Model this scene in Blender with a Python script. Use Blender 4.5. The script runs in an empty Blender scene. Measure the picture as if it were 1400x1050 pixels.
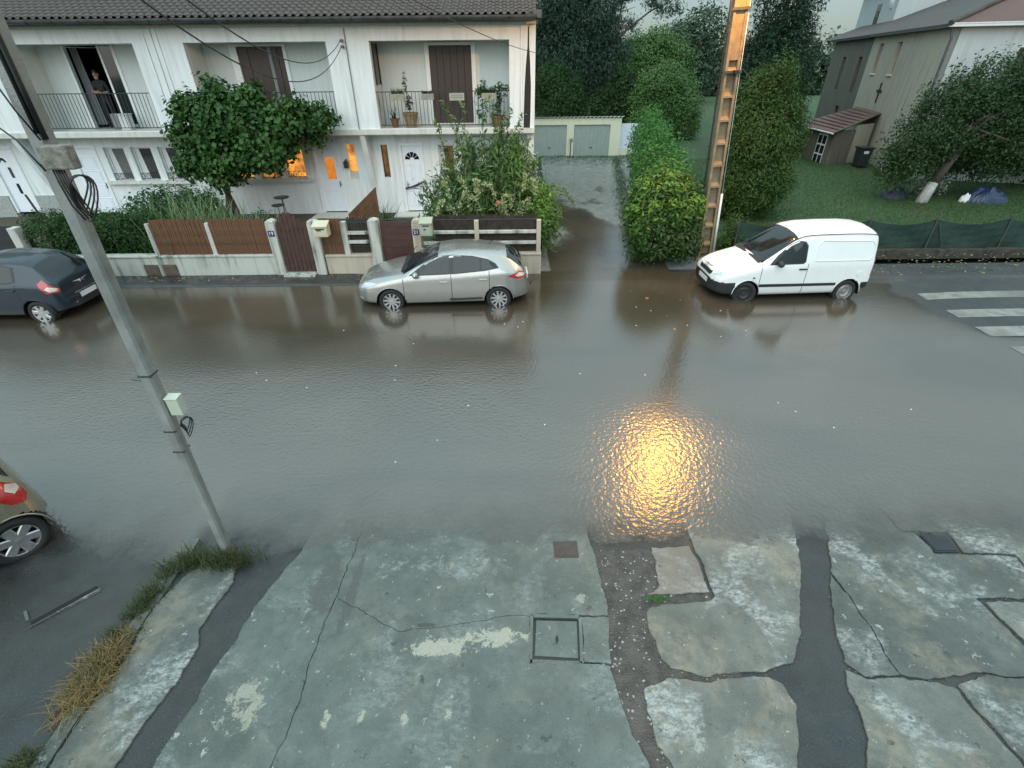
import bpy, math, random
import numpy as np
from mathutils import Vector, Matrix

rnd = random.Random(7)
npr = np.random.RandomState(11)
SC = bpy.context.scene
COL = SC.collection
PI = math.pi

# ---------------------------------------------------------------- camera
CAM_H = 5.1
PITCH, ROLL, FOCAL = math.radians(33.1), math.radians(-0.6), 675.0 / 1400.0
fw = Vector((0, math.cos(PITCH), -math.sin(PITCH)))
r0 = Vector((1, 0, 0)); u0 = r0.cross(fw)
rt = r0 * math.cos(ROLL) + u0 * math.sin(ROLL)
up = rt.cross(fw)
cam_data = bpy.data.cameras.new('camera')
cam_data.sensor_width = 36.0
cam_data.lens = 36.0 * FOCAL
cam_data.clip_start, cam_data.clip_end = 0.05, 2000.0
cam = bpy.data.objects.new('camera', cam_data)
cam.matrix_world = Matrix(((rt.x, up.x, -fw.x, 0), (rt.y, up.y, -fw.y, 0), (rt.z, up.z, -fw.z, CAM_H), (0, 0, 0, 1)))
COL.objects.link(cam)
SC.camera = cam

# ---------------------------------------------------------------- world, sun, exposure
SUN_EL, SUN_AZ = math.radians(34), math.radians(200)     # behind the camera, soft under the rain cloud
world = bpy.data.worlds.new('World'); SC.world = world
world.use_nodes = True
wn, wl = world.node_tree.nodes, world.node_tree.links
wn.clear()
def wnode(t, **kw):
    n = wn.new(t)
    for k, v in kw.items(): setattr(n, k, v)
    return n
sky = wnode('ShaderNodeTexSky', sky_type='NISHITA', sun_disc=False, sun_elevation=SUN_EL, sun_rotation=SUN_AZ)
sky.air_density, sky.dust_density = 1.2, 1.0
bg_sky = wnode('ShaderNodeBackground'); bg_sky.inputs['Strength'].default_value = 0.02
wl.new(sky.outputs[0], bg_sky.inputs['Color'])
# overcast cloud deck: brightest overhead, darker towards the rainy horizon
geo = wnode('ShaderNodeTexCoord'); sep = wnode('ShaderNodeSeparateXYZ')
wl.new(geo.outputs['Generated'], sep.inputs[0])
ramp = wnode('ShaderNodeMapRange'); ramp.inputs['From Min'].default_value = 0.0; ramp.inputs['From Max'].default_value = 1.0
ramp.inputs['To Min'].default_value = 0.19; ramp.inputs['To Max'].default_value = 1.25
wl.new(sep.outputs['Z'], ramp.inputs['Value'])
cl = wnode('ShaderNodeTexNoise'); cl.inputs['Scale'].default_value = 2.2; cl.inputs['Detail'].default_value = 5
wl.new(geo.outputs['Generated'], cl.inputs['Vector'])
clm = wnode('ShaderNodeMapRange'); clm.inputs['From Min'].default_value = 0.3; clm.inputs['From Max'].default_value = 0.7
clm.inputs['To Min'].default_value = 0.86; clm.inputs['To Max'].default_value = 1.1
wl.new(cl.outputs['Fac'], clm.inputs['Value'])
mul = wnode('ShaderNodeMath', operation='MULTIPLY'); wl.new(ramp.outputs[0], mul.inputs[0]); wl.new(clm.outputs[0], mul.inputs[1])
bg_cl = wnode('ShaderNodeBackground'); bg_cl.inputs['Color'].default_value = (0.725, 0.99, 1.055, 1)
wl.new(mul.outputs[0], bg_cl.inputs['Strength'])
wadd = wnode('ShaderNodeAddShader'); wl.new(bg_sky.outputs[0], wadd.inputs[0]); wl.new(bg_cl.outputs[0], wadd.inputs[1])
wout = wnode('ShaderNodeOutputWorld'); wl.new(wadd.outputs[0], wout.inputs['Surface'])

sun_d = bpy.data.lights.new('sun', 'SUN'); sun_d.energy = 1.35; sun_d.angle = math.radians(75); sun_d.color = (0.97, 1.0, 0.97)
sun = bpy.data.objects.new('sun', sun_d); COL.objects.link(sun)
sd = Vector((math.sin(SUN_AZ) * math.cos(SUN_EL), math.cos(SUN_AZ) * math.cos(SUN_EL), math.sin(SUN_EL)))
sun.rotation_euler = sd.to_track_quat('Z', 'Y').to_euler()
sun.location = (0, -20, 40)
vs = SC.view_settings
SC.display_settings.display_device = 'sRGB'
vs.view_transform, vs.look, vs.exposure, vs.gamma, vs.use_curve_mapping = 'Standard', 'None', 0.46, 1.0, False
SC.cycles.max_bounces = 6
SC.cycles.transparent_max_bounces = 10
SC.cycles.use_denoising = True
SC.cycles.caustics_reflective = False
SC.cycles.caustics_refractive = False
SC.cycles.sample_clamp_indirect = 4.0

# ---------------------------------------------------------------- node helpers
class NB:
    """Small builder for node materials."""
    def __init__(s, name):
        s.m = bpy.data.materials.new(name); s.m.use_nodes = True
        s.t = s.m.node_tree; s.t.nodes.clear()
        s.out = s.n('ShaderNodeOutputMaterial')
    def n(s, t, **kw):
        x = s.t.nodes.new(t)
        for k, v in kw.items(): setattr(x, k, v)
        return x
    def put(s, sock, v):
        if hasattr(v, 'is_output'): s.t.links.new(v, sock)
        elif isinstance(v, (tuple, list)) and sock.type == 'RGBA' and len(v) == 3: sock.default_value = (*v, 1)
        else: sock.default_value = v
    def coord(s, kind='Object'):
        if kind == 'Position': return s.n('ShaderNodeNewGeometry').outputs['Position']
        return s.n('ShaderNodeTexCoord').outputs[kind]
    def mapping(s, vec, scale=(1, 1, 1), loc=(0, 0, 0), rot=(0, 0, 0)):
        m = s.n('ShaderNodeMapping'); s.put(m.inputs['Vector'], vec)
        m.inputs['Scale'].default_value = scale; m.inputs['Location'].default_value = loc; m.inputs['Rotation'].default_value = rot
        return m.outputs[0]
    def noise(s, vec, scale, detail=4, rough=0.55, dist=0.0, out='Fac'):
        x = s.n('ShaderNodeTexNoise'); s.put(x.inputs['Vector'], vec)
        x.inputs['Scale'].default_value = scale; x.inputs['Detail'].default_value = detail
        x.inputs['Roughness'].default_value = rough; x.inputs['Distortion'].default_value = dist
        return x.outputs[out]
    def voro(s, vec, scale, feature='F1', out='Distance'):
        x = s.n('ShaderNodeTexVoronoi', feature=feature); s.put(x.inputs['Vector'], vec); x.inputs['Scale'].default_value = scale
        return x.outputs[out]
    def rng(s, v, a, b, c=0.0, d=1.0, smooth=False):
        x = s.n('ShaderNodeMapRange'); s.put(x.inputs['Value'], v)
        if smooth: x.interpolation_type = 'SMOOTHSTEP'
        for k, q in zip(('From Min', 'From Max', 'To Min', 'To Max'), (a, b, c, d)): x.inputs[k].default_value = q
        return x.outputs[0]
    def math(s, op, a, b=None, c=None):
        x = s.n('ShaderNodeMath', operation=op); s.put(x.inputs[0], a)
        if b is not None: s.put(x.inputs[1], b)
        if c is not None: s.put(x.inputs[2], c)
        return x.outputs[0]
    def mix(s, f, a, b):
        x = s.n('ShaderNodeMix', data_type='RGBA'); s.put(x.inputs[0], f); s.put(x.inputs[6], a); s.put(x.inputs[7], b)
        return x.outputs[2]
    def mixf(s, f, a, b):
        x = s.n('ShaderNodeMix', data_type='FLOAT'); s.put(x.inputs[0], f); s.put(x.inputs[2], a); s.put(x.inputs[3], b)
        return x.outputs[0]
    def sep(s, vec):
        x = s.n('ShaderNodeSeparateXYZ'); s.put(x.inputs[0], vec); return x.outputs
    def bump(s, h, strength=0.3, dist=0.02, normal=None):
        x = s.n('ShaderNodeBump'); s.put(x.inputs['Height'], h); x.inputs['Strength'].default_value = strength
        x.inputs['Distance'].default_value = dist
        if normal is not None: s.put(x.inputs['Normal'], normal)
        return x.outputs[0]
    def pbsdf(s, **kw):
        x = s.n('ShaderNodeBsdfPrincipled')
        for k, v in kw.items(): s.put(x.inputs[k.replace('_', ' ')], v)
        return x.outputs[0]
    def done(s, shader):
        s.t.links.new(shader, s.out.inputs['Surface']); return s.m

def simple(name, c, rough=0.5, metal=0.0, var=0.15, scale=6.0, bump=0.0, coat=0.0, spec=0.5, fine=60.0):
    b = NB(name); v = b.coord()
    n1 = b.noise(v, scale, 5); n2 = b.noise(v, fine, 2)
    f = b.rng(n1, 0.3, 0.7); g = b.rng(n2, 0.3, 0.7)
    lo = tuple(max(0, x * (1 - var)) for x in c); hi = tuple(min(1, x * (1 + var)) for x in c)
    col = b.mix(f, lo, hi); col = b.mix(b.math('MULTIPLY', g, 0.25), col, tuple(x * (1 - var) for x in c))
    kw = dict(Base_Color=col, Roughness=b.rng(n1, 0.3, 0.7, max(0.02, rough - 0.08), min(1, rough + 0.08)), Metallic=metal)
    kw['Specular IOR Level'] = spec
    if coat: kw['Coat Weight'] = coat; kw['Coat Roughness'] = 0.04
    if bump: kw['Normal'] = b.bump(n2, bump, 0.01)
    return b.done(b.pbsdf(**kw))

def glow(name, c, strength, c2=None, scale=3.0):
    b = NB(name); v = b.coord()
    col = c if c2 is None else b.mix(b.rng(b.noise(v, scale, 3), 0.35, 0.65), c2, c)
    return b.done(b.pbsdf(Base_Color=(0.02, 0.02, 0.02), Roughness=0.15, Emission_Color=col, Emission_Strength=strength))

# ---------------------------------------------------------------- object helpers
class MB:
    """Collects shapes in world coordinates, then links them as ONE mesh object."""
    def __init__(s): s.v, s.f = [], []
    def add(s, vs, fs):
        b = len(s.v); s.v += [tuple(p) for p in vs]; s.f += [tuple(i + b for i in f) for f in fs]; return s
    def box(s, x0, x1, y0, y1, z0, z1):
        if x0 > x1: x0, x1 = x1, x0
        if y0 > y1: y0, y1 = y1, y0
        if z0 > z1: z0, z1 = z1, z0
        return s.add([(x0, y0, z0), (x1, y0, z0), (x1, y1, z0), (x0, y1, z0), (x0, y0, z1), (x1, y0, z1), (x1, y1, z1), (x0, y1, z1)],
                     [(0, 3, 2, 1), (4, 5, 6, 7), (0, 1, 5, 4), (1, 2, 6, 5), (2, 3, 7, 6), (3, 0, 4, 7)])
    def obox(s, c, ax, ay, az, hx, hy, hz):
        c, ax, ay, az = Vector(c), Vector(ax).normalized(), Vector(ay).normalized(), Vector(az).normalized()
        P = [c + ax * (sx * hx) + ay * (sy * hy) + az * (sz * hz) for sz in (-1, 1) for sx, sy in ((-1, -1), (1, -1), (1, 1), (-1, 1))]
        return s.add(P, [(0, 3, 2, 1), (4, 5, 6, 7), (0, 1, 5, 4), (1, 2, 6, 5), (2, 3, 7, 6), (3, 0, 4, 7)])
    def prism(s, poly, axis, a, b):
        """poly: 2-D points; axis 'x','y','z' is the extrusion direction from a to b."""
        n = len(poly)
        def P(u, w, t): return {'x': (t, u, w), 'y': (u, t, w), 'z': (u, w, t)}[axis]
        vs = [P(u, w, a) for u, w in poly] + [P(u, w, b) for u, w in poly]
        return s.add(vs, [tuple(range(n))[::-1], tuple(range(n, 2 * n))] + [(i, (i + 1) % n, n + (i + 1) % n, n + i) for i in range(n)])
    def tube(s, pts, r, n=8, cap=True):
        pts = [Vector(p) for p in pts]; rs = r if isinstance(r, (list, tuple)) else [r] * len(pts)
        rings = []; a = None
        for i, p in enumerate(pts):
            d = (pts[min(i + 1, len(pts) - 1)] - pts[max(i - 1, 0)]).normalized()
            if a is None: a = d.orthogonal().normalized()
            a = (a - d * a.dot(d)).normalized(); c = d.cross(a)
            rings.append([p + (a * math.cos(2 * PI * k / n) + c * math.sin(2 * PI * k / n)) * rs[i] for k in range(n)])
        vs = [q for rr in rings for q in rr]
        fs = [(i * n + k, i * n + (k + 1) % n, (i + 1) * n + (k + 1) % n, (i + 1) * n + k) for i in range(len(pts) - 1) for k in range(n)]
        if cap: fs += [tuple(range(n))[::-1], tuple(range((len(pts) - 1) * n, len(pts) * n))]
        return s.add(vs, fs)
    def lathe(s, c, prof, axis='z', n=20, cap=True):
        """prof: (radius, height) pairs, turned about an axis through c."""
        vs = []
        for r, h in prof:
            for k in range(n):
                a = 2 * PI * k / n; p = {'z': (r * math.cos(a), r * math.sin(a), h), 'y': (r * math.cos(a), h, r * math.sin(a)), 'x': (h, r * math.cos(a), r * math.sin(a))}[axis]
                vs.append((c[0] + p[0], c[1] + p[1], c[2] + p[2]))
        m = len(prof)
        fs = [(i * n + k, i * n + (k + 1) % n, (i + 1) * n + (k + 1) % n, (i + 1) * n + k) for i in range(m - 1) for k in range(n)]
        if cap: fs += [tuple(range(n))[::-1], tuple(range((m - 1) * n, m * n))]
        return s.add(vs, fs)
    def mesh(s, name, origin=(0, 0, 0), smooth=False):
        me = bpy.data.meshes.new(name)
        o = Vector(origin)
        me.from_pydata([tuple(Vector(p) - o) for p in s.v], [], s.f)
        if smooth: me.polygons.foreach_set('use_smooth', [True] * len(me.polygons))
        me.update(); return me
    def build(s, name, mat, parent=None, smooth=False, bevel=0.0, label=None, origin=None):
        """parent None: a top-level mesh with its origin at its base; else a child at the parent's origin."""
        if parent is None:
            if origin is None:
                a = np.array(s.v); origin = ((a[:, 0].min() + a[:, 0].max()) / 2, (a[:, 1].min() + a[:, 1].max()) / 2, a[:, 2].min())
        else: origin = wloc(parent)
        me = s.mesh(name, origin, smooth); me.materials.append(mat)
        ob = bpy.data.objects.new(name, me); COL.objects.link(ob)
        if parent is None: ob.location = origin
        else: ob.parent = parent
        if bevel:
            md = ob.modifiers.new('bevel', 'BEVEL'); md.width = bevel; md.segments = 2; md.limit_method = 'ANGLE'; md.angle_limit = math.radians(40)
        if label: ob['label'] = label
        return ob

def wloc(o):
    v = Vector((0, 0, 0))
    while o is not None: v += o.location; o = o.parent
    return v
def thing(name, label, cat, loc, group=None):
    o = bpy.data.objects.new(name, None); COL.objects.link(o); o.location = loc; o.empty_display_size = 0.2
    o['label'] = label; o['category'] = cat
    if group: o['group'] = group
    return o
def tag(o, label, cat, group=None):
    o['label'] = label; o['category'] = cat
    if group: o['group'] = group
    return o
def setting(o, kind='structure', label=None):
    o['kind'] = kind
    if label: o['label'] = label
    return o
def kids(o): return [c for c in bpy.data.objects if c.parent is o]
def place(name, me, parent, loc, rot=(0, 0, 0), scale=(1, 1, 1), label=None):
    """one more object that shares the mesh me; loc is a world place for unrotated parents."""
    o = bpy.data.objects.new(name, me); COL.objects.link(o)
    if parent is not None: o.parent = parent; o.location = Vector(loc) - wloc(parent)
    else: o.location = loc
    o.rotation_euler = rot; o.scale = scale
    if label: o['label'] = label
    return o
def text_mesh(txt, size, depth=0.002):
    cu = bpy.data.curves.new('number', 'FONT'); cu.body = txt; cu.size = size; cu.extrude = depth
    cu.align_x = 'CENTER'; cu.align_y = 'CENTER'
    o = bpy.data.objects.new('number', cu); COL.objects.link(o)
    dg = bpy.context.evaluated_depsgraph_get(); dg.update()
    me = bpy.data.meshes.new_from_object(o.evaluated_get(dg)); bpy.data.objects.remove(o); me.name = 'number'
    return me
def np_mesh(name, V, F, mat, smooth=False):
    """fast mesh from numpy arrays; F is (n,3) or (n,4)."""
    me = bpy.data.meshes.new(name)
    V = np.asarray(V, dtype=np.float32); F = np.asarray(F, dtype=np.int32); k = F.shape[1]
    me.vertices.add(len(V)); me.vertices.foreach_set('co', V.ravel())
    me.loops.add(F.size); me.loops.foreach_set('vertex_index', F.ravel())
    me.polygons.add(len(F)); me.polygons.foreach_set('loop_start', np.arange(0, F.size, k, dtype=np.int32))
    try: me.polygons.foreach_set('loop_total', np.full(len(F), k, dtype=np.int32))
    except Exception: pass
    me.polygons.foreach_set('use_smooth', np.full(len(F), smooth))
    me.materials.append(mat); me.update(calc_edges=True); me.validate()
    return me
def vnoise(x, y, seed=0):
    """smooth 2-D value noise, numpy, 0..1"""
    x = np.asarray(x, float); y = np.asarray(y, float)
    xi, yi = np.floor(x), np.floor(y); xf, yf = x - xi, y - yi
    def h(a, b):
        t = np.sin(a * 127.1 + b * 311.7 + seed * 74.7) * 43758.5453; return t - np.floor(t)
    u, v = xf * xf * (3 - 2 * xf), yf * yf * (3 - 2 * yf)
    return (h(xi, yi) * (1 - u) + h(xi + 1, yi) * u) * (1 - v) + (h(xi, yi + 1) * (1 - u) + h(xi + 1, yi + 1) * u) * v
def fbm(x, y, seed=0, o=4):
    s = 0; a = 0.5
    for i in range(o): s = s + a * vnoise(np.asarray(x) * 2 ** i, np.asarray(y) * 2 ** i, seed + i); a *= 0.5
    return s
def sstep(a, b, x):
    t = np.clip((np.asarray(x, float) - a) / (b - a), 0, 1); return t * t * (3 - 2 * t)
# ================================================================ GROUND, ROAD, WATER
def slab_top(y): return (4.05 - y) * 0.03
def z_road(x, y):
    x = np.asarray(x, float); y = np.asarray(y, float)
    n = fbm(x * 0.5, y * 0.5, 3) - 0.47
    near = slab_top(y) - 0.022 + 0.010 * n
    side = (3.75 - y) * 0.03 + 0.02 * n - 0.002
    near = np.where(x < -4.2, side, near)
    road = -0.115 + 0.05 * n
    road = road + (0.150 + 0.07 * n) * sstep(7.8, 11.2, x) * sstep(8.2, 10.0, y) + 0.075 * sstep(-8.5, -12.5, x) * sstep(11.0, 9.2, y) * sstep(5.5, 7.0, y)
    z = near + (road - near) * sstep(5.55, 5.75, y)
    walk = np.where(x < -4.0, 0.035, np.where(x > 6.2, 0.07, -0.03)) + 0.03 * n
    drop = sstep(-4.6, -3.4, x); walk = np.where(x < 0, 0.045 + (-0.03 - 0.045) * drop + 0.03 * n, walk)
    walk = np.where(x > 0, -0.03 + 0.11 * sstep(7.5, 10.0, x) + 0.03 * n, walk)
    return z + (walk - z) * sstep(12.75, 12.95, y)
def z_lane(x, y):
    n = fbm(np.asarray(x) * 0.7, np.asarray(y) * 0.4, 9) - 0.47
    return -0.042 + 0.0046 * (np.asarray(y, float) - 13.6) + 0.095 * n
def grid_mesh(name, xs, ys, zf, mat):
    X, Y = np.meshgrid(xs, ys); Z = zf(X, Y)
    nx, ny = len(xs), len(ys)
    i = np.arange(nx * ny).reshape(ny, nx)
    F = np.stack([i[:-1, :-1], i[:-1, 1:], i[1:, 1:], i[1:, :-1]], -1).reshape(-1, 4)
    return np_mesh(name, np.stack([X, Y, Z], -1).reshape(-1, 3), F, mat, True)
def sheet(name, me, kind='structure'):
    o = bpy.data.objects.new(name, me); COL.objects.link(o); o['kind'] = kind; return o

def asphalt_mat(name, c=(0.045, 0.047, 0.048), rlo=0.18, rhi=0.5, mud=(0.10, 0.085, 0.065), mudf=0.45):
    b = NB(name); v = b.coord('Position')
    big = b.noise(v, 0.55, 5); mid = b.noise(v, 4.0, 5); fine = b.voro(v, 90.0); grit = b.noise(v, 160, 2)
    col = b.mix(b.rng(mid, 0.3, 0.7), tuple(x * 0.7 for x in c), tuple(x * 1.35 for x in c))
    col = b.mix(b.math('MULTIPLY', b.rng(grit, 0.52, 0.75), 0.55), col, (0.16, 0.16, 0.155))
    col = b.mix(b.math('MULTIPLY', b.rng(big, 0.45, 0.68), mudf), col, mud)
    rough = b.rng(b.noise(v, 1.3, 5), 0.36, 0.62, rlo, rhi)
    nb = b.bump(b.math('ADD', fine, b.math('MULTIPLY', mid, 0.8)), 0.35, 0.006)
    return b.done(b.pbsdf(Base_Color=col, Roughness=rough, Normal=nb))
M_ASPH = asphalt_mat('wet_asphalt', (0.022, 0.025, 0.026), .25, .6, (0.052, 0.048, 0.040), .5)
M_LANE = asphalt_mat('lane_gravel', (0.175, 0.185, 0.175), 0.08, 0.42, (0.22, 0.215, 0.185), 0.5)

def soil_mat(name, g1, g2, dirt, cover=0.55):
    b = NB(name); v = b.coord('Position')
    n1 = b.noise(v, 0.35, 5); n2 = b.noise(v, 3.0, 6, 0.65); n3 = b.noise(b.mapping(v, (1, 1, 1)), 40, 3)
    col = b.mix(b.rng(n2, 0.3, 0.7), g1, g2)
    col = b.mix(b.math('MULTIPLY', b.rng(n1, cover, cover + 0.15), 0.8), col, dirt)
    col = b.mix(b.math('MULTIPLY', b.rng(n3, 0.45, 0.7), 0.4), col, tuple(x * 0.5 for x in g1))
    return b.done(b.pbsdf(Base_Color=col, Roughness=0.75, Normal=b.bump(b.math('ADD', n3, n2), 0.8, 0.05)))
M_LAWN = soil_mat('lawn_green', (0.028, 0.066, 0.020), (0.050, 0.102, 0.030), (0.070, 0.072, 0.030), 0.52)
M_SOIL = soil_mat('garden_soil', (0.035, 0.05, 0.02), (0.06, 0.055, 0.035), (0.10, 0.085, 0.06), 0.42)
M_FIELD = soil_mat('far_grass', (0.025, 0.05, 0.02), (0.045, 0.075, 0.03), (0.07, 0.07, 0.04), 0.55)

# one ground sheet to the horizon
g = MB().add([(-900, -300, -0.42), (900, -300, -0.42), (900, 1200, -0.42), (-900, 1200, -0.42)], [(0, 1, 2, 3)])
sheet('ground', g.mesh('ground')).data.materials.append(M_FIELD)

xs = np.concatenate([np.arange(-46, -12, 0.6), np.arange(-12, 14, 0.2), np.arange(14, 46.1, 0.8)])
ys = np.concatenate([np.arange(-0.6, 5.4, 0.2), np.arange(5.4, 6.0, 0.05), np.arange(6.0, 12.6, 0.3), np.arange(12.6, 13.1, 0.05), np.arange(13.1, 13.9, 0.2)])
road = sheet('road', grid_mesh('road', xs, ys, z_road, M_ASPH))
lx = np.arange(-0.2, 8.4, 0.2); ly = np.arange(13.6, 38.0, 0.25)
def lane_xy(X, Y): return z_lane(X, Y) + 0.004
lane = sheet('lane', grid_mesh('lane', lx, ly, lane_xy, M_LANE))
garden = sheet('garden_ground', grid_mesh('garden_ground', np.arange(-30, 0.9, 0.5), np.arange(13.8, 30, 0.5), lambda X, Y: 0.20 + 0.06 * (fbm(X, Y, 2) - 0.5), M_SOIL))
def z_lawn(X, Y): return 0.07 + 0.10 * (fbm(X * 0.25, Y * 0.25, 5) - 0.45) + 0.004 * (Y - 15)
lawn = sheet('lawn', grid_mesh('lawn', np.concatenate([np.arange(4.2, 8.2, 0.4), np.arange(8.2, 60, 1.0)]), np.concatenate([np.arange(14.95, 36, 0.6), np.arange(36, 90, 2.0)]),
             lambda X, Y: np.where(X < 3.9 + (Y - 13.6) * 0.155 + 0.5, -0.3, z_lawn(X, Y)), M_LAWN))
sheet('yard', grid_mesh('yard', np.arange(-24, 9.2, 1.0), np.arange(37.5, 120, 2.5), lambda X, Y: 0.05 + 0.2 * (fbm(X * 0.2, Y * 0.2, 6) - 0.45), M_FIELD))

# --- flood water: murky sheet whose opacity follows its real depth over the ground below
def water_mat():
    b = NB('flood_water'); v = b.coord('Position')
    at = b.n('ShaderNodeAttribute'); at.attribute_name = 'depth'
    dn = b.math('ADD', b.math('SUBTRACT', at.outputs['Fac'], 0.008), b.math('MULTIPLY', b.math('SUBTRACT', b.noise(v, 2.2, 6, 0.65), 0.5), 0.026))
    op = b.math('SUBTRACT', 1.0, b.math('POWER', 2.718, b.math('MULTIPLY', b.math('MAXIMUM', dn, 0.0), -85.0)))
    op = b.math('MULTIPLY', op, b.rng(dn, 0.0, 0.004))
    silt = b.noise(b.mapping(v, (0.5, 1.0, 1.0)), 0.45, 4, 0.5, 0.6)
    col = b.mix(b.rng(silt, 0.38, 0.62), (0.054, 0.042, 0.029), (0.078, 0.063, 0.044))
    rip = b.noise(v, 15.0, 1.5, 0.6); rip2 = b.noise(v, 7.0, 3, 0.5); big = b.noise(v, 1.2, 2)
    amt = b.rng(b.noise(v, 0.5, 2), 0.35, 0.65, 0.92, 1.05)
    calm = b.rng(b.math('ADD', b.sep(v)[1], b.math('MULTIPLY', b.math('SUBTRACT', b.noise(v, 0.45, 3), 0.5), 5.0)), 6.2, 8.8, 1.0, 0.30, True)
    amt = b.math('MULTIPLY', amt, calm)
    h = b.math('MULTIPLY', b.math('ADD', b.math('MULTIPLY', rip, 0.80), b.math('ADD', b.math('MULTIPLY', rip2, 0.10), b.math('MULTIPLY', big, 0.15))), amt)
    nb = b.bump(h, 0.34, 0.030)
    sh = b.pbsdf(Base_Color=col, Roughness=b.math('ADD', b.math('MULTIPLY', calm, 0.09), 0.13), IOR=2.2, Normal=nb)
    tr = b.n('ShaderNodeBsdfTransparent').outputs[0]
    mx = b.n('ShaderNodeMixShader'); b.put(mx.inputs[0], op); b.put(mx.inputs[1], tr); b.put(mx.inputs[2], sh)
    return b.done(mx.outputs[0])
wx = np.concatenate([np.arange(-44, -12, 1.0), np.arange(-12, 14, 0.2), np.arange(14, 44.1, 1.0)])
wy = np.concatenate([np.arange(2.0, 5.6, 0.15), np.arange(5.6, 13.6, 0.25), np.arange(13.6, 26.1, 0.3)])
def water_depth(X, Y):
    zr = z_road(X, Y)
    s = slab_top(Y); on_slab = (X > -4.2) & (Y < 5.6)
    zr = np.where(on_slab, np.maximum(zr, s - 0.008 + 0.010 * (fbm(X * 1.3, Y * 1.3, 4) - 0.47)), zr)
    zl = z_lane(X, Y) + 0.004
    z = np.where(Y > 13.75, zl, zr)
    out = (Y > 13.75) & ((X < 1.0 + 0.03 * (Y - 13.6)) | (X > 4.6 + 0.16 * (Y - 13.6)))
    return np.where(out, -0.2, -z)
wm = grid_mesh('flood_water', wx, wy, lambda X, Y: 0 * X, water_mat())
co = np.empty(len(wm.vertices) * 3, np.float32); wm.vertices.foreach_get('co', co); co = co.reshape(-1, 3)
att = wm.attributes.new('depth', 'FLOAT', 'POINT'); att.data.foreach_set('value', water_depth(co[:, 0], co[:, 1]).astype(np.float32))
# keep only the faces that carry water
import bmesh
bm = bmesh.new(); bm.from_mesh(wm); lay = bm.verts.layers.float['depth']
dead = [f for f in bm.faces if max(v[lay] for v in f.verts) < -0.006]
bmesh.ops.delete(bm, geom=dead, context='FACES'); bm.to_mesh(wm); bm.free()
sheet('flood_water', wm)

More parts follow.
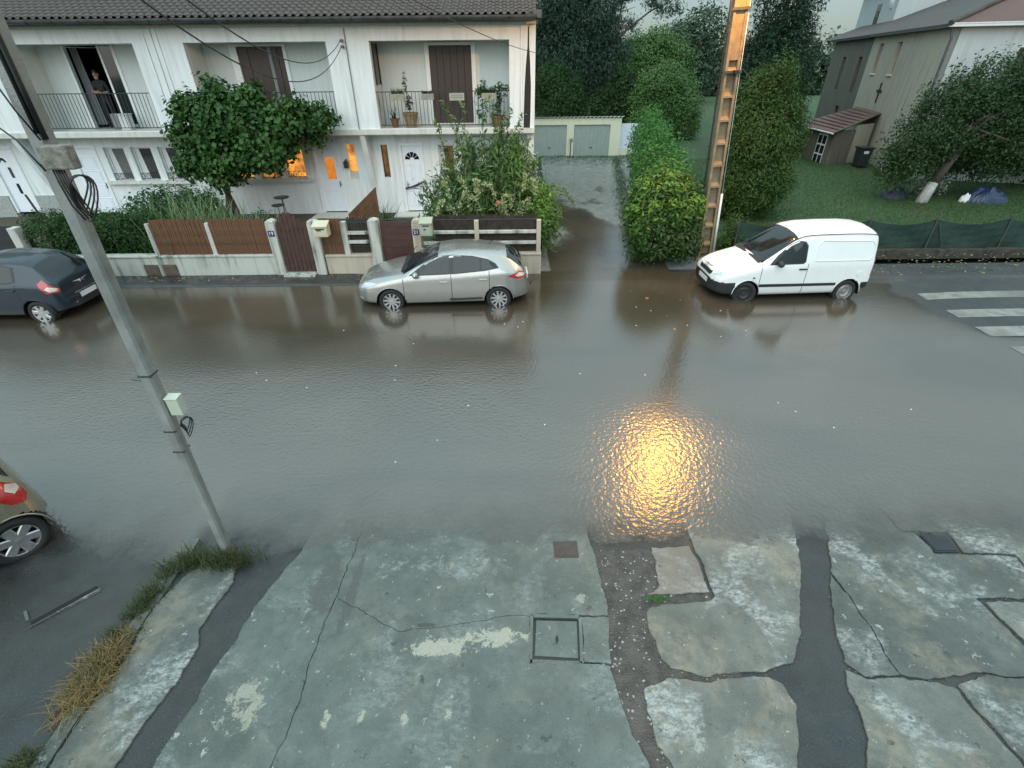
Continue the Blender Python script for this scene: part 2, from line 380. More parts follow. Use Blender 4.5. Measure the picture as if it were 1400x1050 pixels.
# --- near pavement: broken concrete slabs over the asphalt, every slab a piece of its own
def concrete_mat(name, lo, hi, tan=0.2, white=0.3, marks=False, flakes=0.55):
    """weathered wet concrete: clouded paste, tan wear, lime-white scuffs, flaked spots, pits and grit"""
    b = NB(name); v = b.coord('Position')
    big = b.noise(v, 0.8, 6, 0.62, 0.3); mid = b.noise(v, 4.2, 8, 0.70); fine = b.noise(v, 60, 4, 0.7); grain = b.noise(v, 210, 2)
    c = b.mix(b.rng(mid, 0.32, 0.68), lo, hi)
    c = b.mix(b.rng(big, 0.42, 0.62, 0.0, 0.55), c, tuple(x * 0.55 for x in lo))
    tn = b.math('MULTIPLY', b.rng(b.noise(v, 1.1, 6, 0.65, 0.6), 0.46, 0.60), b.rng(b.noise(v, 7, 7, 0.75), 0.38, 0.58))
    c = b.mix(b.math('MULTIPLY', tn, tan), c, (0.235, 0.205, 0.150))
    # lime-white scuffing: broad areas broken by fine texture
    wh = b.math('MULTIPLY', b.rng(b.noise(v, 1.35, 4, 0.55, 0.8), 0.50, 0.62), b.rng(b.noise(b.mapping(v, (1.0, 1.7, 1.0)), 11.0, 9, 0.82), 0.44, 0.62))
    c = b.mix(b.math('MULTIPLY', wh, white), c, (0.47, 0.49, 0.48))
    # flaked spots, each its own ragged shape
    wob = b.n('ShaderNodeVectorMath', operation='ADD'); sc = b.n('ShaderNodeVectorMath', operation='SCALE')
    b.put(sc.inputs[0], b.noise(v, 14, 5, 0.75, out='Color')); sc.inputs['Scale'].default_value = 0.22
    b.put(wob.inputs[0], v); b.put(wob.inputs[1], sc.outputs[0])
    for scale, r0, keep, col, amt in ((2.3, 0.13, 0.80, (0.40, 0.39, 0.33), flakes), (6.5, 0.15, 0.80, (0.55, 0.57, 0.56), flakes * .9), (5.3, 0.13, 0.72, (0.028, 0.032, 0.030), .85), (15, 0.20, 0.80, (0.030, 0.034, 0.032), .8), (22, .2, .86, (.50, .52, .50), .7)):
        vo = b.n('ShaderNodeTexVoronoi'); b.put(vo.inputs['Vector'], wob.outputs[0]); vo.inputs['Scale'].default_value = scale
        cr = b.sep(vo.outputs['Color'])
        rad = b.math('ADD', b.math('MULTIPLY', cr[1], r0 * 1.3), b.math('MULTIPLY', b.math('SUBTRACT', b.noise(v, 24, 4, 0.75), 0.5), r0 * 2.6))
        m = b.math('MULTIPLY', b.rng(b.math('SUBTRACT', vo.outputs['Distance'], rad), 0.0, 0.05, 1.0, 0.0), b.math('GREATER_THAN', cr[0], keep))
        c = b.mix(b.math('MULTIPLY', m, amt), c, col)
    if marks:
        p = b.sep(v)
        def blot(cx, cy, rx, ry, sc, am, th, col, k, c):
            dx = b.math('DIVIDE', b.math('SUBTRACT', p[0], cx), rx); dy = b.math('DIVIDE', b.math('SUBTRACT', p[1], cy), ry)
            r = b.math('ADD', b.math('MULTIPLY', dx, dx), b.math('MULTIPLY', dy, dy))
            r = b.math('ADD', r, b.math('MULTIPLY', b.math('SUBTRACT', b.noise(v, sc, 9, 0.8, 0.5), 0.5), am))
            return b.mix(b.rng(r, th, th + .22, k, 0.0), c, col)
        tone = b.mix(b.rng(fine, .35, .65), (0.30, 0.285, 0.225), (0.42, 0.395, 0.31))
        c = blot(-.78, 2.80, .40, .11, 6, 8.0, .55, tone, .95, c)
        c = blot(-.22, 2.90, .34, .10, 6, 8.0, .55, tone, .95, c)
        for q in ((-1.75, 2.13), (-1.42, 2.17), (-1.02, 2.12), (-.62, 2.15)): c = blot(q[0], q[1], .040, .075, 13, 9.0, .5, tone, .85, c)
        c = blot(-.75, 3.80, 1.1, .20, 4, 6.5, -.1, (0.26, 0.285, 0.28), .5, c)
        c = blot(-2.20, 3.55, .17, .42, 5, 7.0, .6, (0.062, 0.064, 0.058), .85, c)
        c = blot(-1.86, 3.45, .07, .50, 5, 6.5, .6, (0.062, 0.064, 0.058), .85, c)
        c = blot(-.95, 3.04, .12, .03, 10, 5.0, .7, (0.035, 0.037, 0.035), .9, c)
        c = blot(-2.55, 2.25, .25, .25, 7, 6.0, .35, tone, .7, c)
    c = b.mix(b.rng(grain, 0.45, 0.75, 0.0, 0.35), c, tuple(min(1, x * 1.9) for x in hi))
    rough = b.rng(b.math('ADD', big, b.math('MULTIPLY', mid, 0.7)), 0.62, 1.05, 0.16, 0.5)
    h = b.math('ADD', b.math('MULTIPLY', mid, 1.3), b.math('MULTIPLY', fine, 0.45))
    return b.done(b.pbsdf(Base_Color=c, Roughness=rough, Normal=b.bump(h, 0.7, 0.014)))
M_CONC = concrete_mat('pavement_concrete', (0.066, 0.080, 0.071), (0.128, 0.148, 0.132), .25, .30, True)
M_CONC_W = concrete_mat('pavement_concrete_worn', (0.084, 0.090, 0.078), (0.162, 0.168, 0.148), .8, .85)
M_CONC_E = concrete_mat('pavement_concrete_stained', (0.054, 0.063, 0.056), (0.116, 0.126, 0.112), .55, .75)
M_CONC_P = concrete_mat('pavement_concrete_pink', (0.150, 0.130, 0.110), (0.260, 0.225, 0.190), .4, .5)

def rough_poly(pts, step=0.03, amp=0.024, seed=0, rough=True):
    out = []
    n = len(pts)
    for i in range(n):
        a, c = np.array(pts[i]), np.array(pts[(i + 1) % n]); d = c - a; L = np.hypot(*d); k = max(1, int(L / step))
        nrm = np.array([-d[1], d[0]]) / max(L, 1e-6)
        for j in range(k):
            t = j / k; p = a + d * t
            if rough: p = p + np.array([fbm(p[0] * 6 + 31, p[1] * 6 + 17, 1, 4) - .47, fbm(p[0] * 6 + 77, p[1] * 6 + 5, 2, 4) - .47]) * amp * 2.8 + np.array([fbm(p[0] * 26, p[1] * 26, 5, 3) - .44, fbm(p[0] * 26 + 9, p[1] * 26 + 4, 6, 3) - .44]) * .022
            out.append((p[0], p[1]))
    return out
EDGE = []
from mathutils.geometry import tessellate_polygon
def slab(name, pts, mat, parent=None, thick=0.05, lift=0.0, seed=0, amp=0.024, skirt=0.005):
    P = rough_poly(pts, seed=seed, amp=amp)
    if sum(P[i][0] * P[(i + 1) % len(P)][1] - P[(i + 1) % len(P)][0] * P[i][1] for i in range(len(P))) < 0: P = P[::-1]
    n = len(P); c = np.mean(P, 0); EDGE.extend(P)
    top = [(x, y, float(slab_top(y)) + lift) for x, y in P]
    # worn edge: the rim drops a little, inset face on top
    ins = []
    for i, (x, y) in enumerate(P):
        a, d = np.array(P[i - 1]), np.array(P[(i + 1) % n]); t = d - a; t = t / max(1e-6, np.hypot(*t)); nn = np.array([-t[1], t[0]])
        q = np.array([x, y]) + nn * skirt
        ins.append((q[0], q[1], float(slab_top(q[1])) + lift))
    rim = [(x, y, z - 0.006) for x, y, z in top]; bot = [(x, y, z - thick) for x, y, z in top]
    vs = ins + rim + bot
    tri = tessellate_polygon([[Vector((p[0], p[1], 0)) for p in ins]])
    fs = []
    for t in tri:
        a, b_, c_ = [ins[k] for k in t]
        cr = (b_[0] - a[0]) * (c_[1] - a[1]) - (b_[1] - a[1]) * (c_[0] - a[0])
        fs.append(tuple(t) if cr > 0 else tuple(t)[::-1])
    fs += [(n + i, n + (i + 1) % n, (i + 1) % n, i) for i in range(n)] + [(2 * n + i, 2 * n + (i + 1) % n, n + (i + 1) % n, n + i) for i in range(n)]
    return MB().add(vs, fs).build(name, mat, parent)
pav = MB().box(-4.4, 16, -0.6, 0.25, -0.2, 0.095)          # the strip along our own wall, below the picture
pavement = pav.build('pavement', M_CONC, None); pavement['kind'] = 'structure'
YB = 0.27
A = [(-4.02, YB), (-4.0, 1.78), (-4.02, 2.15), (-3.98, 2.43), (-3.98, 2.8), (-4.05, 3.13), (-4.0, 3.45), (-3.9, 3.74), (-3.72, 3.98), (-3.42, 3.9),
     (-3.29, 3.64), (-3.37, 3.33), (-3.40, 3.04), (-3.31, 2.83), (-3.32, 2.61), (-3.33, 2.34), (-3.39, 2.12), (-3.45, 1.77), (-3.5, YB)]
B = [(-3.2, YB), (-3.11, 1.77), (-3.09, 2.06), (-3.03, 2.29), (-3.02, 2.58), (-2.98, 2.75), (-2.94, 2.85), (-2.93, 3.09), (-2.91, 3.29), (-2.81, 3.56), (-2.66, 4.05), (-2.61, 4.36), (-2.5, 5.5)]
Bmid = [(-2.05, 5.5), (-1.98, 4.3), (-2.03, 3.4), (-2.07, 2.84), (-2.04, 2.28), (-2.1, 1.76), (-2.12, YB)]
Bright = [(0.9, 5.5), (0.97, 4.1), (1.02, 3.68), (1.04, 3.32), (0.99, 2.94), (0.96, 2.56), (0.98, 2.28), (1.05, 1.98), (1.14, 1.73), (1.2, YB)]
G = 0.002
S = lambda n, p, m, **k: slab('concrete_slab', p, m, pavement, seed=n, **k)
S(1, A, M_CONC_E)
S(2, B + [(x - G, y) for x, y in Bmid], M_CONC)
hole = [(0.21, 3.12), (0.70, 3.10), (0.66, 2.64), (0.17, 2.67)]
# the large central slab is split round its manhole frame by two real cracks
up_c = [(-2.03, 3.4), (-1.23, 2.97), (-0.5, 3.06), (-0.03, 3.16), (0.19, 3.13)]
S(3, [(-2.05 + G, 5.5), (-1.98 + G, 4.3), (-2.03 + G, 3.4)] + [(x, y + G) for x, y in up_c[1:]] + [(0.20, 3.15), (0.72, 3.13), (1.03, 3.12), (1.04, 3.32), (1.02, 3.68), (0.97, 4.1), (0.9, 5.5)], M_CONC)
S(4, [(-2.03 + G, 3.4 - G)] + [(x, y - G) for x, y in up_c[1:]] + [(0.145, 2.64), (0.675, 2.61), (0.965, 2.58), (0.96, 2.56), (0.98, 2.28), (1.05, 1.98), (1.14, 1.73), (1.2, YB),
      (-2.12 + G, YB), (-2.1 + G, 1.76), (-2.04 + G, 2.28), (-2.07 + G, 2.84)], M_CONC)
S(5, [(0.74, 3.11), (1.028, 3.105), (0.99, 2.94), (0.965, 2.6), (0.70, 2.62)], M_CONC)
S(6, [(1.72, 4.05), (2.21, 4.06), (2.23, 3.42), (1.49, 3.37), (1.68, 3.48)], M_CONC_P, lift=0.006)
S(7, [(2.27, 5.4), (2.26, 4.04), (2.28, 3.36), (2.20, 3.31), (1.5, 3.23), (1.45, 3.18), (1.45, 2.94), (1.5, 2.67), (1.56, 2.56), (1.88, 2.475), (2.49, 2.53), (2.79, 2.62), (2.93, 2.79), (3.28, 3.44), (3.48, 3.82), (3.63, 4.28), (3.95, 5.4)], M_CONC_W)
S(8, [(1.25, 2.38), (1.52, 2.46), (1.86, 2.43), (2.5, 2.48), (2.58, 2.4), (2.6, 2.29), (2.64, 2.22), (2.39, 1.72), (2.2, YB), (1.5, YB), (1.32, 1.73), (1.24, 1.91), (1.24, 2.16)], M_CONC_W)
E_l = [(2.75, YB), (2.98, 1.72), (3.14, 1.92), (3.18, 2.14), (3.21, 2.41), (3.28, 2.68), (3.4, 2.91), (3.49, 3.16), (3.74, 3.66)]
crack = [(3.75, 3.68), (3.79, 3.32), (3.78, 2.97), (3.76, 2.63), (3.78, 2.45)]
cr2 = [(3.78, 2.45), (4.01, 2.42), (4.24, 2.45), (4.62, 2.48), (4.95, 2.44), (6.0, 2.5)]
S(9, E_l[:5] + [(3.26, 2.55), (3.44, 2.44), (3.77, 2.44)] + [(4.01, 2.40), (4.2, 2.36), (4.3, 1.76), (4.2, YB)], M_CONC_W)
S(10, [(3.29, 2.62), (3.44, 2.46), (3.77, 2.46), (3.75, 2.63), (3.77, 2.97), (3.78, 3.32), (3.74, 3.64), (3.49, 3.16), (3.4, 2.91)], M_CONC_E)
S(11, [(3.77 + G, 3.68), (3.79 + G, 3.32), (3.78 + G, 2.97), (3.76 + G, 2.63), (3.78 + G, 2.465)] + [(x, y + G) for x, y in cr2[1:]] + [(6.0, 2.72), (5.22, 2.74), (5.17, 3.29), (6.0, 3.29), (6.1, 3.86), (5.5, 3.9), (5.17, 3.9), (5.14, 4.22), (5.0, 4.25), (4.9, 5.5), (4.5, 5.5), (4.2, 4.6), (3.9, 3.97)], M_CONC_E)
S(12, [(4.24, 2.37), (4.62, 2.465), (4.95, 2.425), (6.0, 2.485), (7.4, 2.5), (7.2, YB), (4.25, YB), (4.34, 1.76)], M_CONC_E, lift=-0.004)
S(13, [(6.02, 2.52), (7.4, 2.53), (7.6, 5.5), (4.93, 5.5), (5.02, 4.27), (5.6, 4.25), (5.52, 3.93), (6.12, 3.9)], M_CONC_E)
S(14, [(5.27, 2.79), (6.0, 2.76), (6.0, 3.24), (5.23, 3.24)], M_CONC_W)
S(15, [(7.45, YB), (7.45, 2.5), (7.65, 5.5), (15.8, 5.5), (15.8, YB)], M_CONC)
# brown stone trench between the slabs
def gravel_mat():
    b = NB('trench_gravel'); v = b.coord('Position')
    vo = b.n('ShaderNodeTexVoronoi'); b.put(vo.inputs['Vector'], v); vo.inputs['Scale'].default_value = 55
    n = b.noise(v, 6, 5)
    c = b.mix(b.rng(n, 0.35, 0.65), (0.045, 0.038, 0.033), (0.095, 0.082, 0.070))
    rr = b.sep(vo.outputs['Color'])[0]
    c = b.mix(b.rng(rr, 0.965, 0.98), c, (0.36, 0.36, 0.33))
    return b.done(b.pbsdf(Base_Color=c, Roughness=0.4, Normal=b.bump(vo.outputs['Distance'], 0.8, 0.012)))
gr = grid_mesh('gravel_trench', np.arange(0.86, 2.3, 0.08), np.arange(YB, 4.1, 0.08), lambda X, Y: slab_top(Y) - 0.014 + 0.01 * (fbm(X * 4, Y * 4, 8) - 0.5), gravel_mat())
sheet('gravel_trench', gr)
# grit and crumbs gathered in the joints and along the broken edges
rs_ = np.random.RandomState(44); E_ = np.array(EDGE); E_ = E_[(E_[:, 1] < 4.4) & (E_[:, 1] > .6) & (E_[:, 0] < 7)]
n_ = 2600; C_ = E_[rs_.randint(0, len(E_), n_)] + rs_.normal(0, .022, (n_, 2)); r_ = .0035 + .009 * rs_.rand(n_) ** 3
V_ = np.stack([np.stack([C_[:, 0] + r_ * a, C_[:, 1] + r_ * b_, slab_top(C_[:, 1]) - .004 + r_ * c_], 1) for a, b_, c_ in ((1, 0, 0), (-.2, .9, 0), (-.8, -.5, 0), (.1, 0, .9))], 1).reshape(-1, 3)
F_ = (np.arange(n_)[:, None, None] * 4 + np.array([[0, 1, 3], [1, 2, 3], [2, 0, 3]])[None]).reshape(-1, 3)
gb = NB('grit'); gcol = gb.mix(gb.n('ShaderNodeNewGeometry').outputs['Random Per Island'], (0.05, 0.047, 0.042), (0.22, 0.21, 0.185))
sheet('grit', np_mesh('grit', V_, F_, gb.done(gb.pbsdf(Base_Color=gcol, Roughness=0.6))), 'stuff')
# kerb stones along the side street
kerb_me = MB().box(-0.065, 0.065, -0.49, 0.49, -0.16, 0.0)
for k in range(4):
    y = 0.76 + k * 1.0
    kb = place('kerb_stone', None or kerb_me.mesh('kerb_stone'), pavement, (-4.10 + 0.012 * math.sin(k * 3), y, float(slab_top(y)) + 0.002)); kb.data.materials.append(M_CONC)
# ================================================================ TERRACE OF HOUSES
def render_wall(name, c=(0.74, 0.76, 0.75), dirt=0.35, tone=(0.30, 0.31, 0.29), rust=False):
    """painted render with rain streaks and grime"""
    b = NB(name); v = b.coord('Position')
    n1 = b.noise(v, 1.1, 5); st = b.noise(b.mapping(v, (7, 7, 0.55)), 1.0, 5, 0.6); fine = b.noise(v, 90, 2)
    col = b.mix(b.rng(n1, 0.35, 0.65), tuple(x * 0.94 for x in c), c)
    f = b.math('MULTIPLY', b.rng(st, 0.44, 0.68), b.rng(n1, 0.32, 0.58))
    col = b.mix(b.math('MULTIPLY', f, dirt), col, tone)
    return b.done(b.pbsdf(Base_Color=col, Roughness=0.72, Normal=b.bump(fine, 0.25, 0.004)))
M_WALL = render_wall('white_render', (0.77, 0.81, 0.82), dirt=0.36)
M_BACK = render_wall('loggia_render', (0.66, 0.70, 0.69), 0.15)
M_FRAME = simple('white_frame', (0.80, 0.81, 0.81), 0.4, var=0.04)
M_DOORW = simple('white_door', (0.80, 0.84, 0.90), 0.35, var=0.03)
M_PLINTH = simple('grey_roughcast', (0.34, 0.36, 0.35), 0.85, var=0.25, scale=14, bump=0.8, fine=50)
M_SLABC = render_wall('slab_paint', (0.62, 0.63, 0.58), 0.5)
M_IRON = simple('dark_iron', (0.018, 0.022, 0.026), 0.45, var=0.3)
M_ZINC = simple('zinc_gutter', (0.085, 0.09, 0.095), 0.4, metal=0.4, var=0.35, scale=3)
M_TILE = simple('roof_tile', (0.088, 0.072, 0.062), 0.55, var=0.45, scale=3.0, bump=0.3, fine=30)
M_SHUT = simple('brown_shutter', (0.052, 0.034, 0.028), 0.5, var=0.2, scale=8)
M_DARKIN = simple('dark_interior', (0.02, 0.02, 0.022), 0.8)
M_BOXW = simple('pale_plastic', (0.62, 0.64, 0.64), 0.4, var=0.06)
M_GREYP = simple('grey_plastic', (0.20, 0.21, 0.22), 0.5)
M_BLACKST = simple('black_mould', (0.018, 0.020, 0.018), 0.8, var=0.5, scale=9)
def glass_mat(name, c=(0.012, 0.016, 0.018), rough=0.03):
    b = NB(name); v = b.coord()
    return b.done(b.pbsdf(Base_Color=c, Roughness=b.rng(b.noise(v, 2, 3), 0.3, 0.7, rough, rough + 0.06), IOR=1.5))
M_PANE = glass_mat('window_glass')
M_PANE2 = glass_mat('curtained_glass', (0.10, 0.11, 0.11), 0.08)
M_LITWARM = glow('lit_room', (1.0, 0.40, 0.07), 1.0, (0.16, 0.06, 0.02), 1.9)
M_LITDOOR = glow('lit_door_glass', (0.85, 0.27, 0.035), 0.62, (0.62, 0.2, 0.03), 9)
M_LITDIM = glow('dim_lit_room', (0.42, 0.22, 0.06), 0.30, (0.03, 0.025, 0.02), 4.0)

YF, YG, YL = 19.20, 19.90, 20.30
ZS, ZO0, ZO1, ZE = 3.00, 3.20, 5.71, 6.10

def panel_with_holes(mb, x0, x1, z0, z1, y0, y1, holes):
    """a wall slab between y0 and y1 made of blocks round rectangular holes (hx0,hx1,hz0,hz1)"""
    xs = sorted({x0, x1, *[h[0] for h in holes], *[h[1] for h in holes]})
    for a, c in zip(xs[:-1], xs[1:]):
        m = (a + c) / 2; hs = sorted([(h[2], h[3]) for h in holes if h[0] < m < h[1]])
        z = z0
        for h0, h1 in hs:
            if h0 > z: mb.box(a, c, y0, y1, z, h0)
            z = h1
        if z < z1: mb.box(a, c, y0, y1, z, z1)

# --- tile mesh: one roman tile, barrel and pan, 0.235 wide and 0.40 long (local: x across, y up the slope)
def tile_mesh():
    W, L, T = 0.235, 0.40, 0.016
    prof = []
    for k in range(7):
        a = PI * (1 - k / 6); prof.append((0.062 + 0.062 * math.cos(a), 0.060 * math.sin(a)))
    prof += [(0.150, -0.004), (0.205, -0.004), (W, 0.012)]
    vs, n = [], len(prof)
    for y, dz in ((0, 0.022), (L, 0.0)):
        vs += [(x, y, z + dz) for x, z in prof]
    vs += [(x, 0, z + 0.022 - T) for x, z in prof]
    fs = [(i, i + 1, n + i + 1, n + i) for i in range(n - 1)] + [(2 * n + i, 2 * n + i + 1, i + 1, i) for i in range(n - 1)]
    me = MB().add(vs, fs).mesh('roof_tile', smooth=True)
    me.materials.append(M_TILE); return me
TILE = tile_mesh()
SLOPE = math.radians(17.5)
RO_Y, RO_Z, TSTEP, TPITCH = 18.72, 6.33, 0.235, 0.345

def railing(par, x0, x1, y, z0, z1, n):
    r = MB().box(x0, x1, y - 0.02, y + 0.02, z1 - 0.025, z1).box(x0, x1, y - 0.012, y + 0.012, z0 + 0.09, z0 + 0.115).build('railing', M_IRON, par)
    bal = MB().box(-0.007, 0.007, -0.007, 0.007, 0, z1 - z0 - 0.14).mesh('baluster'); bal.materials.append(M_IRON)
    for i in range(n): place('baluster', bal, r, (x0 + (x1 - x0) * (i + 0.5) / n, y, z0 + 0.115))
    return r
def triple_window(par, x0, x1, z0, z1, mats, frame=M_FRAME, grille=True, n=3):
    w = (x1 - x0) / n
    sill = MB().box(x0 - 0.12, x1 + 0.12, YG - 0.14, YG + 0.05, z0 - 0.11, z0 - 0.002).build('window_sill', M_SLABC, par)
    for i in range(n):
        a, c = x0 + w * i + 0.13, x0 + w * (i + 1) - 0.13
        f = MB()
        for bx in ((a, a + .05, z0, z1), (c - .05, c, z0, z1), (a + .05, c - .05, z0, z0 + .05), (a + .05, c - .05, z1 - .05, z1)):
            f.box(bx[0], bx[1], YG + 0.10, YG + 0.16, bx[2], bx[3])
        fo = f.build('window', frame, par)
        MB().box(a + .05, c - .05, YG + 0.125, YG + 0.14, z0 + .05, z1 - .05).build('pane', mats[i], fo)
        if mats[i] is not M_LITWARM: MB().add([(a + .06, YG + .122, z1 - .06), (a + (c - a) * .30, YG + .122, z1 - .06), (a + (c - a) * .42, YG + .122, z0 + .06), (a + .06, YG + .122, z0 + .06), (a + .06, YG + .1235, z1 - .06), (a + (c - a) * .30, YG + .1235, z1 - .06), (a + (c - a) * .42, YG + .1235, z0 + .06), (a + .06, YG + .1235, z0 + .06)], [(3, 2, 1, 0), (4, 5, 6, 7), (0, 1, 5, 4), (1, 2, 6, 5), (2, 3, 7, 6), (3, 0, 4, 7)]).build('curtain', M_BOXW, fo)
        if grille:
            gm = MB()
            for k in range(4):
                cx = a + (c - a) * (k + 0.5) / 4
                gm.tube([(cx + 0.06 * math.cos(t * PI / 5), YG + 0.03, z0 + 0.14 + 0.09 * math.sin(t * PI / 5)) for t in range(11)], 0.008, 5)
            gm.box(a, c, YG + 0.022, YG + 0.038, z0 + 0.035, z0 + 0.05); gm.box(a, c, YG + 0.022, YG + 0.038, z0 + 0.24, z0 + 0.255)
            gm.build('window_grille', M_IRON, fo)
def W3(x0, x1, z0, z1, n=3):
    w = (x1 - x0) / n
    return [(x0 + w * i + .13, x0 + w * (i + 1) - .13, z0, z1) for i in range(n)]
def panel_door(par, x0, x1, z0, z1, mat=M_DOORW, fr=M_FRAME):
    """framed front door with raised panels; returns the door leaf"""
    f = MB().box(x0, x0 + .09, YG - .03, YG + .10, z0, z1).box(x1 - .09, x1, YG - .03, YG + .10, z0, z1).box(x0 + .09, x1 - .09, YG - .03, YG + .10, z1 - .09, z1)
    f.build('door_frame', fr, par, bevel=0.006)
    a, c = x0 + .09, x1 - .09
    leaf = MB().box(a, c, YG + .035, YG + .085, z0 + .02, z1 - .09).build('door', mat, par)
    return leaf, a, c
def raised(leaf, x0, x1, z0, z1, mat=M_DOORW, name='door_panel', t=0.018):
    m = MB()
    for bx in ((x0, x1, z0, z0 + .025), (x0, x1, z1 - .025, z1), (x0, x0 + .025, z0 + .025, z1 - .025), (x1 - .025, x1, z0 + .025, z1 - .025)):
        m.box(bx[0], bx[1], YG + .035 - t, YG + .034, bx[2], bx[3])
    m.box(x0 + .05, x1 - .05, YG + .035 - t * .7, YG + .034, z0 + .05, z1 - .05)
    return m.build(name, mat, leaf, bevel=0.005)
def handle(leaf, x, z):
    MB().box(x - .02, x + .02, YG + .02, YG + .034, z - .09, z + .09).tube([(x, YG + .02, z), (x, YG - .02, z), (x + .1, YG - .02, z)], 0.009, 6).build('handle', M_ZINC, leaf)

def house(x0, x1, label, op, ghole, wallmat, nt_x0=None, tiles_from=None):
    """one house of the row: op = loggia opening (x0,x1); ghole = ground-floor holes"""
    h = thing('terraced_house', label, 'house', ((x0 + x1) / 2, YG, 0.2), 'terraced houses across the flooded street')
    m = MB(); panel_with_holes(m, x0, x1, ZS, ZE, YF, YF + 0.22, [(op[0], op[1], ZO0, ZO1)])
    m.build('front_wall', wallmat, h)
    m = MB(); panel_with_holes(m, x0, x1, 0.1, ZS - 0.004, YG, YG + 0.24, ghole); m.build('ground_floor_wall', wallmat, h)
    MB().box(x0, x1, YF - 0.07, YF - 0.002, 3.03, ZO0 - 0.012).build('slab_edge', M_SLABC, h)
    MB().box(x0, x1, YF + 0.222, 20.9, ZS, ZO0).build('balcony_slab', M_SLABC, h)
    MB().box(x0, x1, YF + 0.224, 20.9, ZO1, ZE).build('loggia_ceiling', M_BACK, h)
    MB().box(op[0] - 0.24, op[0] - 0.003, YF + 0.223, YL + .2, ZO0 + .002, ZO1 - .002).build('loggia_side', M_BACK, h)
    MB().box(op[1] + 0.003, op[1] + 0.24, YF + 0.223, YL + .2, ZO0 + .002, ZO1 - .002).build('loggia_side', M_BACK, h)
    # cornice, gutter
    MB().box(x0, x1, YF - 0.14, YF + 0.2, ZE + .002, ZE + 0.09).build('cornice', M_SLABC, h)
    gm = MB(); n = 10
    pf = [(RO_Y - 0.10 + 0.095 * math.cos(PI + PI * k / n) + 0.02, 6.285 + 0.105 * math.sin(PI + PI * k / n)) for k in range(n + 1)]
    pf2 = [(u, w + 0.012) for u, w in pf][::-1]
    gm.prism(pf + pf2, 'x', x0 + 0.004, x1 - 0.004)
    go = gm.build('gutter', M_ZINC, h)
    br = MB()
    k = x0 + 0.4
    while k < x1: br.tube([(k, a - 0.0, b_ - 0.008) for a, b_ in pf], 0.014, 5); k += 0.8
    br.build('gutter_bracket', M_IRON, go)
    # soffit and roof
    cs, sn = math.cos(SLOPE), math.sin(SLOPE)
    L = 5.2
    def P(x, d, o=0): return (x, RO_Y + d * cs - o * sn, RO_Z + d * sn + o * cs)
    rf = MB().add([P(x0, 0.02, -.13), P(x1, 0.02, -.13), P(x1, L, -.13), P(x0, L, -.13), P(x0, 0.02, -.015), P(x1, 0.02, -.015), P(x1, L, -.015), P(x0, L, -.015)],
                  [(0, 3, 2, 1), (4, 5, 6, 7), (0, 1, 5, 4), (1, 2, 6, 5), (2, 3, 7, 6), (3, 0, 4, 7)])
    yr = RO_Y + L * cs; zr = RO_Z + L * sn
    rf.add([(x0, yr, zr - .02), (x1, yr, zr - .02), (x1, 2 * yr - RO_Y, RO_Z), (x0, 2 * yr - RO_Y, RO_Z)], [(0, 1, 2, 3)])
    rfo = rf.build('roof', M_TILE, h)
    ncol = int(round((x1 - x0) / TSTEP)); st = (x1 - x0) / ncol
    far = MB(); src = [tuple(v.co) for v in TILE.vertices]; sf = [tuple(p.vertices) for p in TILE.polygons]
    for r in range(15):
        for c in range(ncol):
            x = x0 + c * st; j = rnd.uniform(-.006, .006)
            if r < 9 and (tiles_from is None or x > tiles_from):
                o = place('roof_tile', TILE, rfo, P(x, r * TPITCH - 0.04 + j, 0.0), (SLOPE - 0.02 + rnd.uniform(-.012, .012), 0, rnd.uniform(-.012, .012)), (st / 0.235, 1, 1))
            else:
                far.add([(P(x + vx * st / .235, r * TPITCH - 0.04 + vy, vz)) for vx, vy, vz in src], sf)
    fo = far.build('upper_tiles', M_TILE, rfo, smooth=True); fo['kind'] = 'stuff'
    # dark rear closure
    MB().box(x0 + .02, x1 - .02, 27.6, 27.9, 0.1, 6.2).build('rear_wall', wallmat, h)
    MB().box(x0 + .02, x1 - .02, YG + 1.6, YG + 1.7, 0.1, 2.98).build('inner_wall', wallmat, h)
    return h
def fin(par, x, depth=0.70, z0=1.02):
    MB().prism([(YG - 0.002, z0), (YG - depth, ZS - .002), (YG - 0.002, ZS - .002)], 'x', x - .085, x + .085).build('buttress_fin', M_WALL, par)

# ---------------- house at the right end (21)
h21 = house(-5.15, 0.87, 'right-hand white terraced house with closed brown shutter and flower boxes on its balcony', (-4.47, 0.02),
            [(-4.72, -4.48, 1.5, 2.62), (-4.06, -3.18, 0.1, 2.66), *W3(-2.75, -0.2, 1.5, 2.6)], M_WALL)
MB().box(0.63, 0.868, YF + 0.222, 27.6, 0.1, 6.1).build('gable_wall', M_WALL, h21)
MB().add([(0.66, RO_Y + .3, 6.1), (0.66, 28.6, 6.1), (0.66, RO_Y + 5.2 * math.cos(SLOPE), 7.8), (0.86, RO_Y + .3, 6.1), (0.86, 28.6, 6.1), (0.86, RO_Y + 5.2 * math.cos(SLOPE), 7.8)],
         [(0, 2, 1), (3, 4, 5), (0, 3, 5, 2), (1, 2, 5, 4), (0, 1, 4, 3)]).build('gable_top', M_WALL, h21)
MB().box(0.60, 1.02, 18.72, 19.2, 6.24, 6.43).build('verge_flashing', M_ZINC, h21)
MB().box(0.875, 0.99, 19.203, 24, 6.2, 6.42).build('verge_flashing', M_ZINC, h21)
m = MB(); panel_with_holes(m, -4.47, 0.02, ZO0, ZO1, YL, YL + 0.2, [(-2.86, -1.13, ZO0, 5.69)]); m.build('loggia_wall', M_BACK, h21)
fr = MB()
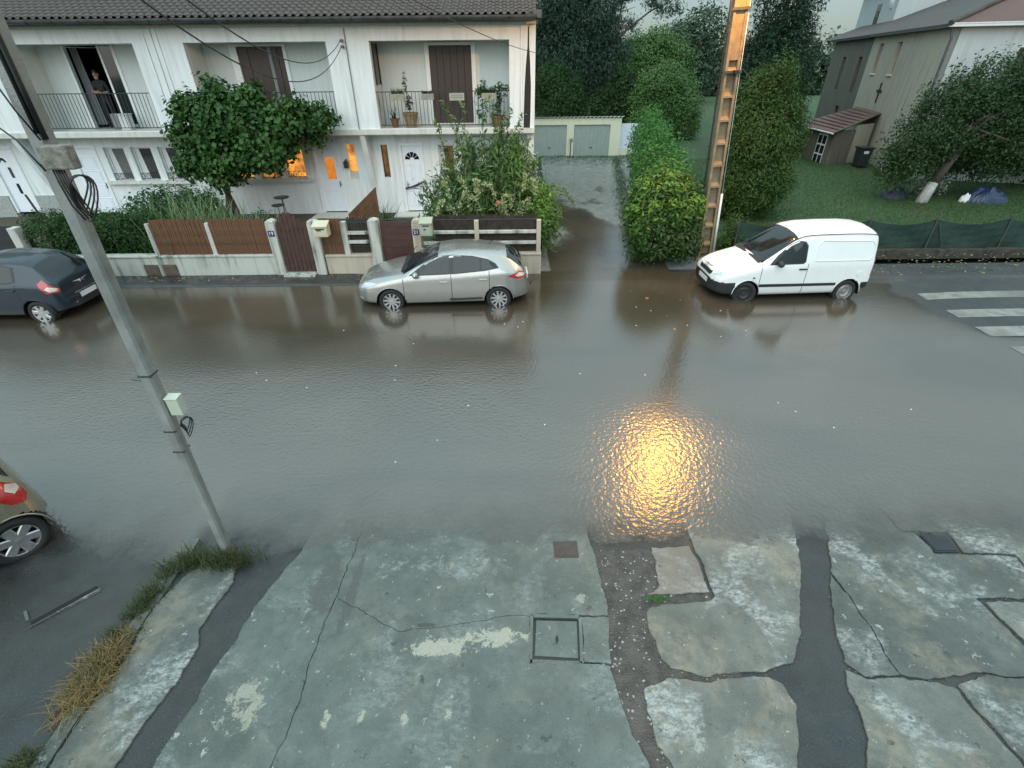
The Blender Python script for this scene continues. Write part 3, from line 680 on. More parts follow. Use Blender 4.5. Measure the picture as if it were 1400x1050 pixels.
for bx in ((-2.86, -2.72, ZO0, 5.69), (-1.28, -1.13, ZO0, 5.69), (-2.72, -1.28, 5.60, 5.69), (-2.72, -1.28, ZO0, 3.26)): fr.box(bx[0], bx[1], YL - .05, YL + .12, bx[2], bx[3])
fr.build('door_frame', M_FRAME, h21, bevel=0.006)
shm = MB().box(0, 0.232, -.02, .02, 3.27, 5.59).box(0.012, 0.22, -.032, -.021, 3.33, 4.3).box(0.012, 0.22, -.032, -.021, 4.38, 5.52)
for k in range(6):
    s_ = MB(); s_.v = [(x - 2.714 + k * 0.238, y + YL + (0.012 if k % 2 else 0.0), z) for x, y, z in shm.v]; s_.f = list(shm.f); s_.build('shutter_panel', M_SHUT, h21)
railing(h21, -4.47, 0.02, YF + 0.10, ZO0, 4.31, 36)
# dark narrow window in the left reveal of the loggia
w = MB().box(-4.468, -4.455, YF + .30, YF + .95, 4.5, 5.66).build('side_window', M_PANE, h21)
MB().box(-4.454, -4.43, YF + .27, YF + .30, 4.47, 5.68).box(-4.454, -4.43, YF + .95, YF + .98, 4.47, 5.68).build('frame', M_IRON, w)
wf = MB().box(-4.72, -4.48, YG + .10, YG + .13, 1.5, 2.62).build('slot_window', M_LITDIM, h21)
MB().box(-4.72, -4.69, YG + .05, YG + .098, 1.5, 2.62).box(-4.51, -4.48, YG + .05, YG + .098, 1.5, 2.62).build('window_frame', M_SHUT, wf)
leaf, a, c = panel_door(h21, -4.06, -3.18, 0.25, 2.66)
raised(leaf, a + .07, (a + c) / 2 - .03, 0.42, 1.0); raised(leaf, (a + c) / 2 + .03, c - .07, 0.42, 1.0)
raised(leaf, a + .07, (a + c) / 2 - .03, 1.1, 1.95); raised(leaf, (a + c) / 2 + .03, c - .07, 1.1, 1.95)
fx, fz = (a + c) / 2, 2.10
for k in range(5):
    a0, a1 = PI * k / 5 + .05, PI * (k + 1) / 5 - .05
    pts = [(fx + .09 * math.cos(a0), fz + .09 * math.sin(a0))] + [(fx + .26 * math.cos(a0 + (a1 - a0) * t / 4), fz + .26 * math.sin(a0 + (a1 - a0) * t / 4)) for t in range(5)] + [(fx + .09 * math.cos(a1), fz + .09 * math.sin(a1))]
    MB().prism(pts, 'y', YG + .022, YG + .034).build('fanlight', M_PANE, leaf)
handle(leaf, a + .08, 1.25)
triple_window(h21, -2.75, -0.2, 1.5, 2.6, [M_LITDIM, M_PANE2, M_PANE2])
fin(h21, -5.15)
MB().box(0.40, 0.44, YF - .045, YF - .003, 3.05, 6.09).build('downpipe', M_FRAME, h21)
# black mould streak beside the pipe: wide below, a point at the top
MB().prism([(0.49, 3.06), (0.71, 3.06), (0.73, 3.7), (0.735, 4.4), (0.70, 5.1), (0.665, 5.55), (0.66, 6.05), (0.62, 6.05), (0.61, 5.5), (0.56, 5.0), (0.52, 4.3), (0.50, 3.6)], 'y', YF - .0022, YF + .001).build('mould_streak', M_BLACKST, h21)
MB().box(-4.4, -2.9, YG - .75, YG - .004, 0.16, 0.24).build('doorstep', M_SLABC, h21)

# ---------------- middle house (19)
h19 = house(-11.3, -5.15 - .004, 'middle white terraced house with amber lit windows behind a climbing vine', (-10.40, -5.85),
            [*W3(-10.45, -7.5, 1.5, 2.6), (-7.27, -6.26, 0.1, 2.68), (-5.99, -5.68, 1.45, 2.66)], M_WALL)
m = MB(); panel_with_holes(m, -10.4, -5.85, ZO0, ZO1, YL, YL + 0.2, [(-9.48, -7.56, ZO0, 5.70)]); m.build('loggia_wall', M_BACK, h19)
fr = MB()
for bx in ((-9.48, -9.24, ZO0, 5.70), (-7.68, -7.56, ZO0, 5.70), (-9.24, -7.68, 5.62, 5.70)): fr.box(bx[0], bx[1], YL - .05, YL + .12, bx[2], bx[3])
fr.build('door_frame', M_FRAME, h19, bevel=0.006)
for k in range(3): MB().box(-9.23 + k * .335, -9.23 + k * .335 + .325, YL + .02 + .02 * (k % 2), YL + .06 + .02 * (k % 2), 3.24, 5.61).build('shutter_panel', M_SHUT, h19)
MB().box(-8.215, -8.10, YL + .0, YL + .06, 3.24, 5.615).build('mullion', M_GREYP, h19)
for k in range(2): MB().box(-8.09 + k * .2, -8.09 + k * .2 + .19, YL + .02 + .02 * (k % 2), YL + .06 + .02 * (k % 2), 3.24, 5.61).build('shutter_panel', M_SHUT, h19)
railing(h19, -10.40, -5.85, YF + 0.10, ZO0, 4.33, 36)
triple_window(h19, -10.45, -7.5, 1.5, 2.6, [M_LITWARM] * 3)
leaf, a, c = panel_door(h19, -7.27, -6.26, 0.25, 2.68)
g_ = MB().box(-6.86, -6.53, YG + .018, YG + .034, 1.46, 2.20).build('door_glass', M_LITDOOR, leaf)
raised(leaf, -7.06, -6.47, 0.42, 0.95); raised(leaf, -7.06, -6.47, 1.02, 1.34)
handle(leaf, c - .10, 1.28)
sw = MB().box(-5.99, -5.68, YG + .12, YG + .15, 1.45, 2.66).build('slot_window', M_SLABC, h19)
for k in range(5): MB().box(-5.96, -5.71, YG + .06, YG + .118, 1.72 + k * .187, 1.72 + k * .187 + .165).build('glass_block', M_LITWARM, sw, bevel=0.01)
fin(h19, -11.3)
wl_ = MB().box(-6.08, -6.03, YG - .03, YG - .003, 1.95, 2.15).box(-6.13, -5.98, YG - .18, YG - .03, 1.86, 2.03).prism([(-6.16, 2.03), (-5.95, 2.03), (-6.055, 2.15)], 'y', YG - .19, YG - .031).build('wall_lantern', M_IRON, h19)
MB().box(-7.5, -5.5, YG - .8, YG - .004, 0.16, 0.24).build('doorstep', M_SLABC, h19)
MB().box(-11.28, -11.14, YF - .035, YF - .002, 3.21, 6.09).build('pilaster', M_WALL, h19)
MB().tube([(-5.20, YF - .02, 6.05), (-5.20, YF - .02, 3.2)], 0.018, 6).build('cable_run', M_GREYP, h19)
for k in range(2): MB().box(-5.33, -5.27, YF - .10, YF - .002, 5.52 + .16 * k, 5.60 + .16 * k).tube([(-5.30, YF - .10, 5.56 + .16 * k), (-5.30, YF - .22, 5.56 + .16 * k)], 0.035, 8).build('insulator', M_GREYP, h19)

# ---------------- left house (17)
h17 = house(-17.4, -11.3 - .004, 'left white terraced house with a dark open balcony door and three grilled windows', (-16.02, -12.02),
            [*W3(-15.0, -12.02, 1.48, 2.62), (-16.1, -15.15, 0.1, 2.68)], M_WALL)
m = MB(); panel_with_holes(m, -16.02, -12.02, ZO0, ZO1, YL, YL + 0.2, [(-15.14, -13.38, ZO0, 5.70)]); m.build('loggia_wall', M_BACK, h17)
MB().box(-13.47, -13.38, YL - .03, YL + .12, ZO0, 5.70).build('door_frame', M_FRAME, h17)
MB().box(-15.14, -15.08, YL - .03, YL + .12, ZO0, 5.70).build('door_frame', M_FRAME, h17)
sash = MB().box(-14.0, -13.93, YL + .05, YL + .10, 3.24, 5.70).box(-13.54, -13.48, YL + .05, YL + .10, 3.24, 5.70).box(-13.93, -13.54, YL + .05, YL + .10, 3.24, 3.32).build('sliding_door', M_FRAME, h17)
MB().box(-13.93, -13.54, YL + .065, YL + .08, 3.32, 5.70).build('pane', M_PANE, sash)
rm = MB().box(-16.4, -12.2, 23.2, 23.3, 3.2, 5.7).box(-16.5, -16.399, YL + .21, 23.3, 3.2, 5.7).box(-12.201, -12.1, YL + .21, 23.3, 3.2, 5.7).build('dark_room', M_DARKIN, h17)
MB().box(-16.4, -12.2, 20.9, 23.3, 3.12, 3.19).build('room_floor', M_DARKIN, h17)
MB().box(-16.4, -12.2, 20.9, 23.3, 5.72, 5.8).build('room_ceiling', M_DARKIN, h17)
MB().add([(-15.10, YL + .25, 3.3), (-14.82, YL + .3, 3.3), (-14.88, YL + .32, 5.65), (-15.10, YL + .27, 5.65), (-14.95, YL + .36, 3.3), (-15.0, YL + .38, 5.65)], [(0, 4, 5, 3), (4, 1, 2, 5)]).build('curtain', M_GREYP, h17)
railing(h17, -16.02, -12.02, YF + 0.10, ZO0, 4.35, 32)
triple_window(h17, -15.0, -12.02, 1.48, 2.62, [M_PANE2, M_PANE, M_PANE])
leaf, a, c = panel_door(h17, -16.1, -15.15, 0.3, 2.68)
for k in range(4): raised(leaf, a + .1, c - .1, 0.45 + k * .48, 0.45 + k * .48 + .42)
handle(leaf, c - .08, 1.3)
fin(h17, -17.35)
MB().box(-11.52, -11.31, YF - .035, YF - .002, 3.21, 6.09).build('pilaster', M_WALL, h17)
MB().tube([(-11.56, YF - .03, 6.05), (-11.56, YF - .03, 3.05)], 0.022, 6).build('downpipe', M_FRAME, h17)
# ---------------- far left house (15), only its right end is in the picture
h15 = house(-23.5, -17.4 - .004, 'leftmost white terraced house with grey roughcast base and a door of three small black panes', (-22.3, -18.25),
            [(-19.2, -18.2, 0.1, 2.68)], M_WALL, tiles_from=-19.5)
m = MB(); panel_with_holes(m, -22.3, -18.25, ZO0, ZO1, YL, YL + 0.2, []); m.build('loggia_wall', M_BACK, h15)
railing(h15, -22.3, -18.25, YF + 0.10, ZO0, 4.35, 32)
leaf, a, c = panel_door(h15, -19.2, -18.2, 0.35, 2.68)
MB().prism([(-18.80 + .14 * math.cos(PI * k / 8), 2.15 + .16 * math.sin(PI * k / 8)) for k in range(9)] + [(-18.80 + .07 * math.cos(PI * k / 8), 2.15 + .07 * math.sin(PI * k / 8)) for k in range(8, -1, -1)], 'y', YG + .02, YG + .034).build('door_glass', M_PANE, leaf)
for z in (1.62, 1.05): MB().box(-18.72, -18.62, YG + .02, YG + .034, z, z + .36).build('door_glass', M_PANE, leaf)
MB().box(-18.19, -17.3, YG - .06, YG - .003, 0.1, 0.98).box(-23.4, -19.21, YG - .06, YG - .003, 0.1, 0.98).build('plinth', M_PLINTH, h15)

# ---------------- things on the balconies
M_TERRA = simple('terracotta', (0.20, 0.085, 0.05), 0.7, var=0.25)
M_BOXC = simple('planter_grey', (0.30, 0.30, 0.25), 0.6, var=0.25, scale=12)
M_POTB = simple('ochre_pot', (0.26, 0.19, 0.10), 0.6, var=0.25)
# ================================================================ FRONT WALLS, FENCES, GATES
M_PILL = render_wall('pillar_render', (0.54, 0.53, 0.48), 1.0, (0.07, 0.07, 0.065))
M_LOWW = render_wall('low_wall_render', (0.50, 0.51, 0.46), 1.0, (0.07, 0.075, 0.065))
M_LOWB = render_wall('beige_wall_render', (0.52, 0.45, 0.36), 0.5, (0.16, 0.14, 0.11))
M_WOODB = simple('brown_wood', (0.125, 0.055, 0.024), 0.6, var=0.45, scale=5, bump=0.3, fine=40)
M_GATEW = simple('dark_red_wood', (0.062, 0.026, 0.020), 0.55, var=0.3, scale=6)
M_REED = simple('reed', (0.060, 0.046, 0.036), 0.75, var=0.5, scale=9)
M_MAILB = simple('cream_metal', (0.56, 0.52, 0.37), 0.45, var=0.08)
M_MAILG = simple('grey_green_metal', (0.38, 0.40, 0.31), 0.45, var=0.1)
M_PLAQ = simple('navy_enamel', (0.012, 0.022, 0.09), 0.3, var=0.1)
M_PLAQT = simple('white_enamel', (0.8, 0.8, 0.8), 0.35, var=0.03)
M_RUST = simple('rusty_plate', (0.115, 0.090, 0.070), 0.75, var=0.35, scale=8)
FY = 13.65
def low_wall(name, label, x0, x1, z1, mat, cap=True, base=-0.15):
    t = thing(name, label, 'wall', ((x0 + x1) / 2, FY + .1, -0.05))
    MB().box(x0, x1, FY, FY + .20, base, z1 - .06).build('wall_body', mat, t)
    MB().box(x0, x1, FY - .03, FY + .23, z1 - .058, z1).build('coping', mat, t, bevel=.012)
    return t
lw = low_wall('garden_wall', 'long low stained rendered wall under the dark hedge with two rusty vent plates', -13.55, -6.66, 0.63, M_LOWW)
for x in (-10.42, -9.90): MB().box(x, x + .40, FY - .018, FY - .002, 0.05, 0.37).box(x + .03, x + .37, FY - .026, FY - .019, 0.08, 0.34).build('vent_plate', M_RUST, lw)
low_wall('garden_wall', 'short low stained wall under the brown picket panel and the open concrete rails', -5.22, -3.90, 0.60, M_LOWB)
low_wall('garden_wall', 'beige low wall under the reed screens, half hidden behind the silver car', -2.46, 0.86, 0.60, M_LOWB)

def slat_fence(label, x0, x1, z0, z1, slw, mat, jag=0.02, bow=0.0, gap=0.006, group=None):
    t = thing('slat_fence', label, 'fence', ((x0 + x1) / 2, FY + .07, z0), group)
    n = max(2, int((x1 - x0) / slw)); w = (x1 - x0) / n
    me = MB().prism([(-w / 2 + gap / 2, 0), (w / 2 - gap / 2, 0), (w / 2 - gap / 2, z1 - z0), (-w / 2 + gap / 2, z1 - z0)], 'y', -.011, .011).mesh('slat'); me.materials.append(mat)
    for i in range(n): place('slat', me, t, (x0 + w * (i + .5), FY + .07 + rnd.uniform(-.006, .006), z0), (0, rnd.uniform(-.008, .008), 0), (1, 1, 1 + rnd.uniform(-jag, jag)))
    for z in (z0 + .15, z1 - .2): MB().box(x0, x1, FY + .085, FY + .12, z, z + .06).build('rail', mat, t)
    return t
slat_fence('brown slat fence panel overhung by long pale leaves, left of the leaning white post', -9.86, -8.36, 0.635, 1.60, .062, M_WOODB)
slat_fence('brown slat fence panel between the leaning white post and the pillar numbered 19', -8.24, -6.72, 0.635, 1.60, .062, M_WOODB)
for x, lb in ((-9.93, 'white concrete fence post at the end of the hedge, left of the brown slat panels'), (-8.30, 'white concrete fence post between the two brown slat panels')):
    tag(MB().prism([(x - .06, .62), (x + .06, .62), (x + .05, 1.50), (x - .05, 1.50)], 'y', FY + .03, FY + .13).build('fence_post', M_PILL, bevel=.01), lb, 'post')

def pillar(x0, x1, z1, label, num=None, mat=M_PILL, px=None):
    t = thing('gate_pillar', label, 'pillar', ((x0 + x1) / 2, FY + .08, -.05))
    MB().box(x0, x1, FY - .06, FY + .22, -.15, z1 - .10).prism([(x0, z1 - .099), (x1, z1 - .099), (x1 - .02, z1 - .03), ((x0 + x1) / 2, z1), (x0 + .02, z1 - .03)], 'y', FY - .06, FY + .22).build('pillar_shaft', mat, t, bevel=.015)
    if num:
        cx = (x0 + x1) / 2; p = MB().box(cx - .085, cx + .085, FY - .075, FY - .062, 1.15, 1.31).build('number_plaque', M_PLAQ, t, bevel=.006, label='small blue plaque with the white number ' + num)
        me = text_mesh(num, .135); me.materials.append(M_PLAQT); place('number', me, p, (cx, FY - .077, 1.23), (PI / 2, 0, 0))
    return t
pillar(-6.66, -6.42, 1.58, 'gate pillar with blue plaque 19 left of the arched wooden gate', '19')
pillar(-5.53, -5.25, 1.57, 'stained gate pillar right of the arched wooden gate, behind the cream letterbox')
pillar(-3.89, -3.60, 1.58, 'stained gate pillar left of the rusty red sheet gate')
pillar(-2.69, -2.47, 1.56, 'beige gate pillar with blue plaque 21 beside the grey-green letterbox', '21', M_LOWB)

g1 = thing('garden_gate', 'arched dark red wooden picket gate with gaps between its boards', 'gate', (-5.98, FY + .05, 0.1))
tops = [1.52, 1.66, 1.76, 1.76, 1.68, 1.60, 1.50]
for i, zt in enumerate(tops):
    x = -6.40 + i * .119
    P = [(x, .12), (x + .112, .12), (x + .112, zt - .04)] + [(x + .056 + .056 * math.cos(PI * k / 6), zt - .04 + .05 * math.sin(PI * k / 6)) for k in range(1, 6)] + [(x, zt - .04)]
    MB().prism([(x + .004 + (u - x) * .90, w_) for u, w_ in P], 'y', FY + .02, FY + .042).build('board', M_GATEW, g1)
for z in (.35, 1.25): MB().box(-6.40, -5.57, FY + .044, FY + .075, z, z + .09).build('rail', M_GATEW, g1)
MB().box(-6.42, -5.55, FY - .25, FY + .3, -.05, .10).build('step', M_LOWW, g1)
tr = slat_fence('low brown picket panel with a gap at the top, behind the cream letterbox', -5.24, -4.66, .605, 1.58, .116, M_WOODB, .015, gap=.010)
tag(MB().box(-4.655, -4.50, FY + .02, FY + .16, .60, 1.50).build('fence_post', M_PILL, bevel=.012), 'white concrete post between the brown pickets and the open rails', 'post')

def mailbox(x0, x1, z0, z1, label, mat):
    t = thing('letterbox', label, 'letterbox', ((x0 + x1) / 2, FY - .1, z0))
    ym = FY - .065
    MB().prism([(ym, z0), (ym - .28, z0), (ym - .28, z1 - .09), (ym, z1)], 'x', x0, x1).build('box', mat, t, bevel=.008)
    MB().prism([(ym - .005, z1 + .003), (ym - .31, z1 - .092), (ym - .31, z1 - .075), (ym - .005, z1 + .02)], 'x', x0 - .015, x1 + .015).build('lid', mat, t)
    f = MB().box(x0 + .03, x1 - .03, ym - .289, ym - .281, z0 + .04, z1 - .19).build('flap', mat, t)
    MB().box(x0 + .07, x1 - .07, ym - .292, ym - .285, z1 - .165, z1 - .135).build('slot', M_IRON, t)
    MB().box(x0 + .10, x1 - .16, ym - .295, ym - .29, z0 + .16, z0 + .20).build('name_plate', M_ZINC, t)
mailbox(-5.28, -4.90, 1.20, 1.56, 'cream letterbox between the wooden gate and the brown pickets', M_MAILB)
mailbox(-2.42, -2.10, 1.20, 1.62, 'grey-green letterbox beside the pillar numbered 21', M_MAILG)

def reed_screen(x0, x1, z0, z1, label):
    t = thing('reed_screen', label, 'screen', ((x0 + x1) / 2, FY + .17, z0)); m = MB(); x = x0
    while x < x1:
        r = rnd.uniform(.005, .009); zt = z1 + rnd.uniform(-.045, .03)
        m.add([(x, FY + .17 - r, z0), (x + 2 * r, FY + .17 - r, z0), (x + 2 * r, FY + .17 - r, zt), (x, FY + .17 - r, zt), (x + r, FY + .17 - 2 * r, z0), (x + r, FY + .17 - 2 * r, zt)], [(0, 4, 5, 3), (4, 1, 2, 5)]); x += r * 2.1
    c = m.build('reed_canes', M_REED, t); c['kind'] = 'stuff'
    for z in (z0 + .2, z1 - .12): MB().tube([(x0, FY + .148, z), (x1, FY + .148, z)], .006, 5).build('wire', M_ZINC, t)
    MB().box(x0, x1, FY + .172, FY + .18, z0, z1 - .05).build('backing', M_REED, t)
def rails(x0, x1, ys, label, posts=()):
    t = thing('concrete_rail_fence', label, 'fence', ((x0 + x1) / 2, FY + .08, .6))
    for z in ys: MB().box(x0, x1, FY + .03, FY + .12, z, z + .085).build('rail', M_PILL, t, bevel=.01)
    for x in posts: MB().box(x - .06, x + .06, FY - .0, FY + .139, .60, 1.50).build('post', M_LOWB, t, bevel=.01)
rails(-4.50, -3.89, (.90, 1.15), 'two short white concrete rails before brown reeds beside the pillar')
rails(-2.47, .72, (.84, 1.14), 'long white concrete rail fence with reed screens, behind the silver car', (-.93, .78))
reed_screen(-4.49, -3.90, .605, 1.58, 'short brown reed screen behind the two short concrete rails')
reed_screen(-2.10, .72, .605, 1.62, 'long brown reed screen behind the long concrete rails')
# scalloped wire trellis over the short reed screen
w = MB()
for i in range(9):
    x = -4.47 + i * .066; w.tube([(x, FY + .02, 1.2), (x, FY + .02, 1.55), (x + .033, FY + .02, 1.60), (x + .066, FY + .02, 1.55)], .004, 4)
tag(w.build('wire_trellis', M_ZINC), 'small scalloped wire trellis fixed above the short concrete rails', 'trellis')

g2 = thing('garden_gate', 'low rusty red sheet metal gate beside the silver car', 'gate', (-3.14, FY + .06, .05))
MB().box(-3.57, -2.70, FY + .04, FY + .07, .12, 1.50).build('gate_sheet', M_GATEW, g2, bevel=.012)
for k in range(7): MB().box(-3.55, -2.72, FY + .03, FY + .039, .22 + k * .19, .245 + k * .19).build('rib', M_GATEW, g2)
MB().tube([(-3.56, FY + .055, 1.51), (-3.4, FY + .055, 1.545), (-2.87, FY + .055, 1.545), (-2.71, FY + .055, 1.51)], .02, 6).build('top_rail', M_IRON, g2)

# slanted timber panel between the two gardens
t = thing('timber_panel', 'brown timber side panel with a slanting top between the two front doors', 'fence', (-4.75, 17.4, .2))
n = 13
for i in range(n):
    x = -5.55 + i * .083; zt = .78 + (x + 5.55) * .82
    MB().prism([(x, .25), (x + .077, .25), (x + .077, zt + .063), (x, zt)], 'y', 17.38, 17.41).build('board', M_WOODB, t)
# dark metal driveway gate at the left end
t = thing('driveway_gate', 'dark metal driveway gate behind the blue car', 'gate', (-14.9, 14.3, .1))
MB().box(-16.3, -13.8, 14.28, 14.32, .15, 1.32).build('gate_sheet', M_IRON, t)
for z in (.5, .85, 1.2): MB().box(-16.3, -13.8, 14.255, 14.278, z, z + .05).build('rib', M_IRON, t)
tag(MB().tube([(-14.2, 15.6, .1), (-14.55, 15.6, 1.9)], .03, 8).build('garden_stake', M_IRON), 'thin black stake standing before the leftmost house door', 'stake')
tag(MB().box(-13.75, -13.53, FY, FY + .25, -.1, 1.42).build('gate_pillar', M_PILL, bevel=.015), 'pale pillar end by the dark driveway gate behind the blue car', 'pillar')

# bird table in the middle garden
t = thing('bird_table', 'small dark bird table standing before the amber lit windows', 'bird table', (-7.36, 16.5, .2))
MB().lathe((-7.3, 16.5, 1.50), [(.05, 0), (.22, .03), (.24, .06), (.20, .05)], 'z', 14).build('upper_bowl', M_IRON, t)
MB().lathe((-7.46, 16.45, 1.28), [(.05, 0), (.18, .02), (.20, .05), (.16, .03)], 'z', 14).build('lower_bowl', M_IRON, t)
MB().tube([(-7.33, 16.5, .2), (-7.30, 16.5, 1.5)], .014, 6).tube([(-7.42, 16.45, .2), (-7.46, 16.45, 1.28)], .012, 6).tube([(-7.2, 16.5, .2), (-7.28, 16.5, 1.5)], .010, 6).build('stand', M_IRON, t)
MB().lathe((-7.65, 16.5, .86), [(.02, 0), (.36, .01), (.36, .03), (.02, .03)], 'z', 18).build('low_tray', M_IRON, t)

# ================================================================ GARAGES AT THE END OF THE LANE
M_GARW = render_wall('garage_wall', (0.64, 0.66, 0.50), 0.25)
M_GARD = simple('garage_door', (0.27, 0.33, 0.31), 0.5, var=0.08)
M_CORR = simple('fibre_cement', (0.50, 0.52, 0.46), 0.7, var=0.2)
M_WHITEPANEL = simple('white_metal_panel', (0.62, 0.68, 0.78), 0.5, var=0.06)
GY, gz = 34.3, 0.02
ga = thing('garage', 'pale yellow double garage with two grey-green doors at the end of the lane', 'garage', (4.2, GY, gz))
m = MB(); panel_with_holes(m, 1.2, 6.94, -.1, 2.18, GY, GY + .2, [(1.45, 3.58, -.1, 1.82), (4.02, 6.28, -.1, 1.82)]); m.prism([(GY + .202, -.1), (GY + 5.5, -.1), (GY + 5.5, 1.5), (GY + .202, 2.12)], 'x', 6.74, 6.94).prism([(GY + .202, -.1), (GY + 5.5, -.1), (GY + 5.5, 1.5), (GY + .202, 2.12)], 'x', 1.2, 1.4).build('wall', M_GARW, ga)
for a, c in ((1.45, 3.58), (4.02, 6.28)):
    d = MB().box(a, c, GY + .09, GY + .13, gz - .06, 1.82).build('garage_door', M_GARD, ga)
    for k in range(1, 9): MB().box(a + (c - a) * k / 9 - .008, a + (c - a) * k / 9 + .008, GY + .078, GY + .089, .04, 1.78).build('rib', M_GARD, d)
    MB().box((a + c) / 2 - .05, (a + c) / 2 + .05, GY + .05, GY + .088, .50, .56).build('handle', M_IRON, d)
cm = MB(); n = 96; pr = [(1.1 + 5.95 * i / n, 2.24 + .032 * math.cos(2 * PI * i / 4)) for i in range(n + 1)]
q_ = pr + [(x, z + .018) for x, z in pr][::-1]; cm.prism(q_, 'y', GY - .12, GY + 5.6); cm.v = [(x, y, z - (y - GY + .12) * .115) for x, y, z in cm.v]; cm.build('corrugated_roof', M_CORR, ga)
sg = thing('lane_post', 'thin grey post with a round plate standing between the two garage doors', 'post', (3.82, GY - .3, 0))
MB().tube([(3.82, GY - .3, -.05), (3.82, GY - .3, .95)], .03, 8).build('pole', M_ZINC, sg)
MB().lathe((3.84, GY - .34, .98), [(.001, -.01), (.13, -.01), (.13, .01), (.001, .01)], 'y', 16).build('round_plate', M_GREYP, sg)
wf = thing('metal_panel_fence', 'pale white metal panel fence right of the double garage', 'fence', (7.9, GY + .3, .3))
for k in range(3): MB().box(6.98 + k * .64, 6.98 + k * .64 + .625, GY + .3, GY + .34, .42, 1.84).build('panel', M_WHITEPANEL, wf)
MB().box(6.96, 8.92, GY + .24, GY + .42, -.1, .41).build('base_wall', M_GARW, wf)

# ================================================================ BUILDING WITH THE CROSS, TO THE RIGHT
M_GREYW = render_wall('grey_render', (0.40, 0.385, 0.32), 0.6, (0.14, 0.14, 0.12))
M_BARER = render_wall('bare_render', (0.125, 0.120, 0.098), 1.0, (0.05, 0.05, 0.045))
M_BLUEW = render_wall('pale_render', (0.44, 0.48, 0.49), 0.45)
M_FLATT = simple('flat_roof_tile', (0.062, 0.050, 0.042), 0.7, var=0.5, scale=1.4, bump=0.9, fine=9)
M_REDT = simple('red_roof_tile', (0.115, 0.052, 0.038), 0.6, var=0.3, scale=2.0, bump=0.6, fine=14)
M_GUTW = simple('white_gutter', (0.62, 0.65, 0.66), 0.45, var=0.08)
C0 = Vector((19.15, 26.0, 0)); DW = Vector((0.285, 0.9585, 0)); NW = Vector((-DW.y, DW.x, 0))       # long wall runs away from the street; NW faces left
cb = thing('parish_building', 'long grey building with a small dark cross and two slit windows on its side', 'building', (21, 30, 0))
def wp(s, z, o=0.0): p = C0 + DW * s + NW * o; return (p.x, p.y, z)
def wbox(mb, s0, s1, o0, o1, z0, z1):
    v = [wp(s, z, o) for z in (z0, z1) for s, o in ((s0, o0), (s1, o0), (s1, o1), (s0, o1))]
    return mb.add(v, [(0, 3, 2, 1)[::-1], (4, 5, 6, 7)[::-1], (0, 1, 5, 4)[::-1], (1, 2, 6, 5)[::-1], (2, 3, 7, 6)[::-1], (3, 0, 4, 7)[::-1]])
EZ = 6.2
def wallrun(mb, s0, s1, holes):
    ss = sorted({s0, s1, *[h[0] for h in holes], *[h[1] for h in holes]})
    for a, c in zip(ss[:-1], ss[1:]):
        z = -.2
        for h in holes:
            if h[0] < (a + c) / 2 < h[1]: wbox(mb, a, c, 0, -.3, z, h[2]); z = h[3]
        wbox(mb, a, c, 0, -.3, z, EZ)
m = MB(); wallrun(m, 0, 10.9, [(5.75, 6.45, 4.36, 5.82), (8.75, 9.45, 4.36, 5.82)]); m.build('side_wall', M_GREYW, cb)
for s in (5.75, 8.75):
    f = wbox(MB(), s, s + .7, -.2, -.24, 4.36, 5.82).build('window', M_PANE, cb)
    mm = MB(); wbox(mm, s + .32, s + .40, -.15, -.199, 4.36, 5.82); wbox(mm, s, s + .08, -.15, -.199, 4.36, 5.82); mm.build('window_frame', M_GUTW, f)
    wbox(MB(), s - .05, s + .75, .06, -.19, 4.28, 4.355).build('window_sill', M_GUTW, f)
cr = MB(); wbox(cr, 6.72, 6.84, .05, .002, 2.95, 3.95); wbox(cr, 6.38, 6.719, .05, .002, 3.48, 3.60); wbox(cr, 6.841, 7.18, .05, .002, 3.48, 3.60); cr.build('cross', M_IRON, cb)
g_ = MB(); wbox(g_, -.1, 11.0, .30, .16, EZ - .02, EZ + .12).build('gutter', M_ZINC, cb)
# street front of the same building, pale
RX = Vector((DW.y, -DW.x, 0))
def fp(u, z, o=0.0): p = C0 + RX * u * 1.0 - DW * o; return (p.x, p.y, z)
fx1 = 16.0
m = MB(); v = [fp(u, z, o) for z in (-.2, EZ) for u, o in ((0.002, 0), (fx1, 0), (fx1, -.3), (0.002, -.3))]
m.add(v, [(0, 3, 2, 1), (4, 5, 6, 7), (0, 1, 5, 4), (1, 2, 6, 5), (2, 3, 7, 6), (3, 0, 4, 7)]); m.build('front_wall', M_BLUEW, cb)
for u in (2.6, 6.2, 9.8):
    for z in (1.1, 4.2):
        v = [fp(a, q, o) for q in (z, z + 1.3) for a, o in ((u, .03), (u + 1.1, .03), (u + 1.1, .004), (u, .004))]
        f = MB().add(v, [(0, 3, 2, 1), (4, 5, 6, 7), (0, 1, 5, 4), (1, 2, 6, 5), (2, 3, 7, 6), (3, 0, 4, 7)]).build('window', M_GUTW, cb)
        v = [fp(a, q, o) for q in (z + .08, z + 1.22) for a, o in ((u + .08, .045), (u + 1.02, .045), (u + 1.02, .031), (u + .08, .031))]
        MB().add(v, [(0, 3, 2, 1), (4, 5, 6, 7), (0, 1, 5, 4), (1, 2, 6, 5), (2, 3, 7, 6), (3, 0, 4, 7)]).build('pane', M_PANE, f)
v = [fp(u, z, o) for z in (EZ + .0, EZ + .14) for u, o in ((-.3, .34), (fx1, .34), (fx1, .18), (-.3, .18))]
MB().add(v, [(0, 3, 2, 1), (4, 5, 6, 7), (0, 1, 5, 4), (1, 2, 6, 5), (2, 3, 7, 6), (3, 0, 4, 7)]).build('gutter', M_GUTW, cb)
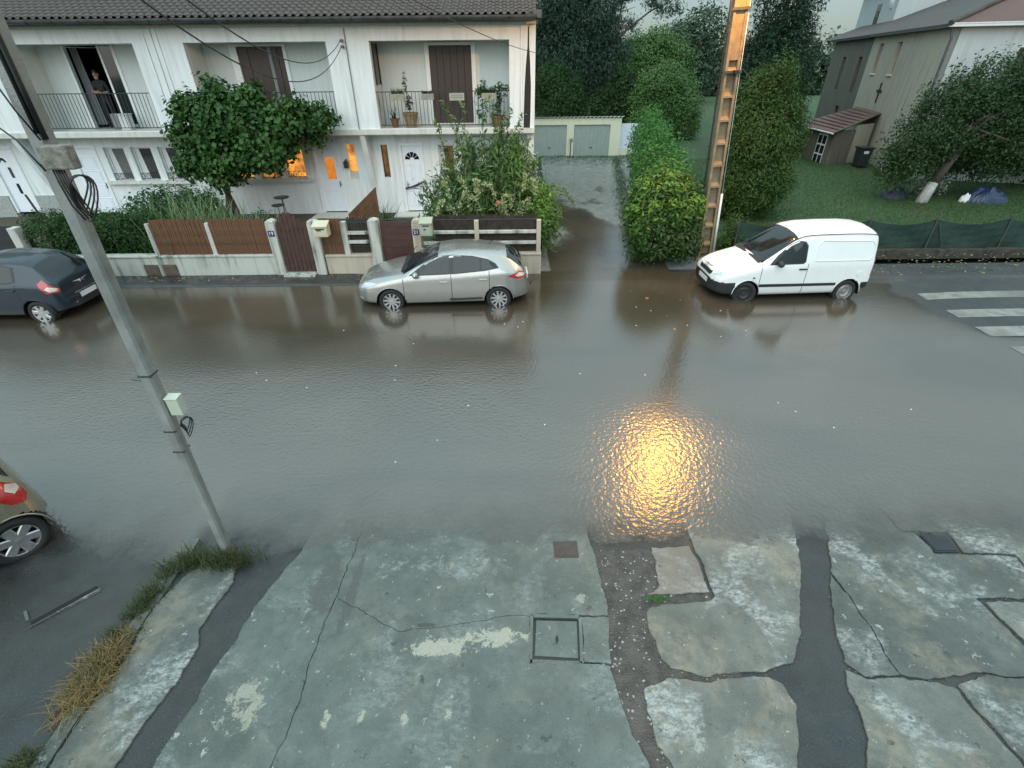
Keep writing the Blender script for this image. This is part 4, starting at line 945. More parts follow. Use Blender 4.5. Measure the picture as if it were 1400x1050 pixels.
q0 = fp(-.1, EZ, .05); MB().tube([(q0[0], q0[1], EZ), (q0[0] + .1, q0[1] - .05, EZ - .4), (q0[0] + .1, q0[1] - .05, 0)], .05, 8).build('downpipe', M_ZINC, cb)
# roof: left slope dark flat tiles, front hip reddish
def rp(s, u, z): p = C0 + DW * s + RX * u; return (p.x, p.y, z)
e = EZ + .10
RIDGE = [rp(6.5, 6.5, e + 2.5), rp(24, 6.5, e + 2.5)]
rfm = MB().add([rp(-.35, -.32, e), RIDGE[0], RIDGE[1], rp(11.0, -.32, e), rp(24, -.32, e)], [(0, 3, 4, 2, 1)]).build('left_roof_slope', M_FLATT, cb)
MB().add([rp(-.35, -.32, e - .01), rp(-.35, fx1, e - .01), rp(6.5, 10, e + 2.5), (RIDGE[0][0], RIDGE[0][1], e + 2.49)], [(0, 1, 2, 3)]).build('front_roof_slope', M_REDT, cb)
MB().tube([rp(-.35, -.32, e + .03), (RIDGE[0][0], RIDGE[0][1], e + 2.53)], .11, 8).build('hip_tiles', M_FLATT, cb)
# unpainted neighbour continuing the same wall
nb_ = thing('old_house', 'old unpainted dark rendered house joined to the far end of the grey building', 'house', wp(15, 0))
m = MB(); wallrun(m, 10.904, 20.5, [(12.2, 13.0, 3.2, 5.2), (16.2, 17.0, 3.2, 5.2), (14.2, 15.2, 0.1, 2.3)]); m.build('wall', M_BARER, nb_)
for a, z0, z1 in ((12.2, 3.2, 5.2), (16.2, 3.2, 5.2), (14.2, .1, 2.3)): wbox(MB(), a, a + (.8 if z0 > 1 else 1.0), -.18, -.22, z0, z1).build('window' if z0 > 1 else 'door', M_SHUT, nb_)
wbox(MB(), 11.02, 21, .30, .16, EZ - .05, EZ + .10).build('gutter', M_IRON, nb_)
# white gable house behind
wg = thing('gable_house', 'tall white gabled house rising behind the grey roof', 'house', rp(22, 7, 0))
m = MB(); P = [rp(16.5, 2.2, 0), rp(16.5, 12, 0), rp(16.5, 12, 9.6), rp(16.5, 7.0, 11.8), rp(16.5, 2.2, 9.6)]; Q = [tuple(Vector(p) + DW * 9) for p in P]
m.add(P + Q, [(0, 1, 2, 3, 4), (9, 8, 7, 6, 5), (0, 5, 6, 1), (1, 6, 7, 2), (4, 9, 5, 0)]); m.build('wall', M_BLUEW, wg)
P2 = [rp(16.2, 1.8, 9.45), rp(16.2, 7, 11.95), rp(16.2, 12.4, 9.45)]; Q2 = [tuple(Vector(p) + DW * 9.5) for p in P2]
MB().add(P2 + Q2, [(0, 1, 4, 3), (1, 2, 5, 4)]).build('roof', M_FLATT, wg)
f_ = [tuple(Vector(rp(20.0, 2.2, z)) + NW * .02 + DW * u) for z in (6.9, 8.4) for u in (0, 1.0)]
MB().add(f_, [(0, 1, 3, 2)]).build('window', M_PANE, wg)
MB().lathe(tuple(Vector(rp(17.6, 2.1, 8.3))), [(.02, -.05), (.35, .05), (.38, .09)], 'x', 14).build('satellite_dish', M_GUTW, wg)

# porch annex with red roof
po = thing('porch', 'low brown porch with a red tiled roof and glazed white door on the lawn', 'porch', (17.6, 30, 0))
MB().box(17.65, 17.77, 29.75, 30.28, -.1, 1.72).box(17.65, 17.77, 31.26, 33.3, -.1, 1.72).box(17.65, 17.77, 30.281, 31.259, 1.60, 1.72).build('wall', M_BARER, po)
v = [(17.78, 29.76), (19.05, 30.2), (19.0, 30.32), (17.78, 29.9)]; MB().prism(v, 'z', -.1, 1.82).build('near_wall', M_BARER, po)
v = [(19.07, 30.21), (20.45, 30.98), (20.40, 31.1), (19.03, 30.33)]; MB().prism(v, 'z', -.1, 2.05).build('white_wall', M_GREYW, po)
d = MB().box(17.66, 17.70, 30.29, 31.25, -.05, 1.59).build('door', M_GUTW, po)
for k in range(3):
    z = .12 + k * .49
    for y in (30.38, 30.82): MB().box(17.645, 17.659, y, y + .34, z, z + .40).build('pane', M_PANE, d)
rp_ = [(17.25, 29.2, 1.74), (20.62, 31.05, 2.48), (22.0, 35.5, 2.48), (17.5, 33.6, 1.74)]
MB().add(rp_ + [(x, y, z + .09) for x, y, z in rp_], [(0, 3, 2, 1), (4, 5, 6, 7), (0, 1, 5, 4), (1, 2, 6, 5), (2, 3, 7, 6), (3, 0, 4, 7)]).build('roof', M_REDT, po)
rr_ = MB()
for k in range(1, 9):
    a_, c_ = Vector(rp_[0]).lerp(Vector(rp_[1]), k / 9), Vector(rp_[3]).lerp(Vector(rp_[2]), k / 9); rr_.tube([a_ + Vector((0, 0, .10)), c_ + Vector((0, 0, .10))], .028, 5)
o_ = rr_.build('tile_courses', M_REDT, po); o_['kind'] = 'stuff'
MB().tube([(17.22, 29.17, 1.76), (17.47, 33.6, 1.76)], .045, 6).build('roof_edge', M_GUTW, po)
MB().tube([(17.22, 29.17, 1.80), (20.62, 31.03, 2.54)], .035, 6).build('roof_edge', M_BARER, po)
# wheeled bin
bn = thing('wheeled_bin', 'dark wheeled bin standing beside the low porch', 'bin', (19.1, 29.0, .1))
MB().prism([(18.86, .2), (19.34, .2), (19.42, 1.05), (18.78, 1.05)], 'y', 28.75, 29.3).build('bin_body', M_IRON, bn, bevel=.02)
MB().box(18.74, 19.46, 28.68, 29.36, 1.06, 1.13).build('lid', M_IRON, bn, bevel=.02)
for x in (18.9, 19.3): MB().lathe((x, 29.3, .15), [(.001, -.03), (.12, -.03), (.12, .03), (.001, .03)], 'x', 14).build('wheel', M_IRON, bn)
MB().box(18.95, 19.2, 28.735, 28.749, .82, .95).build('label_plate', M_GUTW, bn)
# ================================================================ FOLIAGE HELPERS
def leaf_mat(name, c1, c2, c3=None, rough=0.42, scale=0.8, trans=0.22):
    b = NB(name); v = b.coord('Position')
    gi = b.n('ShaderNodeNewGeometry'); r = gi.outputs['Random Per Island']
    n = b.noise(v, scale, 3)
    col = b.mix(r, c1, c2)
    if c3 is not None: col = b.mix(b.math('MULTIPLY', b.rng(n, 0.45, 0.65), 0.8), col, c3)
    sh = b.pbsdf(Base_Color=col, Roughness=rough, **{'Specular IOR Level': 0.22})
    t = b.n('ShaderNodeBsdfTranslucent'); b.put(t.inputs['Color'], b.mix(0.5, col, (0.10, 0.16, 0.02)))
    mx = b.n('ShaderNodeMixShader'); mx.inputs[0].default_value = trans; b.put(mx.inputs[1], sh); b.put(mx.inputs[2], t.outputs[0])
    return b.done(mx.outputs[0])
M_BARK = simple('bark', (0.07, 0.06, 0.05), 0.85, var=0.4, scale=10, bump=0.7, fine=30)
M_STEM = simple('green_stem', (0.07, 0.09, 0.035), 0.7, var=0.3)

def leaf_cards(C, N, size, aspect=2.2, fold=0.25, jitter=0.6, droop=0.0, rs=npr):
    """diamond leaves at points C facing roughly N; returns V, F (quads)"""
    n = len(C)
    N = N + rs.normal(0, jitter, (n, 3)); N /= np.linalg.norm(N, axis=1, keepdims=True) + 1e-9
    T = rs.normal(0, 1, (n, 3)); T[:, 2] -= droop; T -= N * (T * N).sum(1, keepdims=True); T /= np.linalg.norm(T, axis=1, keepdims=True) + 1e-9
    B = np.cross(N, T)
    s = (size * rs.uniform(0.6, 1.35, n))[:, None]
    V = np.stack([C - T * s * .5, C + B * s * .5 / aspect + N * s * fold * .2, C + T * s * .5, C - B * s * .5 / aspect + N * s * fold * .2], 1).reshape(-1, 3)
    return V, np.arange(4 * n).reshape(-1, 4)
def crown_points(lobes, n, clump=0.0, nclump=0, shell=0.55, rs=npr, zmin=None):
    """points through ellipsoid lobes (cx,cy,cz,rx,ry,rz), gathered in clumps, more towards the surface"""
    L = np.array(lobes, float); w = np.cbrt(L[:, 3] * L[:, 4] * L[:, 5]) ** 2.3; w /= w.sum()
    def sample(k):
        idx = rs.choice(len(L), k, p=w); d = rs.normal(0, 1, (k, 3)); d /= np.linalg.norm(d, axis=1, keepdims=True)
        r = np.where(rs.rand(k) < shell, rs.uniform(0.80, 1.06, k), rs.rand(k) ** (1 / 2.2))
        return L[idx, :3] + d * L[idx, 3:6] * r[:, None], d
    if nclump:
        C, D = sample(nclump); i = rs.randint(0, nclump, n)
        off = rs.normal(0, 1, (n, 3)) * clump
        P = C[i] + off; N = D[i] * 0.7 + off / (clump + 1e-6) * 0.3
    else: P, N = sample(n)
    if zmin is not None:
        k = P[:, 2] > zmin; P, N = P[k], N[k]
    return P, N
def foliage(name, parts, mat, parent=None, origin=None):
    """parts: list of (V,F) quads in world coordinates"""
    V, F, b = [], [], 0
    for v, f in parts: V.append(v); F.append(f + b); b += len(v)
    V = np.concatenate(V); F = np.concatenate(F)
    o = np.array(wloc(parent) if parent is not None else origin)
    me = np_mesh(name, V - o, F, mat)
    ob = bpy.data.objects.new(name, me); COL.objects.link(ob)
    if parent is not None: ob.parent = parent
    else: ob.location = tuple(o)
    return ob
UP = np.array([0, 0, 0.6])
def crown(parent, lobes, n, size, mat, name='crown', clump=0.25, nclump=400, aspect=2.0, shell=0.6, jitter=0.7, droop=0.4, zmin=None, seed=1):
    rs = np.random.RandomState(seed)
    P, N = crown_points(lobes, n, clump, nclump, shell, rs, zmin)
    return foliage(name, [leaf_cards(P, N + UP, size, aspect, jitter=jitter, droop=droop, rs=rs)], mat, parent)
def trunk(parent, base, top, r0, r1, limbs=6, spread=1.5, mat=M_BARK, seed=0, lz=(0.45, 0.95), name='trunk', rise=0.8):
    q = random.Random(seed); base, top = Vector(base), Vector(top)
    pts = [base.lerp(top, t / 6) + Vector((q.uniform(-.05, .05), q.uniform(-.05, .05), 0)) * (1 if 0 < t < 6 else 0) * (top - base).length * .25 for t in range(7)]
    m = MB().tube([base - Vector((0, 0, .1))] + pts, [r0 * 1.35] + [r0 + (r1 - r0) * t / 6 for t in range(7)], 10)
    for k in range(limbs):
        t = q.uniform(*lz); p = base.lerp(top, t); a = q.uniform(0, 2 * PI); L = spread * q.uniform(.6, 1.1)
        d = Vector((math.cos(a) * L, math.sin(a) * L, L * rise * q.uniform(.5, 1.3))); rr = (r0 + (r1 - r0) * t) * .55
        m.tube([p, p + d * .4 + Vector((0, 0, .06 * L)), p + d * .75, p + d], [rr, rr * .75, rr * .5, rr * .25], 6)
    return m.build(name, mat, parent, smooth=True)
def tree(name, label, cat, base, top, r0, lobes, n, size, mat, group=None, seed=0, limbs=7, spread=2, clump=0.3, nclump=400, **k):
    t = thing(name, label, cat, base, group)
    trunk(t, base, top, r0, r0 * .35, limbs, spread, seed=seed)
    crown(t, lobes, n, size, mat, clump=clump, nclump=nclump, seed=seed + 1, **k)
    return t
def blades(C, h, lean, w, rs, seg=3):
    """grass or strap leaves: tapered strips bending over; returns V,F (quads)"""
    n = len(C); a = rs.uniform(0, 2 * PI, n); d = np.stack([np.cos(a), np.sin(a), 0 * a], 1); sd = np.stack([-np.sin(a), np.cos(a), 0 * a], 1)
    H = (h * rs.uniform(.55, 1.25, n))[:, None]; Ln = (lean * rs.uniform(.3, 1.4, n))[:, None]
    Vs = []
    for k in range(seg + 1):
        t = k / seg; c = C + d * Ln * t ** 1.8 + np.array([0, 0, 1.0]) * H * (t - 0.28 * Ln / (H + 1e-6) * t ** 2.5)
        ww = w * (1 - t) ** .7 + .0008
        Vs += [c - sd * ww, c + sd * ww]
    V = np.stack(Vs, 1).reshape(-1, 3); m = 2 * (seg + 1)
    F = np.concatenate([np.arange(n)[:, None] * m + np.array([[2 * k, 2 * k + 1, 2 * k + 3, 2 * k + 2]]) for k in range(seg)])
    return V, F
# ================================================================ CARS
def paint(name, c, metal=0.0, rough=0.3, coat=0.8, litter=False):
    b = NB(name); v = b.coord()
    n = b.noise(v, 2.5, 5); fl = b.noise(v, 400, 1); sp = b.noise(v, 30, 4, 0.7)
    z = b.sep(v)[2]
    col = b.mix(b.math('MULTIPLY', b.rng(n, 0.4, 0.65), 0.12), c, tuple(x * 0.7 for x in c))
    # road film towards the sills
    col = b.mix(b.math('MULTIPLY', b.rng(b.math('ADD', z, b.math('MULTIPLY', sp, 0.25)), 0.34, 0.62, 1.0, 0.0), 0.45), col, (0.10, 0.09, 0.075))
    if litter:   # wet leaf crumbs and grime stuck on the roof
        fl_ = b.math('MULTIPLY', b.rng(b.noise(v, 26, 4, 0.7), 0.60, 0.66), b.rng(b.noise(v, 2.2, 3), 0.48, 0.60)); fl_ = b.math('MULTIPLY', fl_, b.rng(z, 1.68, 1.74))
        col = b.mix(b.math('MULTIPLY', fl_, 0.8), col, (0.16, 0.12, 0.07))
    kw = dict(Base_Color=col, Roughness=b.rng(sp, 0.35, 0.65, rough - 0.05, rough + 0.1), Metallic=metal)
    kw['Coat Weight'] = coat; kw['Coat Roughness'] = 0.05
    return b.done(b.pbsdf(**kw))
M_SILVER = paint('silver_paint', (0.40, 0.39, 0.37), 0.75, 0.30)
M_WHITEP = paint('white_paint', (0.78, 0.80, 0.80), 0.0, 0.35, 0.5, True)
M_BLUEP = paint('blue_paint', (0.006, 0.017, 0.030), 0.2, 0.32, 0.45)
M_BEIGEP = paint('beige_paint', (0.36, 0.32, 0.225), 0.6, 0.3)
M_TYRE = simple('tyre_rubber', (0.018, 0.018, 0.018), 0.75, var=0.3, scale=20)
M_ALLOY = simple('alloy', (0.50, 0.50, 0.50), 0.35, metal=0.8, var=0.15, scale=15)
M_STEEL = simple('steel_wheel', (0.30, 0.30, 0.29), 0.45, metal=0.5, var=0.3, scale=12)
M_BLACKP = simple('black_plastic', (0.022, 0.023, 0.024), 0.5, var=0.25)
M_GAP = simple('panel_gap', (0.006, 0.006, 0.006), 0.8)
M_CARGL = glass_mat('car_glass', (0.012, 0.016, 0.018), 0.02)
M_HEADL = simple('headlamp', (0.62, 0.65, 0.66), 0.12, metal=0.5, var=0.3, scale=16, coat=1)
M_TAILR = simple('tail_red', (0.42, 0.012, 0.012), 0.18, var=0.25, coat=1)
M_TAILW = simple('tail_clear', (0.62, 0.50, 0.42), 0.15, var=0.2, coat=1)
M_CHROME = simple('chrome', (0.65, 0.66, 0.67), 0.15, metal=1.0, var=0.05)
M_PLATE = simple('number_plate', (0.72, 0.72, 0.70), 0.4, var=0.08)
M_SEAT = simple('car_seat', (0.035, 0.035, 0.037), 0.8)

def interp(tab, x):
    t = np.array(tab, float)
    return np.interp(x, t[:, 0], t[:, 1])
def smooth_tab(tab, L, w=0.05):
    xs = np.linspace(-0.3, L + 0.3, 600); y = interp(tab, xs)
    k = int(w / (xs[1] - xs[0])); ker = np.exp(-np.linspace(-2, 2, 2 * k + 1) ** 2) if k else np.array([1.0]); ker /= ker.sum()
    yy = np.convolve(np.pad(y, k, 'edge'), ker, 'valid')
    return lambda x: np.interp(x, xs, yy)
def in_poly(x, z, poly):
    c = False; n = len(poly)
    for i in range(n):
        x1, z1 = poly[i]; x2, z2 = poly[(i + 1) % n]
        if (z1 > z) != (z2 > z) and x < (x2 - x1) * (z - z1) / (z2 - z1) + x1: c = not c
    return c
def wheel(par, c, r, width, out, spokes, mat, hub=0.62, flat=False, steer=0.0):
    """c centre; out = +1/-1 side that faces outwards in local y"""
    w = width / 2
    prof = [(r * .66, -w * .9), (r * .9, -w), (r * .985, -w * .7), (r, 0), (r * .985, w * .7), (r * .9, w), (r * .66, w * .9), (r * .64, 0), (r * .66, -w * .9)]
    ty = MB().lathe((0, 0, 0), prof, 'y', 30, cap=False)
    rim = MB(); o = out * w * .72
    rim.lathe((0, 0, 0), [(r * .67, out * w * .9), (r * .62, out * w * .84), (r * .60, out * w * .3), (r * .655, out * w * .1)], 'y', 30, cap=False)
    rim.lathe((0, 0, 0), [(r * .14, o - out * .01), (r * .14, o + out * .012), (0.001, o + out * .016)], 'y', 14, cap=False)
    back = MB().lathe((0, 0, 0), [(r * .61, out * w * .12), (0.001, out * w * .10)], 'y', 24, cap=False)
    if flat:
        rim.lathe((0, 0, 0), [(r * .60, out * w * .55), (r * .48, out * w * .62), (r * .42, out * w * .80), (r * .30, out * w * .62), (r * .16, out * w * .58), (0.001, out * w * .60)], 'y', 30, cap=False)
    for k in range(spokes):
        a = 2 * PI * (k + .25) / spokes; d = Vector((math.cos(a), 0, math.sin(a))); t = Vector((-math.sin(a), 0, math.cos(a))); hw = r * (.92 / spokes if spokes > 8 else 1.1 / spokes)
        p0, p1 = d * r * .10 + Vector((0, o, 0)), d * r * .635 + Vector((0, out * w * .80, 0)); e = Vector((0, out * .012, 0))
        rim.add([p0 - t * hw * .9, p0 + t * hw * .9, p1 + t * hw, p1 - t * hw, p0 - t * hw * .6 + e, p0 + t * hw * .6 + e, p1 + t * hw * .8 + e, p1 - t * hw * .8 + e],
                [(0, 1, 2, 3), (4, 7, 6, 5), (0, 4, 5, 1), (1, 5, 6, 2), (2, 6, 7, 3), (3, 7, 4, 0)])
    me = ty.mesh('wheel', smooth=True); me.materials.append(M_TYRE)
    W = bpy.data.objects.new('wheel', me); COL.objects.link(W); W.parent = par; W.location = c; W.rotation_euler = (0, 0, steer)
    for nm, mb, mt in (('rim', rim, mat), ('brake_disc', back, M_GAP)):
        me = mb.mesh(nm, smooth=False); me.materials.append(mt); ob = bpy.data.objects.new(nm, me); COL.objects.link(ob); ob.parent = W
    return W

def car(name, label, cat, S, loc, rotz, mat, group=None):
    """S describes one car: profile tables over x (0 = nose), in metres above the road."""
    root = thing(name, label, cat, loc, group); root.rotation_euler = (0, 0, rotz); root.scale = (S.get('xs', 1.0), 1, 1)
    L = S['L']; mid = L / 2
    T = {k: smooth_tab(S[k], L, S.get('sm', {}).get(k, 0.05)) for k in ('zc', 'zb', 'w', 'zbelt', 'wbelt', 'yr', 'zr')}
    xs = set(np.round(np.linspace(0, L, S.get('nx', 120)), 4)) | set(np.round(np.linspace(0, .15, 10), 4)) | set(np.round(np.linspace(L - .12, L, 8), 4))
    for sx in S['seams']: xs |= {round(sx - .007, 4), round(sx + .007, 4)}
    xs = np.array(sorted(xs)); keep = [0]
    for i in range(1, len(xs)):
        if xs[i] - xs[keep[-1]] > 0.004: keep.append(i)
    xs = xs[keep]
    segs = S.get('segs', [2, 2, 8, 8, 3, 9, 5, 6])
    NK = sum(segs)
    rings = np.zeros((len(xs), NK + 1, 3)); reg = []
    for s, q in enumerate(segs): reg += [s] * q
    for i, x in enumerate(xs):
        zb, w, zbt, wb, yr, zr, zc = [float(T[k](x)) for k in ('zb', 'w', 'zbelt', 'wbelt', 'yr', 'zr', 'zc')]
        zm = min(max(0.55, zb + .1), zbt - .06)
        ctl = [(0, zb), (max(.05, w - .14), zb), (w - .025, zb + .06), (w, zm), (w - .012, zbt - .07), (wb, zbt), (yr, zr), (yr * .62, zr + (zc - zr) * .72), (0, zc)]
        pts = []
        for s, q in enumerate(segs):
            for t in range(q):
                u = t / q; pts.append((ctl[s][0] * (1 - u) + ctl[s + 1][0] * u, ctl[s][1] * (1 - u) + ctl[s + 1][1] * u))
        pts.append(ctl[-1]); P = np.array(pts)
        for it in range(3):
            Q = P.copy(); Q[1:-1] = P[1:-1] * .5 + (P[:-2] + P[2:]) * .25; P = Q
        rings[i, :, 0] = x; rings[i, :, 1] = P[:, 0]; rings[i, :, 2] = P[:, 1]
    parts = {}
    def put(key, quad, side):
        vs, fs = parts.setdefault(key, ([], []))
        b = len(vs); q = [(mid - p[0], -side * p[1] * -1.0, p[2]) for p in quad]
        vs += q; fs.append((b, b + 1, b + 2, b + 3) if side > 0 else (b + 3, b + 2, b + 1, b))
    wx = S['wheels']; R = S['arch']
    for i in range(len(xs) - 1):
        for k in range(NK):
            q = [rings[i, k], rings[i + 1, k], rings[i + 1, k + 1], rings[i, k + 1]]
            cx, cy, cz = np.mean(q, 0); rg = reg[k]
            thin = any(abs(cx - sx) < .0075 for sx in S['seams'])
            for side in (1, -1):
                key = 'body'
                if cy > .42 and cz < .8 and any((cx - a) ** 2 + (cz - S['wr']) ** 2 < R * R for a in wx): continue
                if rg <= 0: key = 'underbody'
                elif rg in (6, 7) and S['ws'][0] < cx < S['ws'][1] : key = 'windscreen'
                elif rg in (6, 7) and 'rw' in S and S['rw'][0] < cx < S['rw'][1] and cy < S['rw'][2]: key = 'rear_window'
                else:
                    for hk, (fn) in S['lamps'].items():
                        if fn(cx, cy, cz): key = (hk, side, 0) if hk == 'taillight' else (hk, 0, int(cx > 2)); break
                    else:
                        if rg in (1, 2, 3, 4) and 'trim' in S and S['trim'](cx, cz): key = ('trim', 0, 0)
                        elif rg in (2, 3, 4) and cz > S.get('doorz', .27) :
                            for dn, (a, b_) in enumerate(S['doors']):
                                if a < cx < b_: key = ('door', side, dn)
                            if thin and any(a - .02 < cx < b_ + .02 for a, b_ in S['doors']): key = ('panel_gap', side, int(np.argmin([abs(cx - q) for q in S['seams']])))
                put(key, q, side)
    # end caps
    for i, flip in ((0, False), (len(xs) - 1, True)):
        for k in range(NK):
            c0 = np.array([xs[i], 0, rings[i, k, 2]]); c1 = np.array([xs[i], 0, rings[i, k + 1, 2]])
            q = [rings[i, k], rings[i, k + 1], c1, c0]
            for side in (1, -1): put(('bumper', 0, 0) if 'bumper' in S and i == 0 and c0[2] < .60 else 'body', q if not flip else q[::-1], side)
    def mesh_part(nm, vs, fs, mt, parent=root):
        me = bpy.data.meshes.new(nm); me.from_pydata(vs, [], fs)
        bmm = bmesh.new(); bmm.from_mesh(me); bmesh.ops.remove_doubles(bmm, verts=bmm.verts, dist=0.0008)
        bmesh.ops.dissolve_degenerate(bmm, dist=0.0005, edges=bmm.edges); bmesh.ops.recalc_face_normals(bmm, faces=bmm.faces) if False else None
        bmm.to_mesh(me); bmm.free(); me.polygons.foreach_set('use_smooth', [True] * len(me.polygons)); me.materials.append(mt); me.update()
        o = bpy.data.objects.new(nm, me); COL.objects.link(o); o.parent = parent; return o
    mats = {'body': mat, 'underbody': M_BLACKP, 'side_window': M_CARGL, 'window_pillar': M_BLACKP, 'windscreen': M_CARGL, 'rear_window': M_CARGL, 'panel_gap': M_GAP,
            'headlight': M_HEADL, 'taillight': M_TAILR, 'reversing_light': M_TAILW, 'fog_light': M_HEADL, 'bumper': S.get('bumper', M_BLACKP), 'trim': M_BLACKP, 'door': mat, 'grille': M_BLACKP}
    obs = {}
    for key, (vs, fs) in parts.items():
        nm = key if isinstance(key, str) else key[0]
        obs[key] = mesh_part(nm, vs, fs, mats[nm])
    def surf(x, z, side=1):
        """point on the side of the body at x, z (local)"""
        i = int(np.argmin(abs(xs - x))); r = rings[i]; k = int(np.argmin(abs(r[6:28, 2] - z))) + 6
        return Vector((mid - x, side * r[k, 1], z))
    def ysurf(x, z, upper=True):
        i = int(np.clip(np.searchsorted(xs, x) - 1, 0, len(xs) - 2)); t = (x - xs[i]) / (xs[i + 1] - xs[i])
        r = rings[i] * (1 - t) + rings[i + 1] * t; k0 = segs[0] + segs[1]
        zz = np.maximum.accumulate(r[k0:, 2]); return float(np.interp(z, zz, r[k0:, 1]))
    def overlay(nm, poly, mt, off, parent=None, rows=5, step=.03):
        """smooth patch lying just proud of the car side: poly is x-monotone in (x, z)"""
        P = poly; px_ = sorted({p[0] for p in P}); x0, x1 = px_[0], px_[-1]; n = max(3, int((x1 - x0) / step))
        cols = sorted({round(x0 + (x1 - x0) * i / n, 4) for i in range(n + 1)} | set(px_))
        def span(x):
            zs = []
            for i in range(len(P)):
                (a, za), (c, zc_) = P[i], P[(i + 1) % len(P)]
                if a == c:
                    if abs(x - a) < 1e-6: zs += [za, zc_]
                elif min(a, c) - 1e-9 <= x <= max(a, c) + 1e-9: zs.append(za + (zc_ - za) * (x - a) / (c - a))
            return min(zs), max(zs)
        for side in (1, -1):
            vs = []
            for x in cols:
                lo, hi = span(x)
                for j in range(rows + 1):
                    z = lo + (hi - lo) * j / rows; vs.append((mid - x, side * (ysurf(x, z) + off), z))
            m_ = rows + 1; fs = []
            for i in range(len(cols) - 1):
                for j in range(rows):
                    q = (i * m_ + j, (i + 1) * m_ + j, (i + 1) * m_ + j + 1, i * m_ + j + 1); fs.append(q if side > 0 else q[::-1])
            mesh_part(nm, vs, fs, mt, parent or root)
    for nm, poly, mt, off in S['over']: overlay(nm, poly, mats.get(mt, mt) if isinstance(mt, str) else mt, off)
    # wheel wells
    for a in wx:
        for side in (1, -1):
            yy = float(T['w'](a)); m = MB(); n = 16
            arc = [(mid - a + R * math.cos(PI * k / n * 1.12 - .19), S['wr'] + R * math.sin(PI * k / n * 1.12 - .19)) for k in range(n + 1)]
            vs = [(u, side * (yy - .012), w_) for u, w_ in arc] + [(u, side * (yy - .36), w_) for u, w_ in arc]
            m.add(vs, [(k, k + 1, n + 2 + k, n + 1 + k) for k in range(n)])
            vs2 = [(u, side * (yy - .36), w_) for u, w_ in arc]; m.add(vs2, [tuple(range(n + 1))])
            o = m.build('wheel_well', M_GAP, None); o.parent = root
            lip = MB().tube([(mid - a + R * math.cos(PI * k / n), side * (yy - .010), S['wr'] + R * math.sin(PI * k / n)) for k in range(n + 1)], S.get('lip', .011), 6).mesh('arch_lip', smooth=True)
            lip.materials.append(S.get('lipm', mat)); lo = bpy.data.objects.new('arch_lip', lip); COL.objects.link(lo); lo.parent = root
    for a in wx:
        for side in (1, -1):
            wheel(root, (mid - a, side * (float(T['w'](a)) - .125), S['wr']), S['wr'], .20, side, S['spokes'], S.get('frim', S['rim']) if a == wx[0] else S['rim'], flat=S.get('flat', False), steer=S.get('steer', 0) if a == wx[0] else 0)
    def addm(nm, mb, mt, parent=root, smooth=False, bevel=0.0):
        me = mb.mesh(nm, smooth=smooth); me.materials.append(mt); o = bpy.data.objects.new(nm, me); COL.objects.link(o); o.parent = parent
        if bevel:
            md = o.modifiers.new('bevel', 'BEVEL'); md.width = bevel; md.segments = 3
        return o
    # handles and mirrors
    for hx, hz in S['handles']:
        for side in (1, -1):
            p = surf(hx, hz, side)
            dn = [n for n, (a, b_) in enumerate(S['doors']) if a < hx < b_]
            par = obs.get(('door', side, dn[0])) if dn else root
            addm('handle', MB().box(p.x - .10, p.x + .10, p.y - .012 * (1 if side > 0 else -1) , p.y + side * .028, hz - .016, hz + .018), S.get('handlem', mat), par or root, bevel=.010)
    for side in (1, -1):
        x, z = S['mirror']; p = surf(x, z - .02, side); p.z = z
        m = MB()
        nseg = 10; vs = []
        for i in range(7):
            u = i / 6 * 2 - 1; rr = math.sqrt(max(0, 1 - abs(u) ** 2.6)) + .02
            for k in range(nseg):
                a = 2 * PI * k / nseg; vs.append((p.x - .02 + .075 * rr * math.cos(a), p.y + side * (.11 + .10 * u), z + .03 + .075 * rr * math.sin(a)))
        m.add(vs, [(i * nseg + k, i * nseg + (k + 1) % nseg, (i + 1) * nseg + (k + 1) % nseg, (i + 1) * nseg + k) for i in range(6) for k in range(nseg)] + [tuple(range(nseg)), tuple(range(6 * nseg, 7 * nseg))])
        m.tube([(p.x, p.y - side * .03, z - .02), (p.x - .01, p.y + side * .08, z + .01)], .022, 6)
        addm('wing_mirror', m, S.get('mirrorm', mat), smooth=True)
    return root, dict(mid=mid, surf=surf, addm=addm, obs=obs, T=T, root=root)

